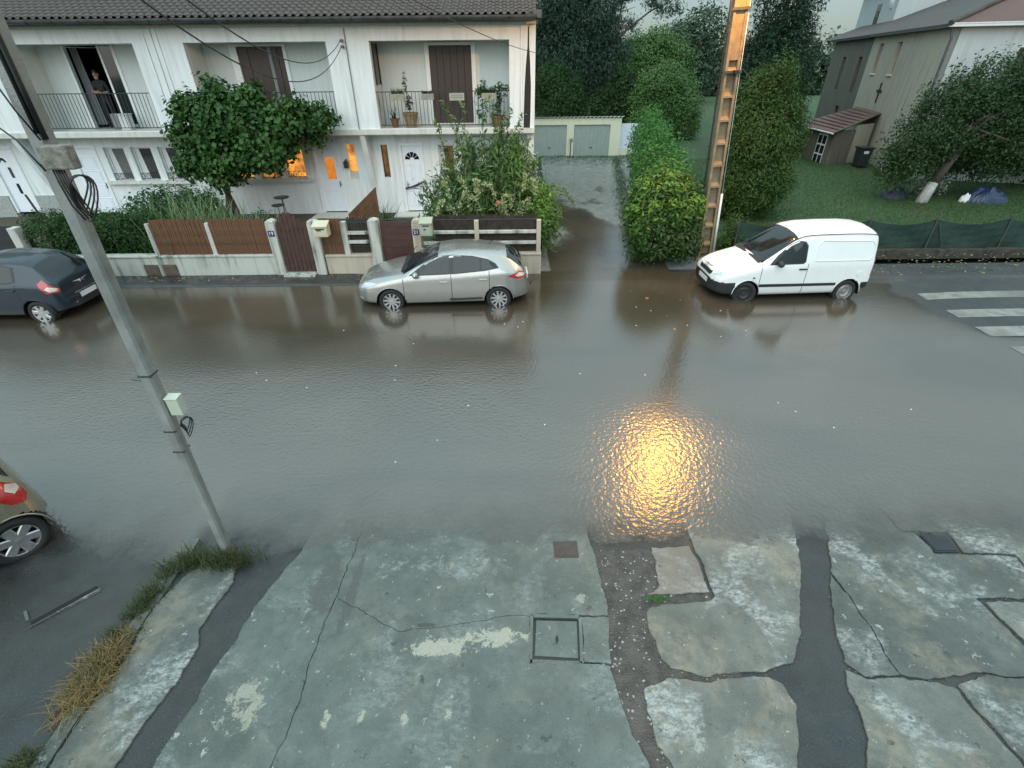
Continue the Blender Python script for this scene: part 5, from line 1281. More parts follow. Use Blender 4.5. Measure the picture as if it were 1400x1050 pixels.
# ---------------- silver hatchback
HB = dict(L=4.28, wheels=(.88, 3.52), wr=.315, arch=.365, spokes=10, rim=M_ALLOY,
    zc=[(0, .56), (.05, .66), (.18, .76), (.45, .855), (.9, .955), (1.22, 1.02), (1.5, 1.16), (1.9, 1.345), (2.15, 1.425), (2.5, 1.463), (2.9, 1.462), (3.3, 1.43), (3.62, 1.385), (3.80, 1.33), (4.0, 1.17), (4.14, 1.02), (4.20, .90), (4.24, .72), (4.28, .56)],
    zb=[(0, .26), (.3, .20), (.9, .19), (3.4, .20), (3.9, .24), (4.28, .32)],
    w=[(0, .46), (.04, .58), (.12, .69), (.3, .79), (.6, .865), (1, .893), (2, .90), (3.3, .902), (3.7, .88), (3.95, .84), (4.12, .78), (4.22, .68), (4.28, .56)],
    zbelt=[(0, .50), (.06, .60), (.2, .68), (.5, .76), (.9, .845), (1.25, .90), (1.7, .93), (2.5, .968), (3.2, 1.02), (3.6, 1.055), (3.95, 1.03), (4.12, .93), (4.2, .82), (4.28, .53)],
    wbelt=[(0, .42), (.04, .53), (.12, .63), (.3, .73), (.6, .80), (1, .845), (1.3, .855), (2.2, .862), (3.3, .845), (3.7, .80), (3.95, .75), (4.12, .70), (4.22, .62), (4.28, .52)],
    yr=[(0, .30), (.1, .46), (.4, .60), (.9, .70), (1.2, .755), (1.5, .70), (1.9, .635), (2.2, .60), (2.7, .595), (3.2, .57), (3.6, .545), (3.8, .55), (4.0, .60), (4.14, .63), (4.22, .58), (4.28, .48)],
    zr=[(0, .545), (.05, .645), (.18, .74), (.45, .825), (.9, .915), (1.22, .955), (1.5, 1.10), (1.9, 1.285), (2.15, 1.365), (2.5, 1.405), (2.9, 1.40), (3.3, 1.36), (3.62, 1.30), (3.80, 1.235), (4.0, 1.10), (4.14, .985), (4.20, .875), (4.24, .70), (4.28, .55)],
    seams=(1.22, 2.38, 3.30), doors=((1.227, 2.373), (2.387, 3.293)), doorz=.29,
    over=[('window_surround', [(1.36, .948), (2.5, .982), (3.2, 1.035), (3.54, 1.085), (3.47, 1.17), (3.28, 1.265), (2.9, 1.345), (2.45, 1.375), (2.1, 1.345), (1.83, 1.235), (1.6, 1.10)], 'window_pillar', .003),
          ('side_window', [(1.62, .975), (2.35, .995), (2.35, 1.352), (2.12, 1.325), (1.86, 1.225), (1.64, 1.08)], 'side_window', .006),
          ('side_window', [(2.44, 1.0), (3.08, 1.045), (3.08, 1.295), (2.9, 1.328), (2.46, 1.355)], 'side_window', .006),
          ('quarter_window', [(3.125, 1.052), (3.48, 1.096), (3.42, 1.17), (3.27, 1.245), (3.125, 1.285)], 'side_window', .006),
          ('headlight', [(.07, .60), (.30, .665), (.58, .765), (.42, .775), (.22, .725), (.075, .645)], 'headlight', .004),
          ('taillight', [(3.74, .895), (3.95, .82), (4.17, .83), (4.17, .93), (4.02, .995), (3.9, .945)], 'taillight', .004),
          ('reversing_light', [(3.93, .90), (4.0, .862), (4.175, .868), (4.17, .915), (4.02, .955)], 'reversing_light', .007),
          ('fog_light', [(.06, .36), (.17, .36), (.19, .40), (.07, .405)], 'headlight', .004)],
    ws=(1.24, 2.10), rw=(3.74, 4.10, .58),
    lamps={'grille': lambda x, y, z: x < .08 and y < .42 and .30 < z < .40},
    handles=((2.20, .80), (3.16, .84)), mirror=(1.52, .97), handlem=M_SILVER)
silver, k = car('silver_car', 'silver five-door hatchback standing in flood water before the brown reed fence', 'car', HB, (-1.72, 12.22, -0.135), PI + math.radians(2.4), M_SILVER)
k['addm']('side_moulding', MB().prism([(k['mid'] - 2.35, .33), (k['mid'] - 3.12, .35), (k['mid'] - 3.12, .385), (k['mid'] - 2.3, .37)], 'y', .896, .914), M_BLACKP)
k['addm']('cowl', MB().prism([(k['mid'] - 1.16, 1.005), (k['mid'] - 1.30, 1.055), (k['mid'] - 1.30, 1.02), (k['mid'] - 1.16, .99)], 'y', -.60, .60), M_BLACKP)
for yy in (.25, -.4): k['addm']('wiper', MB().tube([(k['mid'] - 1.26, yy, 1.06), (k['mid'] - 1.38, yy - .5, 1.13)], .009, 5), M_BLACKP)
k['addm']('tow_hook', MB().tube([(-k['mid'] + .02, .1, .42), (-k['mid'] - .08, .1, .40), (-k['mid'] - .11, .1, .47)], .018, 6), M_BLACKP)
k['addm']('rear_plate', MB().box(-k['mid'] - .008, -k['mid'] + .03, -.26, .26, .62, .73), M_PLATE)
k['addm']('antenna', MB().tube([(k['mid'] - 3.3, 0, 1.42), (k['mid'] - 3.48, 0, 1.56)], .006, 5), M_BLACKP)
k['addm']('driver_seat', MB().box(k['mid'] - 2.45, k['mid'] - 2.2, .18, .62, .75, 1.22), M_SEAT, bevel=.06)

# ---------------- white panel van
PV = dict(L=4.11, wheels=(.83, 3.52), wr=.305, arch=.365, spokes=0, rim=M_STEEL, frim=M_BLACKP, flat=True, steer=math.radians(-12), lip=.011, nx=130,
    zc=[(0, .66), (.04, .76), (.15, .85), (.4, .94), (.8, 1.03), (1.08, 1.10), (1.3, 1.25), (1.7, 1.53), (1.92, 1.68), (2.1, 1.76), (2.4, 1.805), (3.0, 1.825), (3.6, 1.82), (3.9, 1.80), (4.03, 1.76), (4.07, 1.6), (4.10, .9), (4.11, .6)],
    zb=[(0, .30), (.3, .22), (.9, .21), (3.4, .23), (4.11, .34)],
    w=[(0, .52), (.04, .64), (.12, .74), (.3, .80), (.6, .835), (1, .85), (2, .86), (3.5, .86), (3.9, .855), (4.04, .84), (4.09, .80), (4.11, .74)],
    zbelt=[(0, .58), (.06, .70), (.2, .78), (.5, .86), (.9, .94), (1.15, .985), (1.6, 1.01), (2.2, 1.03), (2.4, 1.04), (4.0, 1.06), (4.08, 1.03), (4.11, .57)],
    wbelt=[(0, .46), (.04, .57), (.12, .67), (.3, .73), (.6, .775), (1, .81), (1.3, .825), (2.2, .838), (3.5, .838), (3.9, .833), (4.04, .82), (4.09, .78), (4.11, .72)],
    yr=[(0, .34), (.1, .50), (.4, .60), (.8, .68), (1.1, .745), (1.4, .70), (1.9, .63), (2.2, .655), (2.5, .69), (3.6, .70), (3.95, .69), (4.05, .66), (4.11, .60)],
    zr=[(0, .645), (.05, .745), (.15, .825), (.4, .905), (.8, .985), (1.08, 1.03), (1.3, 1.18), (1.7, 1.45), (1.92, 1.595), (2.1, 1.665), (2.4, 1.70), (3.0, 1.715), (3.6, 1.71), (3.9, 1.69), (4.03, 1.65), (4.07, 1.5), (4.10, .85), (4.11, .59)],
    seams=(1.12, 2.30), doors=((1.127, 2.293),), doorz=.33,
    xs=.945, over=[('window_surround', [(1.30, 1.03), (2.16, 1.055), (2.225, 1.10), (2.225, 1.47), (2.15, 1.56), (1.98, 1.575), (1.77, 1.47), (1.5, 1.245)], 'window_pillar', .003),
          ('side_window', [(1.46, 1.06), (2.15, 1.08), (2.19, 1.11), (2.19, 1.45), (2.13, 1.53), (2.0, 1.545), (1.80, 1.45), (1.55, 1.235)], 'side_window', .006),
          ('headlight', [(.05, .715), (.16, .735), (.36, .80), (.34, .87), (.20, .86), (.055, .80)], 'headlight', .004),
          ('side_moulding', [(1.13, .495), (3.17, .50), (3.17, .572), (1.13, .572)], 'trim', .010)],
    ws=(1.12, 1.96),
    lamps={'grille': lambda x, y, z: x < .12 and y < .38 and .67 < z < .76,
           'bumper': lambda x, y, z: (x < .52 and z < .60) or (x > 3.86 and z < .56),
           'taillight': lambda x, y, z: x > 4.03 and y > .70 and .70 < z < 1.30},
    bumper=M_BLACKP,
    handles=((2.18, .93),), mirror=(1.50, 1.06), handlem=M_BLACKP, mirrorm=M_BLACKP)
van, k = car('white_van', 'white panel van with black bumpers parked against the bright hedge', 'van', PV, (6.98, 12.42, -0.125), PI + math.radians(2.0), M_WHITEP)
m_ = k['mid']
for sd_ in (1, -1):   # pressed panel outline on the cargo side
    T = k['T']; pts = []
    px = [(2.46, 1.12), (3.86, 1.12), (3.95, 1.2), (3.95, 1.46), (3.86, 1.56), (2.58, 1.58), (2.48, 1.50)]
    for i in range(len(px)):
        a, c = px[i], px[(i + 1) % len(px)]
        for t in range(6):
            u = t / 6; x = a[0] + (c[0] - a[0]) * u; z = a[1] + (c[1] - a[1]) * u
            f = (z - float(T['zbelt'](x))) / (float(T['zr'](x)) - float(T['zbelt'](x)))
            y = float(T['wbelt'](x)) * (1 - f) + float(T['yr'](x)) * f
            pts.append((m_ - x, sd_ * (y + .002), z))
    pts.append(pts[0]); k['addm']('side_pressing', MB().tube(pts, .016, 6, cap=False), M_WHITEP, smooth=True)
k['addm']('wiper', MB().tube([(m_ - 1.14, .1, 1.135), (m_ - 1.28, -.5, 1.225)], .010, 5), M_BLACKP)
k['addm']('wiper', MB().tube([(m_ - 1.14, .62, 1.09), (m_ - 1.30, .05, 1.24)], .010, 5), M_BLACKP)
k['addm']('cowl', MB().prism([(m_ - 1.05, 1.088), (m_ - 1.16, 1.135), (m_ - 1.16, 1.10), (m_ - 1.05, 1.07)], 'y', -.68, .68), M_BLACKP)
k['addm']('front_plate', MB().box(m_ - .015, m_ + .012, -.26, .26, .44, .55), M_PLATE)
k['addm']('fuel_cap', MB().lathe((m_ - 3.72, .852, .78), [(.001, .012), (.075, .012), (.08, .004)], 'y', 18, cap=False), M_WHITEP)
for sd_ in (1, -1):
    k['addm']('roof_gutter', MB().tube([(m_ - x, sd_ * (float(k['T']['yr'](x)) + .004), float(k['T']['zr'](x)) + .012) for x in np.linspace(1.95, 4.0, 16)], .012, 5), M_BLACKP)
k['addm']('side_repeater', MB().box(m_ - .98, m_ - .93, .845, .868, .72, .75), M_BLACKP, bevel=.008)
for sd_ in (): k['addm']('roof_leaf_litter', MB().add([(m_ - 2.7 + rnd.uniform(-.4, .4) + dx, sd_ + rnd.uniform(-.25, .25) + dy, 1.826 + .004 * j) for j in range(1) for dx, dy in ((0, 0), (.05, .01), (.06, .05), (.01, .04))], [(0, 1, 2, 3)]), M_BARK)

# ---------------- dark blue hatchback, seen from behind
BH = dict(L=4.02, wheels=(.80, 3.39), wr=.31, arch=.365, spokes=7, rim=M_ALLOY,
    zc=[(0, .62), (.05, .74), (.2, .84), (.5, .93), (.95, 1.02), (1.2, 1.08), (1.5, 1.23), (1.85, 1.42), (2.1, 1.50), (2.5, 1.535), (3.0, 1.53), (3.3, 1.50), (3.5, 1.44), (3.7, 1.27), (3.88, 1.06), (3.94, .98), (3.98, .75), (4.02, .55)],
    zb=[(0, .28), (.3, .21), (.9, .20), (3.3, .21), (3.7, .25), (4.02, .34)],
    w=[(0, .50), (.04, .62), (.12, .71), (.3, .79), (.6, .845), (1, .865), (2, .87), (3.4, .873), (3.7, .85), (3.85, .815), (3.95, .75), (4.02, .66)],
    zbelt=[(0, .55), (.06, .67), (.2, .75), (.5, .83), (.9, .91), (1.2, .95), (1.7, .98), (2.5, 1.0), (3.2, 1.03), (3.55, 1.05), (3.75, 1.0), (3.88, .92), (3.96, .82), (4.02, .53)],
    wbelt=[(0, .45), (.04, .56), (.12, .65), (.3, .73), (.6, .79), (1, .825), (1.3, .83), (2.2, .835), (3.3, .82), (3.6, .79), (3.8, .76), (3.92, .71), (4.02, .60)],
    yr=[(0, .32), (.1, .48), (.4, .60), (.9, .70), (1.15, .74), (1.5, .68), (1.9, .62), (2.2, .60), (2.9, .59), (3.3, .57), (3.5, .57), (3.7, .62), (3.88, .66), (3.95, .64), (4.02, .55)],
    zr=[(0, .605), (.05, .725), (.2, .815), (.5, .90), (.95, .98), (1.2, 1.02), (1.5, 1.16), (1.85, 1.355), (2.1, 1.435), (2.5, 1.47), (3.0, 1.46), (3.3, 1.42), (3.5, 1.36), (3.7, 1.20), (3.88, 1.02), (3.94, .955), (3.98, .74), (4.02, .545)],
    seams=(1.15, 2.25, 3.12), doors=((1.157, 2.243), (2.257, 3.113)), doorz=.30,
    over=[('window_surround', [(1.30, .99), (3.0, 1.045), (3.15, 1.075), (3.11, 1.37), (2.9, 1.415), (2.2, 1.425), (1.98, 1.38), (1.75, 1.27)], 'window_pillar', .003),
          ('side_window', [(1.5, 1.02), (2.24, 1.04), (2.24, 1.405), (2.0, 1.36), (1.8, 1.27)], 'side_window', .006),
          ('side_window', [(2.31, 1.045), (3.0, 1.065), (3.10, 1.085), (3.06, 1.36), (2.9, 1.395), (2.31, 1.405)], 'side_window', .006),
          ('headlight', [(.06, .70), (.4, .80), (.4, .86), (.07, .79)], 'headlight', .004),
          ('taillight', [(3.62, 1.02), (3.76, .80), (3.96, .80), (3.95, .88), (3.80, 1.0), (3.70, 1.10)], 'taillight', .005),
          ('reversing_light', [(3.75, .90), (3.83, .83), (3.97, .835), (3.965, .875), (3.80, .95)], 'reversing_light', .008)],
    ws=(1.18, 2.06), rw=(3.52, 3.86, .60),
    lamps={},
    handles=((2.08, .86), (2.98, .89)), mirror=(1.45, 1.0), handlem=M_BLUEP)
blue, k = car('blue_car', 'dark blue hatchback seen from behind at the left edge with white rear plate', 'car', BH, (-12.52, 11.62, -0.115), PI, M_BLUEP)
m_ = k['mid']
k['addm']('rear_plate', MB().box(-m_ - .012, -m_ + .03, -.26, .26, .50, .61), M_PLATE)
k['addm']('emblem', MB().prism([(-.05, .86), (.05, .86), (.075, .80), (.05, .81), (.03, .835), (-.03, .835), (-.05, .80), (-.075, .80)], 'x', -m_ + .02, -m_ + .075), M_CHROME)
k['addm']('boot_trim', MB().box(-m_ - .005, -m_ + .10, -.38, .38, .64, .67), M_CHROME)
k['addm']('antenna', MB().tube([(m_ - 2.1, 0, 1.50), (m_ - 2.3, 0, 1.68)], .006, 5), M_BLACKP)

# ---------------- beige car, only its tail is in the picture
BE = dict(L=3.85, wheels=(.76, 3.43), wr=.315, arch=.36, spokes=6, rim=M_ALLOY,
    zc=[(0, .62), (.05, .76), (.2, .88), (.5, .99), (.9, 1.10), (1.2, 1.25), (1.6, 1.46), (1.9, 1.55), (2.4, 1.59), (2.9, 1.575), (3.2, 1.54), (3.4, 1.47), (3.6, 1.25), (3.74, 1.02), (3.80, .88), (3.83, .70), (3.85, .55)],
    zb=[(0, .28), (.3, .21), (.9, .20), (3.2, .21), (3.6, .26), (3.85, .35)],
    w=[(0, .48), (.04, .60), (.12, .69), (.3, .77), (.6, .825), (1, .845), (2, .85), (3.2, .85), (3.5, .82), (3.68, .77), (3.78, .68), (3.85, .56)],
    zbelt=[(0, .55), (.06, .69), (.2, .79), (.5, .88), (.9, .97), (1.2, 1.0), (1.7, 1.02), (2.5, 1.04), (3.1, 1.07), (3.4, 1.08), (3.6, 1.02), (3.74, .90), (3.80, .80), (3.85, .53)],
    wbelt=[(0, .43), (.04, .54), (.12, .63), (.3, .71), (.6, .77), (1, .80), (1.3, .805), (2.2, .81), (3.1, .80), (3.4, .76), (3.62, .71), (3.76, .62), (3.85, .50)],
    yr=[(0, .30), (.1, .46), (.4, .58), (.9, .68), (1.2, .68), (1.6, .61), (1.9, .59), (2.9, .58), (3.2, .57), (3.4, .56), (3.6, .60), (3.74, .60), (3.85, .46)],
    zr=[(0, .605), (.05, .745), (.2, .85), (.5, .95), (.9, 1.04), (1.2, 1.18), (1.6, 1.39), (1.9, 1.48), (2.4, 1.52), (2.9, 1.50), (3.2, 1.46), (3.4, 1.38), (3.6, 1.19), (3.74, .98), (3.80, .86), (3.83, .69), (3.85, .545)],
    seams=(1.1, 2.1, 2.95), doors=((1.107, 2.093), (2.107, 2.943)), doorz=.32,
    over=[('window_surround', [(1.15, 1.04), (2.9, 1.085), (3.2, 1.13), (3.08, 1.40), (2.7, 1.46), (1.9, 1.46), (1.55, 1.35)], 'window_pillar', .003),
          ('side_window', [(1.3, 1.065), (2.09, 1.085), (2.09, 1.44), (1.9, 1.44), (1.6, 1.34)], 'side_window', .006),
          ('side_window', [(2.16, 1.09), (2.9, 1.105), (3.12, 1.145), (3.04, 1.385), (2.7, 1.44), (2.16, 1.44)], 'side_window', .006),
          ('headlight', [(.06, .72), (.4, .84), (.4, .90), (.07, .83)], 'headlight', .004),
          ('taillight', [(3.44, 1.0), (3.58, .80), (3.70, .74), (3.76, .80), (3.74, .93), (3.62, 1.08)], 'taillight', .005),
          ('reversing_light', [(3.60, .98), (3.66, .90), (3.735, .90), (3.73, .95), (3.64, 1.03)], 'reversing_light', .008)],
    ws=(.95, 1.85), rw=(3.40, 3.72, .56),
    lamps={},
    handles=((1.95, .88), (2.80, .90)), mirror=(1.3, 1.05), handlem=M_BEIGEP)
beige, k = car('beige_car', 'beige car at the bottom left edge showing its red tail light and six-spoke wheel', 'car', BE, (-7.53, 3.22, -0.06), math.radians(-123.4), M_BEIGEP)
# ================================================================ POLES, LAMP, WIRES
M_POLE = simple('pole_concrete', (0.235, 0.245, 0.235), 0.6, var=0.28, scale=4.0, bump=0.5, fine=70)
M_POLE2 = simple('ladder_pole_concrete', (0.22, 0.175, 0.115), 0.65, var=0.3, scale=5.0, bump=0.4, fine=50)
M_STONEB = simple('weathered_box', (0.21, 0.20, 0.175), 0.8, var=0.45, scale=18, bump=0.7, fine=60)
M_CABLE = simple('black_cable', (0.010, 0.011, 0.012), 0.5, var=0.2)
M_PVC = simple('white_conduit', (0.62, 0.66, 0.70), 0.45, var=0.12)
M_BOXG = simple('cream_box', (0.46, 0.50, 0.42), 0.5, var=0.12)

# near pole, left
px, py = -3.57, 4.04
np_ = thing('concrete_pole', 'tall square concrete pole in the foreground with two cable boxes', 'utility pole', (px, py, 0))
b0, b1 = .050, .074
LEAN = .030
ch = lambda h: [(-h, -h + .02), (-h + .02, -h), (h - .02, -h), (h, -h + .02), (h, h - .02), (h - .02, h), (-h + .02, h), (-h, h - .02)]
vs_ = [(px + u, py + v, -.15) for u, v in ch(b0)] + [(px + LEAN * 7.6 + u, py + v, 7.6) for u, v in ch(b1)]
MB().add(vs_, [tuple(range(8))[::-1], tuple(range(8, 16))] + [(i, (i + 1) % 8, 8 + (i + 1) % 8, 8 + i) for i in range(8)]).build('shaft', M_POLE, np_)
jb = MB().box(px + .19, px + .405, py - .16, py - .07, 4.47, 4.63).build('junction_box', M_STONEB, np_, bevel=.012)
jb2 = MB().box(px + .165, px + .285, py - .06, py + .04, 2.17, 2.36).prism([(py - .07, 2.36), (py + .05, 2.36), (py + .03, 2.385), (py - .07, 2.375)], 'x', px + .16, px + .292).build('cable_box', M_BOXG, np_, bevel=.012)
def loop(c, rx, rz, n=22, tilt=0.0, yo=0.0, ph=0.0):
    return [(c[0] + rx * math.cos(2 * PI * t / n + ph) + tilt * math.sin(2 * PI * t / n + ph) * rz, c[1] + yo + .03 * math.sin(4 * PI * t / n), c[2] + rz * math.sin(2 * PI * t / n + ph)) for t in range(n + 1)]
for i in range(4):
    MB().tube(loop((px + .355 + .012 * i, py - .13 - .012 * i, 4.33 - .02 * i), .052 + .013 * i, .10 + .022 * i, tilt=.25), .0062, 6, cap=False).build('cable_loop', M_CABLE, np_, smooth=True)
for i in range(5):
    x = px + .21 + .020 * i
    MB().tube([(x, py - .12, 4.47), (x + .01, py - .13, 4.38), (x + .03 + .012 * i, py - .135, 4.22 - .015 * i), (x + .06 + .01 * i, py - .11, 4.10 + .01 * i)], .0065, 6).build('cable', M_CABLE, np_, smooth=True)
for i in range(3):
    MB().tube(loop((px + .26 + .010 * i, py - .05 - .010 * i, 2.06 - .012 * i), .036 + .009 * i, .085 + .014 * i, tilt=.25), .0055, 6, cap=False).build('cable_loop', M_CABLE, np_, smooth=True)
MB().tube([(px + .215, py - .06, 4.66), (px + .225, py - .07, 5.0), (px + .235, py - .07, 5.8), (px + .26, py - .07, 7.4)], .020, 8).tube([(px + .19, py - .08, 4.70), (px + .205, py - .09, 5.3), (px + .22, py - .08, 6.6)], .012, 6).build('cable_trunk', M_CABLE, np_, smooth=True)
MB().tube([(px + .08, py - .09, 5.0), (px + .13, py - .10, 4.85), (px + .20, py - .09, 4.66)], .006, 6).tube([(px - .3, py + .1, 4.80), (px + .0, py - .06, 4.66), (px + .12, py - .08, 4.45)], .006, 6).build('cable', M_CABLE, np_, smooth=True)
for z in (1.95, 1.68, 2.62):
    q_ = .0535 + .0033 * z; MB().box(px + LEAN * z - q_, px + LEAN * z + q_, py - q_, py + q_, z, z + .018).build('steel_band', M_ZINC, np_)
MB().tube([(px + .0, py, 2.55), (px - .10, py, 2.57)], .010, 6).build('step_bolt', M_ZINC, np_)
MB().box(px - .3, px + .7, py - .06, py + .06, 6.6, 6.72).build('cross_arm', M_IRON, np_)
for q in (-.4, -.15, .15, .4): MB().lathe((px + .2 + q, py, 6.72), [(.015, 0), (.04, .03), (.045, .08), (.02, .12)], 'z', 10).build('insulator', M_GREYP, np_)

# ladder pole, right of the lane, leaning a little to the left
lp = thing('lattice_pole', 'tall concrete ladder pole lit orange at its top, behind the bright hedge', 'utility pole', (5.98, 15.0, 0))
A0, A1 = Vector((6.0, 15.0, -.2)), Vector((5.50, 15.0, 8.4)); ax = (A1 - A0).normalized(); sx = Vector((ax.z, 0, -ax.x)); PH = (A1 - A0).length
def lpp(t, u, v): return A0 + ax * t + sx * u + Vector((0, v, 0))
wt = lambda t: .192 - .026 * t / PH
m = MB()
for sgn in (-1, 1):
    v = []
    for t in (0, PH):
        w0 = wt(t); a, c = sgn * (w0 - .062), sgn * w0
        v += [lpp(t, a, -.10), lpp(t, c, -.10), lpp(t, c, .10), lpp(t, a, .10)]
    m.add(v, [(0, 1, 2, 3), (7, 6, 5, 4), (0, 4, 5, 1), (1, 5, 6, 2), (2, 6, 7, 3), (3, 7, 4, 0)])
v = [lpp(t, s * (wt(t) - .063), q) for t in (0, 5.3) for s, q in ((-1, .015), (1, .015), (1, .045), (-1, .045))]
v2 = [lpp(t, s * (wt(t) - .063), q) for t in (5.301, PH) for s, q in ((-1, -.075), (1, -.075), (1, .045), (-1, .045))]
m.add(v2, [(0, 1, 2, 3), (7, 6, 5, 4), (0, 4, 5, 1), (1, 5, 6, 2), (2, 6, 7, 3), (3, 7, 4, 0)])
m.add(v, [(0, 1, 2, 3), (7, 6, 5, 4), (0, 4, 5, 1), (1, 5, 6, 2), (2, 6, 7, 3), (3, 7, 4, 0)])
m.build('shaft', M_POLE2, lp)
for k in range(9):
    t = .55 + .56 * k; w0 = wt(t) - .064
    v = [lpp(t, -w0, -.098), lpp(t, w0, -.098), lpp(t, w0, .014), lpp(t, -w0, .014), lpp(t + .05, -w0, -.098), lpp(t + .05, w0, -.098), lpp(t + .13, w0, .014), lpp(t + .13, -w0, .014)]
    MB().add(v, [(0, 3, 2, 1), (4, 5, 6, 7), (0, 1, 5, 4), (1, 2, 6, 5), (2, 3, 7, 6), (3, 0, 4, 7)]).build('rung', M_POLE2, lp)
MB().tube([lpp(0.1, .25, -.10), lpp(2.05, .24, -.10)], .036, 8).tube([lpp(2.05, .24, -.10), lpp(8.4, .185, -.07)], .009, 6).build('conduit', M_PVC, lp, smooth=True)
MB().tube([lpp(0.1, -.27, .06), lpp(8.4, -.2, .06)], .022, 6).build('cable', M_CABLE, lp)
for t in (5.05, 6.35):
    MB().obox(lpp(t, 0, -.125), sx, (0, 1, 0), ax, .23, .018, .03).build('steel_band', M_ZINC, lp)
MB().obox(lpp(5.05, .06, -.2), sx, (0, 1, 0), ax, .05, .09, .035).build('bracket', M_IRON, lp)
# street lamp on an arm from the pole (just above the picture; its reflection lies on the water)
LX, LY, LZ = 5.30, 13.60, 7.55
sl = thing('street_lamp', 'street lamp on a steel arm reaching out from the ladder pole', 'street lamp', (LX, LY, LZ))
MB().tube([tuple(lpp(7.6, 0, -.1)), (5.50, 14.5, 7.78), (5.40, 14.05, 7.82), (LX, LY + .1, 7.74)], .035, 8).build('arm', M_ZINC, sl, smooth=True)
MB().prism([(LY - .32, LZ + .12), (LY + .30, LZ + .12), (LY + .24, LZ + .24), (LY - .18, LZ + .24)], 'x', LX - .16, LX + .16).build('lamp_head', M_GREYP, sl, bevel=.02)
lampd = bpy.data.lights.new('sodium_lamp', 'POINT'); lampd.energy = 820; lampd.color = (1.0, 0.43, 0.06); lampd.shadow_soft_size = 0.11
lamp = bpy.data.objects.new('sodium_lamp', lampd); COL.objects.link(lamp); lamp.location = (LX, LY, LZ - .02)

def wire(a, c, sag, r=.010, n=24, label='', cat='cable', name='overhead_cable'):
    a, c = Vector(a), Vector(c)
    pts = [a.lerp(c, t / n) - Vector((0, 0, sag * 4 * (t / n) * (1 - t / n))) for t in range(n + 1)]
    return tag(MB().tube(pts, r, 6).build(name, M_CABLE), label, cat)
wire((px + .15, py, 6.75), (-5.30, 19.0, 5.72), 1.05, .011, label='upper of the two sagging cables running from the near pole to the middle house wall')
wire((px - .15, py, 6.72), (-5.30, 19.0, 5.56), 1.30, .011, label='lower of the two sagging cables running from the near pole to the middle house wall')
wire((px + .40, py, 6.78), (0.86, 19.12, 5.35), .25, .009, label='thin overhead cable crossing in front of the right-hand house to its corner')
wire((px - .4, py, 6.80), (-15.5, 18.9, 6.45), .5, .010, label='short dark cable from the near pole to the eave of the left house')
wire((px - .45, py, 6.75), (-19.0, 18.9, 6.3), .6, .010, label='dark cable from the near pole to the eave of the leftmost house')

# ================================================================ SMALL GROUND THINGS
M_COVER = simple('concrete_cover', (0.205, 0.225, 0.21), 0.4, var=0.25, scale=9, bump=0.5, fine=60)
M_CASTI = simple('cast_iron', (0.060, 0.045, 0.040), 0.45, var=0.35, scale=16, bump=0.6, fine=60)
zc_ = lambda y: float(slab_top(y))
mc = thing('manhole_cover', 'square concrete manhole cover with an iron lifting ring in the central slab', 'manhole cover', (.43, 2.88, zc_(2.88)))
MB().prism([(.235, 3.085), (.675, 3.068), (.643, 2.672), (.200, 2.702)][::-1], 'z', zc_(2.88) - .05, zc_(2.88) - .002).build('cover', M_CONC, mc, bevel=.008)
f = MB()
for a, c in (((.155, 2.645), (.675, 2.62)), ((.705, 3.115), (.20, 3.135)), ((.19, 3.135), (.155, 2.63)), ((.675, 2.62), (.715, 3.115))):
    A_, C_ = Vector((*a, zc_(2.9))), Vector((*c, zc_(2.9))); f.obox((A_ + C_) / 2 - Vector((0, 0, .02)), (C_ - A_), Vector((0, 0, 1)).cross(C_ - A_), (0, 0, 1), (C_ - A_).length / 2, .018, .022)
f.build('frame', M_CONC, mc)
MB().tube([(.44, 2.83, zc_(2.88)), (.432, 2.86, zc_(2.88) + .02), (.445, 2.90, zc_(2.88) + .015), (.452, 2.86, zc_(2.88) + .004), (.44, 2.83, zc_(2.88))], .006, 6).build('lifting_ring', M_IRON, mc)
z = zc_(4.0)
tag(MB().box(.50, .80, 3.90, 4.15, z - .02, z + .006).box(.53, .77, 3.93, 4.12, z + .007, z + .010).build('valve_cover', M_CASTI, bevel=.004), 'small dark reddish iron cover at the edge of the water', 'cover')
tag(MB().box(5.20, 5.50, 3.94, 4.20, z - .04, z - .010).box(5.22, 5.48, 3.96, 4.18, z - .009, z - .004).build('service_cover', M_IRON, bevel=.004), 'dark rectangular cover at the water edge on the right', 'cover')
# road gully at the left
dg_ = thing('road_gully', 'kerb drain opening with a pale concrete lip in the dark side street', 'drain', (-5.2, 3.4, .0))
A_, C_ = Vector((-5.25, 3.10, .012)), Vector((-4.84, 3.54, .006)); d = (C_ - A_).normalized(); nrm = Vector((-d.y, d.x, 0))
MB().obox((A_ + C_) / 2, d, nrm, (0, 0, 1), (C_ - A_).length / 2, .030, .03).build('slot', M_GAP, dg_)
MB().obox((A_ + C_) / 2 - nrm * .041, d, nrm, (0, 0, 1), (C_ - A_).length / 2 + .02, .007, .030).build('concrete_lip', M_CONC_E, dg_)
MB().obox(A_ + nrm * .16 - d * .02, nrm, d, (0, 0, 1), .08, .014, .026).build('concrete_end', M_CONC, dg_)

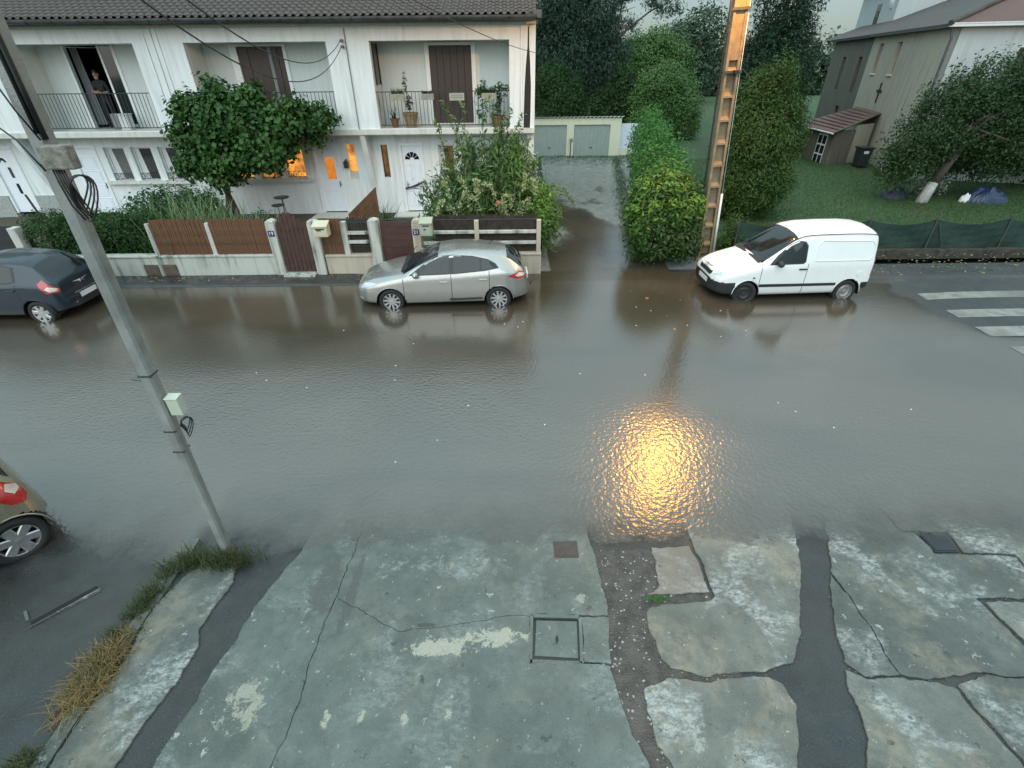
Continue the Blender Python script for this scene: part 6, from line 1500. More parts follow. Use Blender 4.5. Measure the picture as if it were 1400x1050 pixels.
# zebra stripes on the right
M_ZEBRA = asphalt_mat('zebra_paint', (0.215, 0.22, 0.20), .2, .45, (0.13, 0.13, 0.115), .9)
for i, (y0, y1) in enumerate(((11.48, 11.86), (10.46, 10.86), (9.52, 9.98), (8.60, 9.06), (7.6, 8.1))):
    xs_ = np.arange(10.45, 20.1, .4); me = grid_mesh('zebra_stripe', xs_, np.linspace(y0, y1, 4), lambda X, Y: np.maximum(z_road(X, Y), .0) + .005, M_ZEBRA)
    zo = tag(bpy.data.objects.new("zebra_stripe", me), ['zebra crossing stripe nearest the far kerb', 'second zebra crossing stripe from the far kerb', 'third zebra crossing stripe from the far kerb', 'fourth zebra crossing stripe from the far kerb, cut by the right edge', 'fifth zebra crossing stripe, nearest the middle of the road'][i], 'road marking', 'white zebra crossing stripes'); COL.objects.link(zo); zo["kind"] = "structure"

M_DKERB = simple('dark_wet_kerb', (0.060, 0.056, 0.048), .45, var=.4, scale=6, bump=.5, fine=50)
# far kerb edge right, low concrete kerb under the mesh fence
for k in range(9): MB().box(6.7 + k * 1.6, 6.7 + k * 1.6 + 1.585, 14.80, 15.0, -.1, .17 + rnd.uniform(-.01, .01)).build('kerb_stone', M_DKERB, pavement)
mf = thing('mesh_fence', 'low wire fence with sagging dark green screen along the lawn', 'fence', (13, 15.1, .1))
M_SCREEN = simple('green_screen', (0.012, 0.035, 0.028), 0.7, var=0.3, scale=3)
M_POSTG = simple('green_post', (0.045, 0.06, 0.05), 0.5)
pxs = [6.9, 8.9, 10.85, 12.85, 15.1, 17.3, 19.5]
V = []; F = []; n = 0
for a, c in zip(pxs[:-1], pxs[1:]):
    for k in range(9):
        t = k / 8; x = a + (c - a) * t; zt = 1.02 - .16 * math.sin(PI * t) + rnd.uniform(-.01, .01)
        for j in range(5): V.append((x, 15.10 + .03 * math.sin(x * 3.1 + j), .12 + (zt - .12) * j / 4))
    for k in range(8):
        for j in range(4):
            b_ = n + k * 5 + j; F.append((b_, b_ + 5, b_ + 6, b_ + 1))
    n += 45
sc = MB().add(V, F).build('screen', M_SCREEN, mf); sd_ = sc.modifiers.new('solid', 'SOLIDIFY'); sd_.thickness = .006
for x in pxs: MB().tube([(x, 15.06, 0), (x + .0, 15.06, 1.10)], .026, 8).build('post', M_POSTG, mf)
for x in (12.9, 17.34): MB().tube([(x + .03, 15.0, .08), (x + .42, 14.98, .14), (x + .06, 15.05, .9)], .018, 6).build('brace', M_POSTG, mf)

# scraps floating on the water
M_SCRAP = simple('pale_scrap', (0.62, 0.60, 0.55), 0.6, var=0.3)
M_DEADL = simple('dead_leaf', (0.30, 0.17, 0.09), 0.6, var=0.4)
spots = [(-2.34, 8.54), (-1.21, 6.18), (-1.79, 5.67), (1.33, 8.16), (2.58, 8.09), (4.71, 7.12), (4.89, 6.85), (0.54, 6.56), (3.69, 10.03), (-2.25, 8.0), (-3.38, 10.69), (-0.16, 10.38), (0.05, 10.81), (0.27, 10.49), (-0.4, 10.66), (0.15, 10.22), (0.39, 10.56), (3.49, 11.77), (3.16, 12.26), (3.4, 11.02), (3.71, 10.72), (4.04, 10.21), (4.57, 10.78), (5.27, 9.92), (3.96, 12.14), (3.09, 11.24), (7.46, 11.48), (-3.83, 10.13), (-5.05, 8.32), (-4.73, 8.04), (-3.86, 7.77), (-2.13, 9.46), (5.3, 6.4), (6.9, 6.88), (-0.78, 7.13), (2.87, 10.23), (4.3, 11.66), (5.08, 10.98), (4.6, 9.65)]
scraps = []
for i, (x, y) in enumerate(spots):
    big = i in (8, 17); s = .017 if not big else .055; a = rnd.uniform(0, 6.3); leaf_ = y > 10 and i % 2 == 0
    P = [(x + s * rnd.uniform(.6, 1.3) * math.cos(a + k * PI / 3), y + s * rnd.uniform(.5, 1.2) * math.sin(a + k * PI / 3)) for k in range(6)]
    o = MB().prism(P, 'z', -.002, .007).build('dead_leaf' if leaf_ or big else 'paper_scrap', M_DEADL if leaf_ or big else M_SCRAP)
    scraps.append((x, y, 'leaf' if leaf_ or big else 'scrap', o))
def zone(x, y):
    if y > 10.2 and x < 0.9: return 'before the silver car'
    if y > 10.2 and x < 5.0: return 'before the laurel bush'
    if y > 10.2: return 'before the white van'
    if x < -2.2: return 'on the left half of the flooded road'
    if x < 3.4: return 'in the middle of the flooded road'
    return 'on the right half of the flooded road'
ORD = ['first', 'second', 'third', 'fourth', 'fifth', 'sixth', 'seventh', 'eighth', 'ninth', 'tenth', 'eleventh', 'twelfth', 'thirteenth', 'fourteenth', 'fifteenth']
cells = {}
for x, y, kd, o in scraps: cells.setdefault((kd, zone(x, y)), []).append((x, y, o))
for (kd, zn), lst in cells.items():
    lst.sort(key=lambda q: (700 + 675 * q[0] / (q[1] * .838 + 2.785)))
    for i, (x, y, o) in enumerate(lst):
        lead = 'pale scrap' if kd == 'scrap' else 'brown dead leaf'
        tag(o, ('only ' + lead if len(lst) == 1 else lead) + ' floating ' + zn + ('' if len(lst) == 1 else ', ' + ORD[i] + ' from the left'), kd, 'scraps floating on the flood' if kd == 'scrap' else 'dead leaves floating on the flood')
# ================================================================ TREES, HEDGES, SHRUBS
L_VINE = leaf_mat('vine_leaf', (0.022, 0.062, 0.018), (0.045, 0.115, 0.028), (0.07, 0.15, 0.035))
L_CONH = leaf_mat('cypress_hedge', (0.016, 0.048, 0.014), (0.030, 0.080, 0.022), (0.05, 0.11, 0.03))
L_SHRUB = leaf_mat('shrub_leaf', (0.030, 0.070, 0.025), (0.055, 0.12, 0.045))
L_STRAP = leaf_mat('strap_leaf', (0.13, 0.20, 0.09), (0.22, 0.28, 0.15))
L_BUDD = leaf_mat('bush_leaf', (0.050, 0.105, 0.036), (0.115, 0.195, 0.070), (0.13, 0.23, 0.05))
L_SPIKE = leaf_mat('flower_spike', (0.30, 0.36, 0.16), (0.50, 0.54, 0.30))
L_JASM = leaf_mat('pale_climber', (0.06, 0.11, 0.06), (0.55, 0.60, 0.52))
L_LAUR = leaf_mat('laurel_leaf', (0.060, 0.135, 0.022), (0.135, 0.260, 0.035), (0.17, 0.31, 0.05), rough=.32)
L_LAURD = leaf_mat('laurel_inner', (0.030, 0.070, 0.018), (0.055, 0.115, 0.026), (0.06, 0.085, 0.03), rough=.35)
L_HEDG2 = leaf_mat('soft_hedge', (0.045, 0.135, 0.028), (0.085, 0.22, 0.048))
L_OLIVE = leaf_mat('olive_green', (0.022, 0.060, 0.016), (0.056, 0.118, 0.028), (0.080, 0.130, 0.032))
L_DARKC = leaf_mat('dark_conifer', (0.026, 0.056, 0.042), (0.050, 0.092, 0.066), scale=.3)
L_DARKG = leaf_mat('dark_green', (0.018, 0.046, 0.014), (0.038, 0.082, 0.024), scale=.4)
L_ROUND = leaf_mat('round_tree_leaf', (0.046, 0.105, 0.030), (0.095, 0.185, 0.052), (0.12, 0.215, 0.060), scale=.3)
L_FARHAZE = leaf_mat('far_leaf_haze', (0.042, 0.072, 0.045), (0.068, 0.105, 0.06), scale=.1)  # haze of distance put into the leaf colour: paler, greyer green
L_PLUM = leaf_mat('orchard_leaf', (0.018, 0.044, 0.016), (0.040, 0.080, 0.028))
L_DRY = leaf_mat('dry_grass', (0.13, 0.09, 0.04), (0.31, 0.22, 0.09))
L_GRASS = leaf_mat('green_grass', (0.024, 0.042, 0.014), (0.085, 0.095, 0.040))
L_LGRASS = leaf_mat('lawn_blade', (0.030, 0.075, 0.020), (0.058, 0.115, 0.032), scale=.5)
L_DARKT = leaf_mat('deep_conifer', (0.010, 0.030, 0.018), (0.024, 0.054, 0.030), scale=.4)
R = np.random.RandomState

# vine on the middle house
t = thing('climbing_vine', 'dense dark green climbing vine with a twisted trunk hiding the middle balcony', 'vine', (-10.1, 18.4, .2))
m = MB()
for q in range(3): m.tube([(-9.95 + .06 * q, 18.4, .1), (-10.05 + .10 * q, 18.3, .8), (-9.92 - .05 * q, 18.35, 1.5), (-9.95 + .25 * q - .2, 18.3, 2.4), (-9.5 + .5 * q, 18.25, 3.2)], [.12, .11, .09, .07, .04], 7)
m.build('trunk', M_BARK, t, smooth=True)
crown(t, [(-9.9, 18.2, 3.35, 1.05, .7, .95), (-8.8, 18.2, 3.75, 1.1, .7, .72), (-8.0, 18.2, 3.25, 1.0, .7, .85), (-9.4, 18.0, 2.70, 1.2, .6, .6), (-7.2, 18.3, 3.52, .8, .5, .42), (-6.45, 18.5, 3.62, .55, .4, .40),
          (-8.2, 18.0, 2.65, .8, .5, .38), (-10.45, 18.2, 2.6, .5, .5, .5), (-6.7, 18.6, 3.1, .3, .3, .45), (-10.2, 18.1, 2.3, .7, .5, .4), (-8.6, 17.95, 2.45, .9, .45, .38), (-7.6, 18.05, 2.75, .5, .4, .3), (-10.9, 18.2, 3.1, .3, .3, .3), (-9.3, 18.2, 4.42, .4, .3, .22), (-8.2, 18.3, 4.40, .35, .3, .2), (-10.3, 18.1, 4.05, .35, .3, .25), (-5.95, 18.6, 3.75, .3, .25, .25), (-10.8, 18.0, 2.2, .35, .3, .35), (-9.6, 17.8, 1.95, .5, .4, .25), (-7.0, 18.2, 4.0, .35, .3, .22)], 19000, .15, L_VINE, clump=.13, nclump=1500, aspect=1.25, shell=.8, jitter=.55, seed=3)
# hedges and shrubs in the left gardens
t = thing('conifer_hedge', 'dense dark green conifer hedge on the long low stained wall', 'hedge', (-12, 14.4, .2))
crown(t, [(-13.2, 14.4, .95, .75, .6, .72), (-12.3, 14.4, .95, .9, .55, .74), (-11.4, 14.4, .92, .9, .55, .76), (-10.6, 14.4, .90, .8, .5, .78), (-10.1, 14.35, .8, .4, .4, .75)], 26000, .085, L_CONH, clump=.07, nclump=2600, aspect=2.6, shell=.85, jitter=.9, droop=.8, zmin=.2, seed=5)
m = MB()
for x in np.arange(-13.4, -10.0, .55): m.tube([(x, 14.45, .1), (x + .03, 14.42, 1.1)], .04, 6)
m.build('stem', M_BARK, t)
t = thing('shrub', 'loose green shrub with arching shoots below the three grilled windows', 'shrub', (-11.2, 16.4, .2))
crown(t, [(-11.4, 16.4, 1.15, .75, .6, .65), (-10.7, 16.5, 1.35, .6, .5, .55), (-11.0, 16.3, .8, 1.0, .6, .6)], 5500, .12, L_SHRUB, clump=.11, nclump=500, aspect=1.9, seed=6, zmin=.2)
trunk(t, (-11.1, 16.4, .2), (-11.0, 16.4, 1.2), .05, .02, 6, .6, seed=6, name='stem')
t = thing('shrub', 'low spreading green shrub behind the left brown slat panel, at the foot of the vine', 'shrub', (-9.7, 15.4, .2))
crown(t, [(-10.1, 16.6, 1.35, .6, .5, .5), (-10.2, 15.4, 1.0, .8, .6, .55), (-9.4, 15.6, 1.1, .7, .6, .6), (-9.9, 16.2, 1.2, .9, .6, .5)], 7000, .10, L_CONH, clump=.09, nclump=700, aspect=2, seed=7, zmin=.2)
trunk(t, (-9.8, 15.5, .2), (-9.7, 15.5, 1.0), .05, .02, 5, .5, seed=7, name='stem')
def strap_plant(label, c, n, h, lean, w, mat, seed, sx=.3, sy=.2, group=None, cat='plant', name='strap_plant', seg=4):
    rs = R(seed); C = np.stack([c[0] + rs.normal(0, sx, n), c[1] + rs.normal(0, sy, n), np.full(n, c[2])], 1)
    o = foliage(name, [blades(C, h, lean, w, rs, seg)], mat, None, c); return tag(o, label, cat, group)
strap_plant('clump of long pale strap leaves drooping over the left brown slat panel', (-9.15, 14.45, .25), 380, 1.75, .95, .020, L_STRAP, 8, .50, .20)
strap_plant('clump of long pale strap leaves behind the panel left of pillar 19', (-8.0, 14.7, .25), 220, 1.45, .75, .017, L_STRAP, 9, .55, .2)
strap_plant('small spiky plant beside the timber side panel and door 21', (-4.25, 17.2, .2), 60, .95, .5, .022, L_SHRUB, 10, .12, .1)
strap_plant('dry looking grassy plant at the foot of the timber side panel', (-4.75, 16.9, .2), 140, .65, .35, .010, L_STRAP, 11, .22, .12)
t = thing('shrub', 'small dark plant beside the bird table', 'shrub', (-8.0, 16.2, .2))
crown(t, [(-8.0, 16.2, .75, .35, .3, .5)], 500, .11, L_SHRUB, clump=.1, nclump=80, seed=12); trunk(t, (-8, 16.2, .2), (-8, 16.2, .8), .03, .01, 4, .3, seed=12, name='stem')

# large flowering bush at the corner of the right-hand house
t = thing('flowering_bush', 'large loose bush with pale drooping flower spikes before the right-hand house', 'bush', (-.6, 15.8, .2))
crown(t, [(-1.7, 15.9, 1.25, .9, .8, .95), (-.5, 15.7, 1.4, 1.1, .9, 1.1), (.55, 15.6, 1.2, .8, .9, .95), (-.9, 16.0, 2.3, 1.1, .7, .75), (-.1, 16.2, 2.5, .8, .6, .7), (.95, 15.4, .9, .5, .9, .7), (-2.3, 16.0, 1.3, .4, .5, .9)], 9500, .25, L_BUDD, clump=.15, nclump=700, aspect=4.6, jitter=.8, droop=1.3, seed=20, zmin=.25)
rs = R(21); st = MB(); lv = []; sp = []
for k in range(52):
    x0, y0 = -.7 + rs.normal(0, .5), 15.9 + rs.normal(0, .2); a = rs.uniform(0, 2 * PI); ln = rs.uniform(.5, 1.7); top = rs.uniform(2.2, 4.35) if k < 36 else rs.uniform(1.5, 2.6)
    ln = ln * (0.65 if top > 3 else 1.0)
    P = [np.array([x0 + ln * math.cos(a) * u ** 1.5, y0 + .45 * ln * math.sin(a) * u ** 1.5, .3 + (top - .3) * (1.25 * u - .25 * u ** 3)]) for u in np.linspace(0, 1, 8)]
    if k >= 36: P[-1] = P[-1] - np.array([0, 0, .35]); P[-2] = P[-2] - np.array([0, 0, .10])
    st.tube([tuple(p) for p in P], [.014 - .0015 * i for i in range(8)], 5)
    for i in range(2, 7):
        for q in range(16 if k < 36 else 8):
            u = rs.rand(); c = P[i] * (1 - u) + P[i + 1] * u; lv.append(c + rs.normal(0, .05, 3))
    d = P[-1] - P[-2]; d /= np.linalg.norm(d)
    if k % 2 == 0 or k > 36:
        for q in range(26):
            u = rs.rand(); c = P[-1] + d * .30 * (u - .3) + np.array([0, 0, -.12 * u * u]); sp.append(c + rs.normal(0, .028 * (1.1 - u), 3))
st.build('stems', M_STEM, t)
lv, sp = np.array(lv), np.array(sp)
foliage('wand_leaves', [leaf_cards(lv, np.tile(UP, (len(lv), 1)), .17, 3.6, jitter=.8, droop=.8, rs=rs)], L_BUDD, t)
# thick pale spikes hanging at the front of the bush
for k in range(20):
    x = -1.9 + rs.rand() * 2.6; z = rs.uniform(1.55, 2.45); a = rs.uniform(-.9, .9); n_ = 100
    u = rs.rand(n_); c = np.stack([x + math.sin(a) * .38 * u, np.full(n_, 14.72) + rs.normal(0, .15) + .1 * u, z - .42 * u ** 1.4 + .10 * np.sin(u * 3)], 1) + rs.normal(0, .034, (n_, 3)); sp = np.concatenate([sp, c])
foliage('flower_spikes', [leaf_cards(sp, np.tile(UP, (len(sp), 1)), .070, 1.4, jitter=1.0, rs=rs)], L_SPIKE, t)
for k, (x, y, z) in enumerate(((-.35, 14.75, 1.72), (.30, 14.8, 1.05))):
    r_ = MB()
    for q in range(9): r_.obox((x + .028 * math.cos(q * .7), y + .02 * math.sin(q * 1.3), z + .028 * math.sin(q * .7)), (math.cos(q), math.sin(q), .3), (-math.sin(q), math.cos(q), .2), (0, .3, 1), .032, .026, .008)
    r_.build('rose_flower', simple('pink_petal' if k == 0 else 'white_petal', (0.62, 0.16, 0.17) if k == 0 else (.7, .72, .68), .5, var=.2), t)
t = thing('climber', 'pale variegated climber against the corner of the right-hand house', 'climber', (.5, 18.4, .2))
crown(t, [(.35, 18.6, 2.1, .55, .35, .75), (.7, 18.4, 1.6, .3, .4, .8)], 2200, .10, L_JASM, clump=.08, nclump=260, aspect=2.0, seed=23)
m = MB()
for q in range(6): m.tube([(.35 + .06 * q, 18.6, .15), (.2 + .12 * q, 18.65, 1.2), (.05 + .16 * q, 18.6, 2.5)], .012, 5)
m.build('stem', M_STEM, t)
t = thing('trailing_shrub', 'bright green shrub spilling over the wall end onto the lane', 'shrub', (1.15, 15.6, 0))
crown(t, [(.92, 15.4, 1.35, .26, .8, .55), (1.0, 16.6, 1.1, .32, 1.0, .7), (.95, 14.7, 1.2, .18, .4, .4)], 3400, .13, L_LAUR, clump=.12, nclump=420, aspect=2.6, jitter=.8, droop=.8, seed=24, zmin=.25)
trunk(t, (.95, 15.4, 0), (1.0, 15.4, 1.0), .05, .02, 6, .5, seed=24, name='stem')
m = MB(); rs = R(26); pts = []
for q in range(3):
    P = [(1.0, 15.8 + .5 * q, 1.3 + .1 * q), (1.35, 15.8 + .5 * q, 1.75), (1.75, 15.9 + .5 * q, 1.65), (2.05, 16.0 + .5 * q, 1.25)]; m.tube(P, [.014, .012, .008, .004], 5)
    for i in range(3):
        for k in range(12): u = rs.rand(); pts.append(np.array(P[i]) * (1 - u) + np.array(P[i + 1]) * u + rs.normal(0, .035, 3))
m.build('arching_stem', M_STEM, t); pts = np.array(pts)
foliage('arching_leaves', [leaf_cards(pts, np.tile(UP, (len(pts), 1)), .12, 2.6, jitter=.8, rs=rs)], L_LAUR, t)

# hedges right of the lane
t = thing('laurel_hedge', 'bright yellow-green laurel bush standing in the flood before the ladder pole', 'hedge', (4.5, 14.9, 0))
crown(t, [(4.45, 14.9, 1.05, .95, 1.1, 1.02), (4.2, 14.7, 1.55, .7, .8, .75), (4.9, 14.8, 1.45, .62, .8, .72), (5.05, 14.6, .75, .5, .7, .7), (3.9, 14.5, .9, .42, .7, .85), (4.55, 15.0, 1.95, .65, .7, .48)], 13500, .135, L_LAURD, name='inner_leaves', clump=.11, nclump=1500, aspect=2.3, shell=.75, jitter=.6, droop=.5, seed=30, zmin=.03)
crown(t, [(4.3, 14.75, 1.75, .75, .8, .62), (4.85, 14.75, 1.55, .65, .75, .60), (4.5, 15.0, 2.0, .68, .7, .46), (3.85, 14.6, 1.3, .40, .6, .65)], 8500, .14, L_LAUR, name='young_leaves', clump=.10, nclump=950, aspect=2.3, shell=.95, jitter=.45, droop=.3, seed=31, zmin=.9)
m = MB(); rs = R(32)
for q in range(9):
    x, y = 4.45 + rs.normal(0, .35), 14.9 + rs.normal(0, .3); m.tube([(x, y, -.1), (x + rs.normal(0, .1), y, .7), (x + rs.normal(0, .25), y, 1.6)], [.03, .025, .012], 6)
m.build('stem', M_BARK, t)
t = thing('soft_hedge', 'taller mid-green hedge lining the lane behind the laurel bush', 'hedge', (5.8, 20, 0))
lob = []
for k in range(11):
    y = 16.6 + k * 1.15; x = 4.55 + (y - 16.6) * .17 + .55
    lob.append((x, y, 1.05 + .04 * k, .85, .85, 1.15 + .03 * k))
    if k % 2 == 0: lob.append((x + .1, y + .3, 2.0 + .05 * k, .6, .7, .75))
crown(t, lob, 26000, .135, L_HEDG2, clump=.13, nclump=2400, aspect=2.4, shell=.8, jitter=.7, seed=33, zmin=.03)
m = MB()
for k in range(11): y = 16.6 + k * 1.15; x = 5.1 + (y - 16.6) * .17; m.tube([(x, y, -.1), (x + .1, y, 1.4)], [.05, .03], 6)
m.build('stem', M_BARK, t)
t = thing('shrub', 'small yellowish shrub between the ladder pole and the white van', 'shrub', (7.05, 15.5, .05))
crown(t, [(7.05, 15.5, .62, .34, .34, .58), (6.8, 15.4, .35, .3, .3, .3)], 1700, .085, L_OLIVE, clump=.07, nclump=170, seed=34, zmin=.05); trunk(t, (7.05, 15.5, 0), (7.05, 15.5, .7), .03, .012, 4, .3, seed=34, name='stem')

# trees
tree('bushy_conifer', 'bushy olive-green conifer right of the ladder pole, reaching the ground', 'tree', (8.9, 19.6, .05), (8.9, 19.6, 4.5), .13,
     [(8.9, 19.6, 1.2, 1.25, 1.3, 1.15), (8.2, 19.4, 1.0, .85, .9, .95), (9.5, 19.8, 1.5, .75, 1.0, 1.2), (8.9, 19.6, 2.5, 1.2, 1.2, 1.1), (9.7, 19.7, 2.9, .75, .8, .8), (8.5, 19.6, 3.4, .8, .8, .9), (9.35, 19.6, 3.9, .55, .6, .75), (8.8, 19.6, 4.4, .42, .5, .7), (9.9, 19.8, 2.2, .5, .6, .45), (7.9, 19.4, 2.1, .5, .6, .7), (10.1, 19.6, 2.6, .35, .4, .4), (10.0, 19.4, 1.2, .45, .5, .4), (8.0, 19.2, 3.1, .35, .4, .4), (9.9, 19.5, 3.35, .3, .35, .4), (8.2, 19.5, 4.1, .3, .35, .4), (9.2, 19.3, 4.9, .25, .3, .45)], 80000, .12, L_OLIVE, seed=40, clump=.15, nclump=1700, spread=.9, aspect=3.2, shell=.75, jitter=.7, droop=-.6, zmin=.1)
tree('dark_conifer', 'tall dark conifer behind the olive-green bushy one, left of the long grey building', 'tree', (15.0, 33, .1), (14.9, 33, 9.5), .22,
     [(14.9, 33, 2.6, 2.2, 2.0, 2.4), (15.0, 33, 5.0, 1.9, 1.8, 2.4), (14.9, 33, 7.6, 1.5, 1.5, 2.4), (15.8, 33, 3.8, 1.2, 1.3, 1.6), (13.6, 33, 4.2, 1.2, 1.3, 1.8), (14.9, 33, 10, .9, .9, 1.6)], 40000, .22, L_DARKT, seed=42, clump=.24, nclump=2400, spread=.9, aspect=3.4, droop=-.4)
tree('dark_tree', 'dark leafy tree filling the gap before the old dark house', 'tree', (16.4, 36, .1), (16.4, 36, 3), .15, [(16.6, 36, 2.2, 1.4, 1.4, 1.8), (15.9, 35.5, 1.4, 1.2, 1.2, 1.3), (17.5, 37, 1.3, 1.0, 1.0, 1.2)], 8000, .25, L_DARKG, seed=44, clump=.22, nclump=600)
tree('cedar', 'huge dark bluish conifer towering behind the garages at the house corner', 'tree', (4.6, 46, .1), (4.6, 46, 15), .45,
     [(4.4, 46, 5.2, 3.4, 3.0, 2.6), (5.6, 46, 8.2, 3.0, 2.8, 2.6), (3.4, 46, 9.2, 3.0, 2.8, 2.8), (4.8, 46, 12.5, 2.6, 2.4, 3.0), (2.0, 46.5, 5.0, 2.2, 2.2, 3.2), (7.2, 45.5, 5.6, 1.4, 1.6, 2.3), (4.6, 46, 15.4, 1.5, 1.5, 2.0)], 90000, .27, L_DARKC, seed=46, clump=.34, nclump=3000, aspect=3.8, shell=.75, droop=1.6, limbs=12, spread=2.6)
tree('cedar', 'second dark conifer partly hidden behind the right-hand house', 'tree', (-1.5, 50, .1), (-1.5, 50, 13), .4,
     [(-1.5, 50, 4, 3.0, 2.6, 3.2), (-1.2, 50, 8, 2.6, 2.4, 3.2), (-1.5, 50, 12, 1.7, 1.7, 2.8)], 12000, .45, L_DARKC, seed=48, clump=.4, nclump=700, aspect=3.6, droop=1.4)
tree('round_tree', 'small rounded dark tree just behind the garage roof', 'tree', (3.7, 42.0, .1), (3.7, 42, 3.2), .15, [(3.6, 42, 2.7, 1.9, 1.6, 1.9), (3.2, 42, 4.0, 1.3, 1.2, 1.0), (4.3, 42, 1.9, 1.4, 1.3, 1.4)], 22000, .15, L_DARKG, seed=50, clump=.2, nclump=1000)
tree('round_tree', 'dark undergrowth tree between the garage roof and the round green trees', 'tree', (8.4, 43, .1), (8.4, 43, 2.6), .14, [(8.0, 43, 1.8, 1.5, 1.3, 1.8), (9.3, 44, 2.3, 1.7, 1.4, 2.0), (6.6, 43.4, 1.7, 1.3, 1.2, 1.6), (8.8, 44, 3.6, 1.2, 1.1, 1.2)], 20000, .16, L_DARKG, seed=52, clump=.2, nclump=900)
tree('round_tree', 'broad rounded green tree with the highest crown in the middle distance', 'tree', (13.2, 54, .1), (13.2, 54, 5.5), .28,
     [(12.6, 54, 4.6, 3.0, 2.8, 2.8), (14.4, 54, 4.0, 2.6, 2.6, 2.8), (11.0, 54, 3.6, 2.2, 2.2, 2.4), (13.4, 54, 6.0, 1.9, 1.9, 1.3), (15.2, 53, 2.2, 2.2, 2.0, 2.2)], 42000, .22, L_ROUND, seed=54, clump=.30, nclump=1300, shell=.8)
tree('round_tree', 'rounded mid-green tree in front of the broad one, above the lane hedge', 'tree', (11.2, 42, .1), (11.2, 42, 3.2), .2,
     [(10.9, 42, 2.9, 1.8, 1.6, 1.9), (11.9, 42, 2.2, 1.6, 1.5, 1.9), (10.1, 42, 1.8, 1.5, 1.4, 1.7), (11.6, 42, 3.9, 1.2, 1.2, 1.1), (12.8, 41, 1.5, 1.2, 1.2, 1.5)], 34000, .16, L_ROUND, seed=56, clump=.2, nclump=1400, shell=.8)
tree('pale_tree', 'pale misty tree in the distance left of the ladder pole', 'tree', (23.5, 78, .1), (23.5, 78, 7), .35, [(22.5, 78, 6.0, 3.2, 3.0, 3.4), (25.5, 79, 7.2, 3.4, 3.0, 3.6), (23.5, 78, 3, 4, 3, 3)], 13000, .42, L_FARHAZE, seed=58, clump=.4, nclump=700)
tree('pale_tree', 'pale misty tree in the distance behind the leaning conifer', 'tree', (12.5, 84, .1), (12.5, 84, 6), .35, [(11, 84, 5, 3.2, 3.0, 3.2), (14, 85, 4.6, 3.2, 3.0, 3.4), (9, 84, 6.0, 2.0, 2, 3)], 9000, .42, L_FARHAZE, seed=60, clump=.4, nclump=600)
t = thing('leaning_conifer', 'thin half-bare conifer with one branch slanting up to the right', 'tree', (7.6, 44.5, .1))
m = MB().tube([(7.4, 44.5, 0), (7.7, 44.5, 4.0), (8.0, 44.5, 7.0), (8.3, 44.5, 9.6)], [.16, .13, .09, .03], 8).tube([(7.2, 44.4, 5.6), (8.6, 44.2, 7.0), (10.2, 44.0, 8.1), (11.6, 43.9, 8.6)], [.09, .08, .05, .02], 7)
for q in range(9): m.tube([(7.75 + .05 * q, 44.5, 4.2 + .55 * q), (7.9 + .05 * q + (.9 if q % 2 else -.7), 44.4, 4.5 + .55 * q)], [.03, .012], 5)
m.build('trunk', M_BARK, t, smooth=True)
crown(t, [(8.6, 44.5, 5.6, .7, .6, .5), (7.5, 44.5, 6.6, .6, .6, .5), (8.8, 44.4, 7.3, .7, .5, .4), (11.2, 43.9, 8.3, .9, .5, .45), (12.0, 43.9, 8.2, .5, .4, .3), (10.0, 44, 8.6, .6, .5, .4), (8.3, 44.5, 9.4, .7, .6, .8)], 2600, .30, L_DARKC, clump=.18, nclump=230, aspect=4.5, droop=.6, seed=62)
# the far wood behind everything: one mass
rs = R(70); lob = [(x + rs.normal(0, 1), 96 + rs.normal(0, 4), 2.6 + rs.rand() * 1.5, 4.5, 3.5, 3.2 + rs.rand() * 1.6) for x in np.arange(-30, 75, 3.6)]
P, N = crown_points(lob, 42000, .5, 2600, .7, rs)
w_ = foliage('far_wood', [leaf_cards(P, N + UP, .75, 1.7, rs=rs)], L_FARHAZE, None, (20, 96, 0)); w_['kind'] = 'stuff'; w_['label'] = 'far off misty wood'

# old fruit tree on the lawn with a whitewashed trunk foot
t = thing('fruit_tree', 'spreading dark fruit tree with a whitewashed trunk foot on the lawn', 'tree', (17.0, 21.1, .1))
m = MB().tube([(16.93, 21.1, -.1), (17.05, 21.1, .45), (17.18, 21.15, .85)], [.24, .20, .185], 12)
m.build('whitewashed_foot', simple('whitewash', (0.36, 0.38, 0.37), .8, var=.3, scale=9), t, smooth=True)
m = MB().tube([(17.17, 21.15, .84), (17.5, 21.2, 1.6), (17.9, 21.3, 2.4)], [.185, .16, .13], 10)
rs = R(71)
for k in range(14):
    a = rs.uniform(0, 2 * PI); L_ = rs.uniform(1.0, 1.9); p = np.array([17.7, 21.3, 2.2]); q_ = p + np.array([math.cos(a) * L_, math.sin(a) * L_ * .6, rs.uniform(.2, 1.3)])
    m.tube([tuple(p), tuple(p * .5 + q_ * .5 + np.array([0, 0, .35])), tuple(q_)], [.09, .055, .02], 6)
m.build('trunk', M_BARK, t, smooth=True)
lobs = [(18.0, 22, 2.9, 1.8, 1.6, 1.3), (16.4, 21.6, 2.3, 1.2, 1.2, .9), (19.8, 22, 2.6, 1.9, 1.6, 1.6), (18.8, 22, 4.2, 1.5, 1.3, 1.0), (17.2, 21.8, 3.7, 1.1, 1.1, .75), (15.6, 21.3, 1.45, .65, .8, .75), (20.8, 22.3, 4.2, 1.4, 1.3, 1.2), (16.2, 21.4, 1.5, .8, .8, .5), (22.0, 22.5, 2.6, 1.6, 1.5, 1.6), (19.5, 22.8, 1.5, 1.5, 1.2, .8)]
crown(t, lobs, 52000, .125, L_PLUM, clump=.17, nclump=2600, aspect=2.1, shell=.6, jitter=.8, droop=.6, seed=72, zmin=.55)
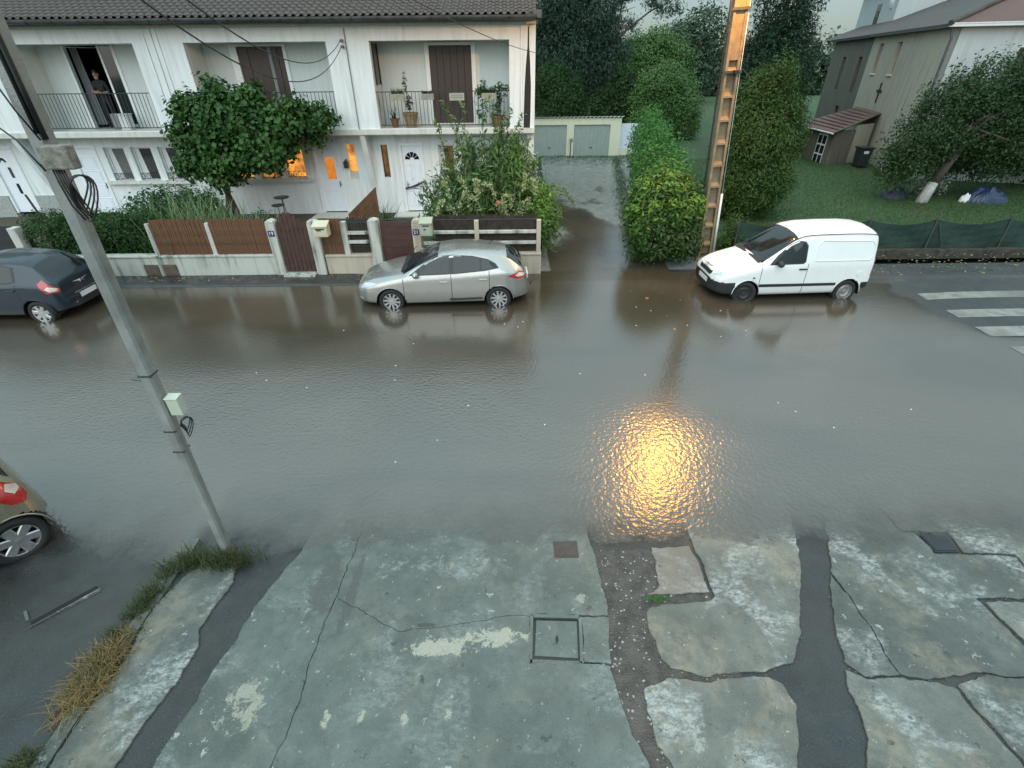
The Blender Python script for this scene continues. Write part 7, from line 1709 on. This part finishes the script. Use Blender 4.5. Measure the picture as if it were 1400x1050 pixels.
# loose upright shoots at the top of the crown
rs = R(73); m = MB(); pts = []
for k in range(40):
    x, y = rs.uniform(16.4, 22.0), rs.uniform(21.3, 22.8); z0 = 3.4 + .35 * (x - 16.4) * .6; hgt = rs.uniform(.6, 1.6); dx = rs.uniform(-.3, .45)
    P = [(x, y, z0), (x + dx * .4, y, z0 + hgt * .5), (x + dx, y, z0 + hgt)]; m.tube(P, [.018, .012, .005], 5)
    for q in range(20): u = rs.rand(); i = 0 if u < .5 else 1; uu = u * 2 - i; pts.append(np.array(P[i]) * (1 - uu) + np.array(P[i + 1]) * uu + rs.normal(0, .07, 3))
m.build('shoots', M_BARK, t); pts = np.array(pts)
foliage('shoot_leaves', [leaf_cards(pts, np.tile(UP, (len(pts), 1)), .15, 2.2, jitter=.8, rs=rs)], L_PLUM, t)
tree('dark_tree', 'dark tree crown at the right edge behind the fruit tree', 'tree', (25.5, 24.5, .1), (25.5, 24.5, 3), .2, [(25, 24.3, 2.6, 2.0, 1.6, 2.2), (27.5, 25, 3, 2.4, 1.8, 2.6), (24, 24, 1.4, 1.6, 1.2, 1.3)], 12000, .22, L_PLUM, seed=74, clump=.22, nclump=700)

# grass
rs = R(80)
def gpts(n, f):
    C = f(n); return C
def kerb_line(u): return np.stack([-4.24 + .16 * (u - .3), 1.0 + 2.95 * u], 1)
u = rs.rand(3000); u = u[(fbm(u * 9, 0 * u, 2) > .40)]; k_ = kerb_line(u); C = np.stack([k_[:, 0] + rs.normal(0, .075, len(u)), k_[:, 1] + rs.normal(0, .03, len(u)), slab_top(k_[:, 1]) - .03], 1)
g_ = foliage('grass_tufts', [blades(C, .14, .12, .0036, rs, 3)], L_GRASS, None, (-4.2, 2.5, 0)); g_['kind'] = 'stuff'; g_['label'] = 'green grass growing along the kerb of the pavement'
C = np.stack([np.concatenate([-3.92 + rs.normal(0, .10, 220), -3.50 + rs.normal(0, .17, 500)]), np.concatenate([3.92 + rs.normal(0, .06, 220), 3.90 + rs.normal(0, .07, 500)]), np.full(720, .0)], 1)
g_ = foliage('pole_grass', [blades(C, .19, .15, .0036, rs, 3)], L_GRASS, None, (-3.6, 3.9, 0)); g_['kind'] = 'stuff'; g_['label'] = 'tufts of grass round the foot of the foreground pole'
C = np.stack([-4.15 + rs.normal(0, .075, 1100), 2.55 + rs.normal(0, .20, 1100), np.full(1100, .03)], 1)
o = foliage('dry_grass_tuft', [blades(C, .13, .19, .0034, rs, 3)], L_DRY, None, (-4.14, 2.55, .03)); tag(o, 'straw yellow dry grass tuft at the kerb in the lower left', 'grass tuft')
C = np.stack([1.62 + rs.normal(0, .08, 70), 3.32 + rs.normal(0, .015, 70), np.full(70, .02)], 1)
g_ = foliage('crack_weed', [blades(C, .06, .05, .004, rs, 2)], L_HEDG2, None, (1.62, 3.32, 0)); g_['kind'] = 'stuff'
C = np.stack([rs.uniform(6.6, 24, 70000), 15.2 + 17 * rs.rand(70000) ** 1.3, np.zeros(70000)], 1)
C = C[C[:, 0] > 4.2 + (C[:, 1] - 13.6) * .155 + 1.0]; C[:, 2] = z_lawn(C[:, 0], C[:, 1]) - .01
g_ = foliage('lawn_grass', [blades(C, .085, .05, .008, rs, 2)], L_LGRASS, None, (15, 22, 0)); g_['kind'] = 'stuff'
# grass verge along both sides of the lane and before the garages
C = np.concatenate([np.stack([1.0 + rs.rand(2500) * .25 + .03 * (y_ := 17.5 + 16 * rs.rand(2500)) - .35, y_, 0 * y_ + .02], 1), np.stack([3.55 + .155 * ((y2 := 15 + 18 * rs.rand(3500)) - 13.4) + rs.normal(0, .18, 3500), y2, 0 * y2 + .0], 1),
                    np.stack([rs.uniform(1.5, 8, 3000), 34.0 - rs.rand(3000) ** 2 * 3.0, np.full(3000, .03)], 1)])
C[:, 2] = z_lane(C[:, 0], C[:, 1])
g_ = foliage('lane_grass', [blades(C, .11, .07, .007, rs, 2)], L_LGRASS, None, (3, 24, 0)); g_['kind'] = 'stuff'

# leaf litter on the far kerb right
n = 500; rs = R(90); C = np.stack([rs.uniform(9.6, 20, n), 13.0 + 1.7 * rs.rand(n), np.zeros(n)], 1); C[:, 2] = z_road(C[:, 0], C[:, 1]) + .012
V_, F_ = leaf_cards(C, np.tile(np.array([0, 0, 1.0]), (n, 1)), .07, 1.6, jitter=.25, rs=rs)
g_ = foliage('leaf_litter', [(V_, F_)], leaf_mat('litter', (.16, .10, .05), (.34, .28, .17)), None, (15, 14, 0)); g_['kind'] = 'stuff'
n = 260; C = np.stack([rs.uniform(-11.5, -3.6, n), 13.15 + .45 * rs.rand(n), np.zeros(n)], 1); C[:, 2] = z_road(C[:, 0], C[:, 1]) + .012
g_ = foliage('leaf_litter', [leaf_cards(C, np.tile(np.array([0, 0, 1.0]), (n, 1)), .06, 1.6, jitter=.25, rs=rs)], bpy.data.materials['litter'], None, (-7, 13.3, 0)); g_['kind'] = 'stuff'

# ================================================================ THINGS ON THE BALCONIES
def pot(name, label, c, r0, r1, h, mat, group=None):
    t = thing(name, label, 'plant pot', c, group)
    MB().lathe(c, [(r0, 0), (r1, h * .86), (r1 * 1.1, h * .86), (r1 * 1.1, h), (r1 * .9, h), (r1 * .85, h * .88), (.001, h * .86)], 'z', 18, cap=False).build('pot', mat, t, smooth=False)
    return t
zb = 3.205
p1 = pot('flower_pot', 'small terracotta pot with dark spiky leaves on the right balcony floor', (-4.02, 19.6, zb), .10, .15, .28, M_TERRA)
rs = R(95); C = np.tile(np.array([-4.02, 19.6, zb + .24]), (26, 1)) + rs.normal(0, .03, (26, 3)); foliage('spiky_leaves', [blades(C, .42, .26, .016, rs, 4)], L_CONH, p1)
p2 = pot('flower_pot', 'large ochre pot with a tall slender plant on the right balcony floor', (-3.45, 19.6, zb), .17, .25, .46, M_POTB)
MB().tube([(-3.46, 19.6, zb + .4), (-3.50, 19.6, zb + .9), (-3.55, 19.58, zb + 1.55)], [.014, .011, .005], 6).build('stem', M_STEM, p2)
crown(p2, [(-3.53, 19.6, zb + 1.3, .06, .06, .34), (-3.45, 19.6, zb + .75, .10, .10, .2)], 320, .075, L_DARKG, name='leaves', clump=.03, nclump=60, aspect=2.4, seed=96)
p3 = pot('flower_pot', 'terracotta pot with a climbing plant at the right end of the balcony', (-.42, 19.6, zb), .16, .22, .34, M_TERRA)
crown(p3, [(-.45, 19.5, zb + .75, .16, .15, .5), (-.25, 19.45, zb + 1.05, .2, .14, .25), (-.95, 19.35, zb + .75, .14, .1, .55), (-.9, 19.3, zb + 1.15, .2, .12, .2)], 900, .10, L_SHRUB, name='leaves', clump=.05, nclump=130, aspect=2.2, seed=97)
MB().tube([(-.42, 19.6, zb + .3), (-.3, 19.5, zb + .9), (-.2, 19.45, zb + 1.2)], .01, 5).tube([(-.45, 19.6, zb + .3), (-.9, 19.4, zb + .6), (-.92, 19.35, zb + 1.3)], .009, 5).build('stem', M_STEM, p3)
for i, (x0, x1, lb, n, mt) in enumerate(((-3.99, -3.52, 'grey planter box with upright shoots on the railing, leftmost of three', 60, L_DARKG), (-2.96, -2.53, 'grey planter box with low green tufts beside the closed brown shutter', 160, L_SHRUB), (-.93, -.42, 'grey planter box almost hidden by climbing leaves at the right of the railing', 150, L_DARKG))):
    t = thing('planter_box', lb, 'planter', ((x0 + x1) / 2, 19.2, 4.06), 'planter boxes hung on the balcony railing')
    MB().prism([(19.165, 4.06), (19.275, 4.06), (19.29, 4.24), (19.15, 4.24)], 'x', x0, x1).build('box', M_BOXC, t, bevel=.008)
    rs = R(98 + i); C = np.stack([rs.uniform(x0 + .04, x1 - .04, n), rs.normal(19.22, .02, n), np.full(n, 4.22)], 1); foliage('plants', [blades(C, .20 if i != 1 else .11, .08, .012, rs, 3)], mt, t)
    for x in (x0 + .06, x1 - .06): MB().tube([(x, 19.16, 4.20), (x, 19.2, 4.34), (x, 19.32, 4.34)], .007, 5).build('hook', M_IRON, t)
pl = thing('sign_board', 'small pale weathered board hung on the railing before the closed brown shutter', 'sign', (-1.76, 19.25, 4.03))
MB().box(-2.01, -1.51, 19.235, 19.255, 4.03, 4.25).build('board', simple('weathered_board', (0.36, 0.36, 0.31), .6, var=.3, scale=14), pl)
m = MB(); rs = R(3)
for r_ in range(2):
    x = -1.95
    while x < -1.60:
        w_ = rs.uniform(.02, .05); m.box(x, x + w_, 19.231, 19.234, 4.10 + .07 * r_, 4.125 + .07 * r_ + rs.uniform(0, .012)); x += w_ + .018
m.build('faded_lettering', simple('faded_ink', (0.17, 0.17, 0.15), .6), pl)
wb = thing('storage_box', 'white and grey plastic box on the left balcony floor', 'box', (-13.8, 19.75, zb))
MB().box(-14.02, -13.70, 19.72, 20.0, zb, zb + .50).build('grey_side', M_GREYP, wb, bevel=.01)
MB().box(-13.695, -13.38, 19.62, 19.95, zb, zb + .46).build('white_front', M_BOXW, wb, bevel=.01)
MB().box(-13.72, -13.36, 19.60, 19.97, zb + .465, zb + .50).build('lid', M_BOXW, wb, bevel=.01)

# garland on door 21
gl = thing('door_garland', 'thin dark leaf garland looped across the white door numbered 21', 'garland', (-3.65, 19.8, 1.2))
gp = [(-3.95 + .66 * u, 19.86 - .02 * math.sin(u * 9), 1.14 + .22 * u - .03 * math.sin(PI * u)) for u in np.linspace(0, 1, 16)]
MB().tube(gp, .005, 5).build('string', M_IRON, gl)
m = MB()
for i, p in enumerate(gp): m.obox((p[0], p[1] - .015, p[2] - .03), (1, 0, .4 * (-1) ** i), (0, 1, 0), (0, 0, 1), .022, .004, .035)
m.build('leaves', M_IRON, gl)

# ================================================================ UNDER THE FRUIT TREE
def mound(name, label, cat, c, rx, ry, h, mat, seed):
    rs = R(seed); xs_, ys_ = np.linspace(-1, 1, 18), np.linspace(-1, 1, 14); X, Y = np.meshgrid(xs_, ys_)
    r2 = X * X + Y * Y; Z = h * np.clip(1 - r2, 0, 1) ** .6 * (.55 + .9 * fbm(X * 2.5 + seed, Y * 2.5, seed)) - .03
    i = np.arange(18 * 14).reshape(14, 18); F = np.stack([i[:-1, :-1], i[:-1, 1:], i[1:, 1:], i[1:, :-1]], -1).reshape(-1, 4)
    o = bpy.data.objects.new(name, np_mesh(name, np.stack([X * rx, Y * ry, Z], -1).reshape(-1, 3), F, mat, False)); COL.objects.link(o); o.location = c; return tag(o, label, cat)
M_TARP = simple('blue_tarpaulin', (0.014, 0.028, 0.065), .35, var=.4, scale=5)
mound('tarpaulin_heap', 'crumpled dark blue tarpaulin heap under the fruit tree at the right', 'tarpaulin', (19.6, 21.2, .12), .95, .6, .55, M_TARP, 4)
mound('tarpaulin_heap', 'smaller dark blue covered heap left of the whitewashed trunk', 'tarpaulin', (16.35, 21.9, .12), .55, .4, .45, simple('navy_tarpaulin', (0.012, 0.020, 0.035), .5), 5)
mound('plastic_bag', 'small white plastic bag lying by the blue tarpaulin heap', 'bag', (18.75, 21.1, .12), .22, .18, .34, M_BOXW, 6)
t = thing('shrub', 'pale leafy low shrub right of the whitewashed trunk', 'shrub', (18.2, 22.6, .1)); crown(t, [(18.2, 22.6, .45, .8, .4, .35)], 900, .14, leaf_mat('pale_leaf', (.16, .20, .13), (.30, .34, .26)), clump=.1, nclump=120, seed=99)
trunk(t, (18.2, 22.6, .05), (18.2, 22.6, .5), .03, .012, 4, .4, seed=99, name='stem')

# ================================================================ PERSON AT THE BALCONY DOOR
M_SKIN = simple('skin', (0.36, 0.21, 0.15), .5, var=.1)
M_CLOTH = simple('dark_clothes', (0.016, 0.017, 0.022), .85, var=.3)
M_HAIR = simple('dark_hair', (0.015, 0.011, 0.009), .6)
def skin_body(name, verts, edges, radii, mat, parent, sub=2):
    me = bpy.data.meshes.new(name); me.from_pydata(verts, edges, []); ob = bpy.data.objects.new(name, me); COL.objects.link(ob)
    sk = ob.modifiers.new('skin', 'SKIN'); 
    if not me.skin_vertices: me.skin_vertices.new(name='skin') if hasattr(me.skin_vertices, 'new') else None
    for i, r_ in enumerate(radii): me.skin_vertices[0].data[i].radius = (r_, r_) if not isinstance(r_, tuple) else r_
    me.skin_vertices[0].data[0].use_root = True
    sb = ob.modifiers.new('sub', 'SUBSURF'); sb.levels = sub; sb.render_levels = sub
    dg = bpy.context.evaluated_depsgraph_get(); dg.update(); m2 = bpy.data.meshes.new_from_object(ob.evaluated_get(dg)); bpy.data.objects.remove(ob)
    m2.name = name; m2.materials.clear(); m2.materials.append(mat); m2.polygons.foreach_set('use_smooth', [True] * len(m2.polygons))
    o = bpy.data.objects.new(name, m2); COL.objects.link(o); o.parent = parent; return o
pe = thing('person', 'person in dark clothes standing in the dark balcony doorway, forearms folded', 'person', (-14.42, 20.42, 3.20))
# local: x right, -y towards the street, z up; pelvis is the root
V = [(0, 0, .98), (0, .01, 1.22), (0, .0, 1.42), (0, -.01, 1.52),
     (-.19, 0, 1.42), (-.25, -.02, 1.15), (-.06, -.26, 1.12), (.19, 0, 1.42), (.25, -.02, 1.15), (.06, -.28, 1.16),
     (-.09, 0, .88), (-.10, -.01, .50), (-.10, .02, .09), (-.10, -.13, .04), (.09, 0, .88), (.11, -.01, .50), (.12, .02, .09), (.13, -.13, .04)]
E_ = [(0, 1), (1, 2), (2, 3), (2, 4), (4, 5), (2, 7), (7, 8), (0, 10), (10, 11), (11, 12), (12, 13), (0, 14), (14, 15), (15, 16), (16, 17), (5, 6), (8, 9)]
rad = [(.15, .11), (.14, .10), (.15, .10), .06, .07, .048, .036, .07, .048, .036, .09, .065, .048, .04, .09, .065, .048, .04]
skin_body('body', V, E_, rad, M_CLOTH, pe)
arm = lambda s: [(s * .26, -.03, 1.14), (s * .16, -.16, 1.13), (s * .02, -.285, 1.13 + .03 * (s > 0)), (-s * .06, -.30, 1.135 + .03 * (s > 0))]
for s in (-1, 1):
    skin_body('forearm', arm(s), [(0, 1), (1, 2), (2, 3)], [.050, .044, .034, .030], M_SKIN, pe)
    hx, hz = -s * .08, 1.14 + .03 * (s > 0)
    for f_ in range(4): skin_body('finger', [(hx, -.31, hz - .03 + .018 * f_), (hx - s * .045, -.315, hz - .032 + .018 * f_), (hx - s * (.075 + .008 * (f_ in (1, 2))), -.295, hz - .036 + .018 * f_)], [(0, 1), (1, 2)], [.010, .009, .007], M_SKIN, pe, 1)
    skin_body('thumb', [(hx + s * .03, -.32, hz + .02), (hx - s * .01, -.335, hz + .05), (hx - s * .03, -.33, hz + .068)], [(0, 1), (1, 2)], [.011, .010, .008], M_SKIN, pe, 1)
hd = skin_body('head', [(0, -.01, 1.50), (0, -.015, 1.58), (0, -.02, 1.66), (0, -.01, 1.74), (0, -.075, 1.60), (0, -.115, 1.665)], [(0, 1), (1, 2), (2, 3), (1, 4), (2, 5)], [.055, .062, (.078, .092), (.070, .085), .045, .016], M_SKIN, pe)
for s in (-1, 1):
    MB().lathe((-14.42 + s * .033, 20.42 - .105, 3.2 + 1.685), [(.001, -.008), (.012, -.004), (.014, 0), (.010, .006), (.001, .008)], 'y', 8, cap=False).build('eye', M_HAIR, pe)
    MB().obox((-14.42 + s * .083, 20.42 - .01, 3.2 + 1.665), (1, 0, 0), (0, 1, 0), (0, 0, 1), .012, .022, .032).build('ear', M_SKIN, pe, bevel=.01)
MB().obox((-14.42, 20.42 - .112, 3.2 + 1.608), (1, 0, 0), (0, 1, 0), (0, 0, 1), .022, .006, .005).build('mouth', simple('lips', (.28, .10, .08), .5), pe)
hr = MB(); vs_ = []
for i in range(7):
    a = i / 6 * PI * .60
    for k in range(14):
        b_ = 2 * PI * k / 14; back = .5 + .5 * math.sin(b_)
        aa = a * (.72 + .5 * back); vs_.append((-14.42 + .092 * math.sin(aa) * math.cos(b_), 20.42 - .005 + .105 * math.sin(aa) * math.sin(b_), 3.2 + 1.715 + .105 * math.cos(aa)))
hr.add(vs_, [(i * 14 + k, i * 14 + (k + 1) % 14, (i + 1) * 14 + (k + 1) % 14, (i + 1) * 14 + k) for i in range(6) for k in range(14)]).build('hair', M_HAIR, pe, smooth=True)
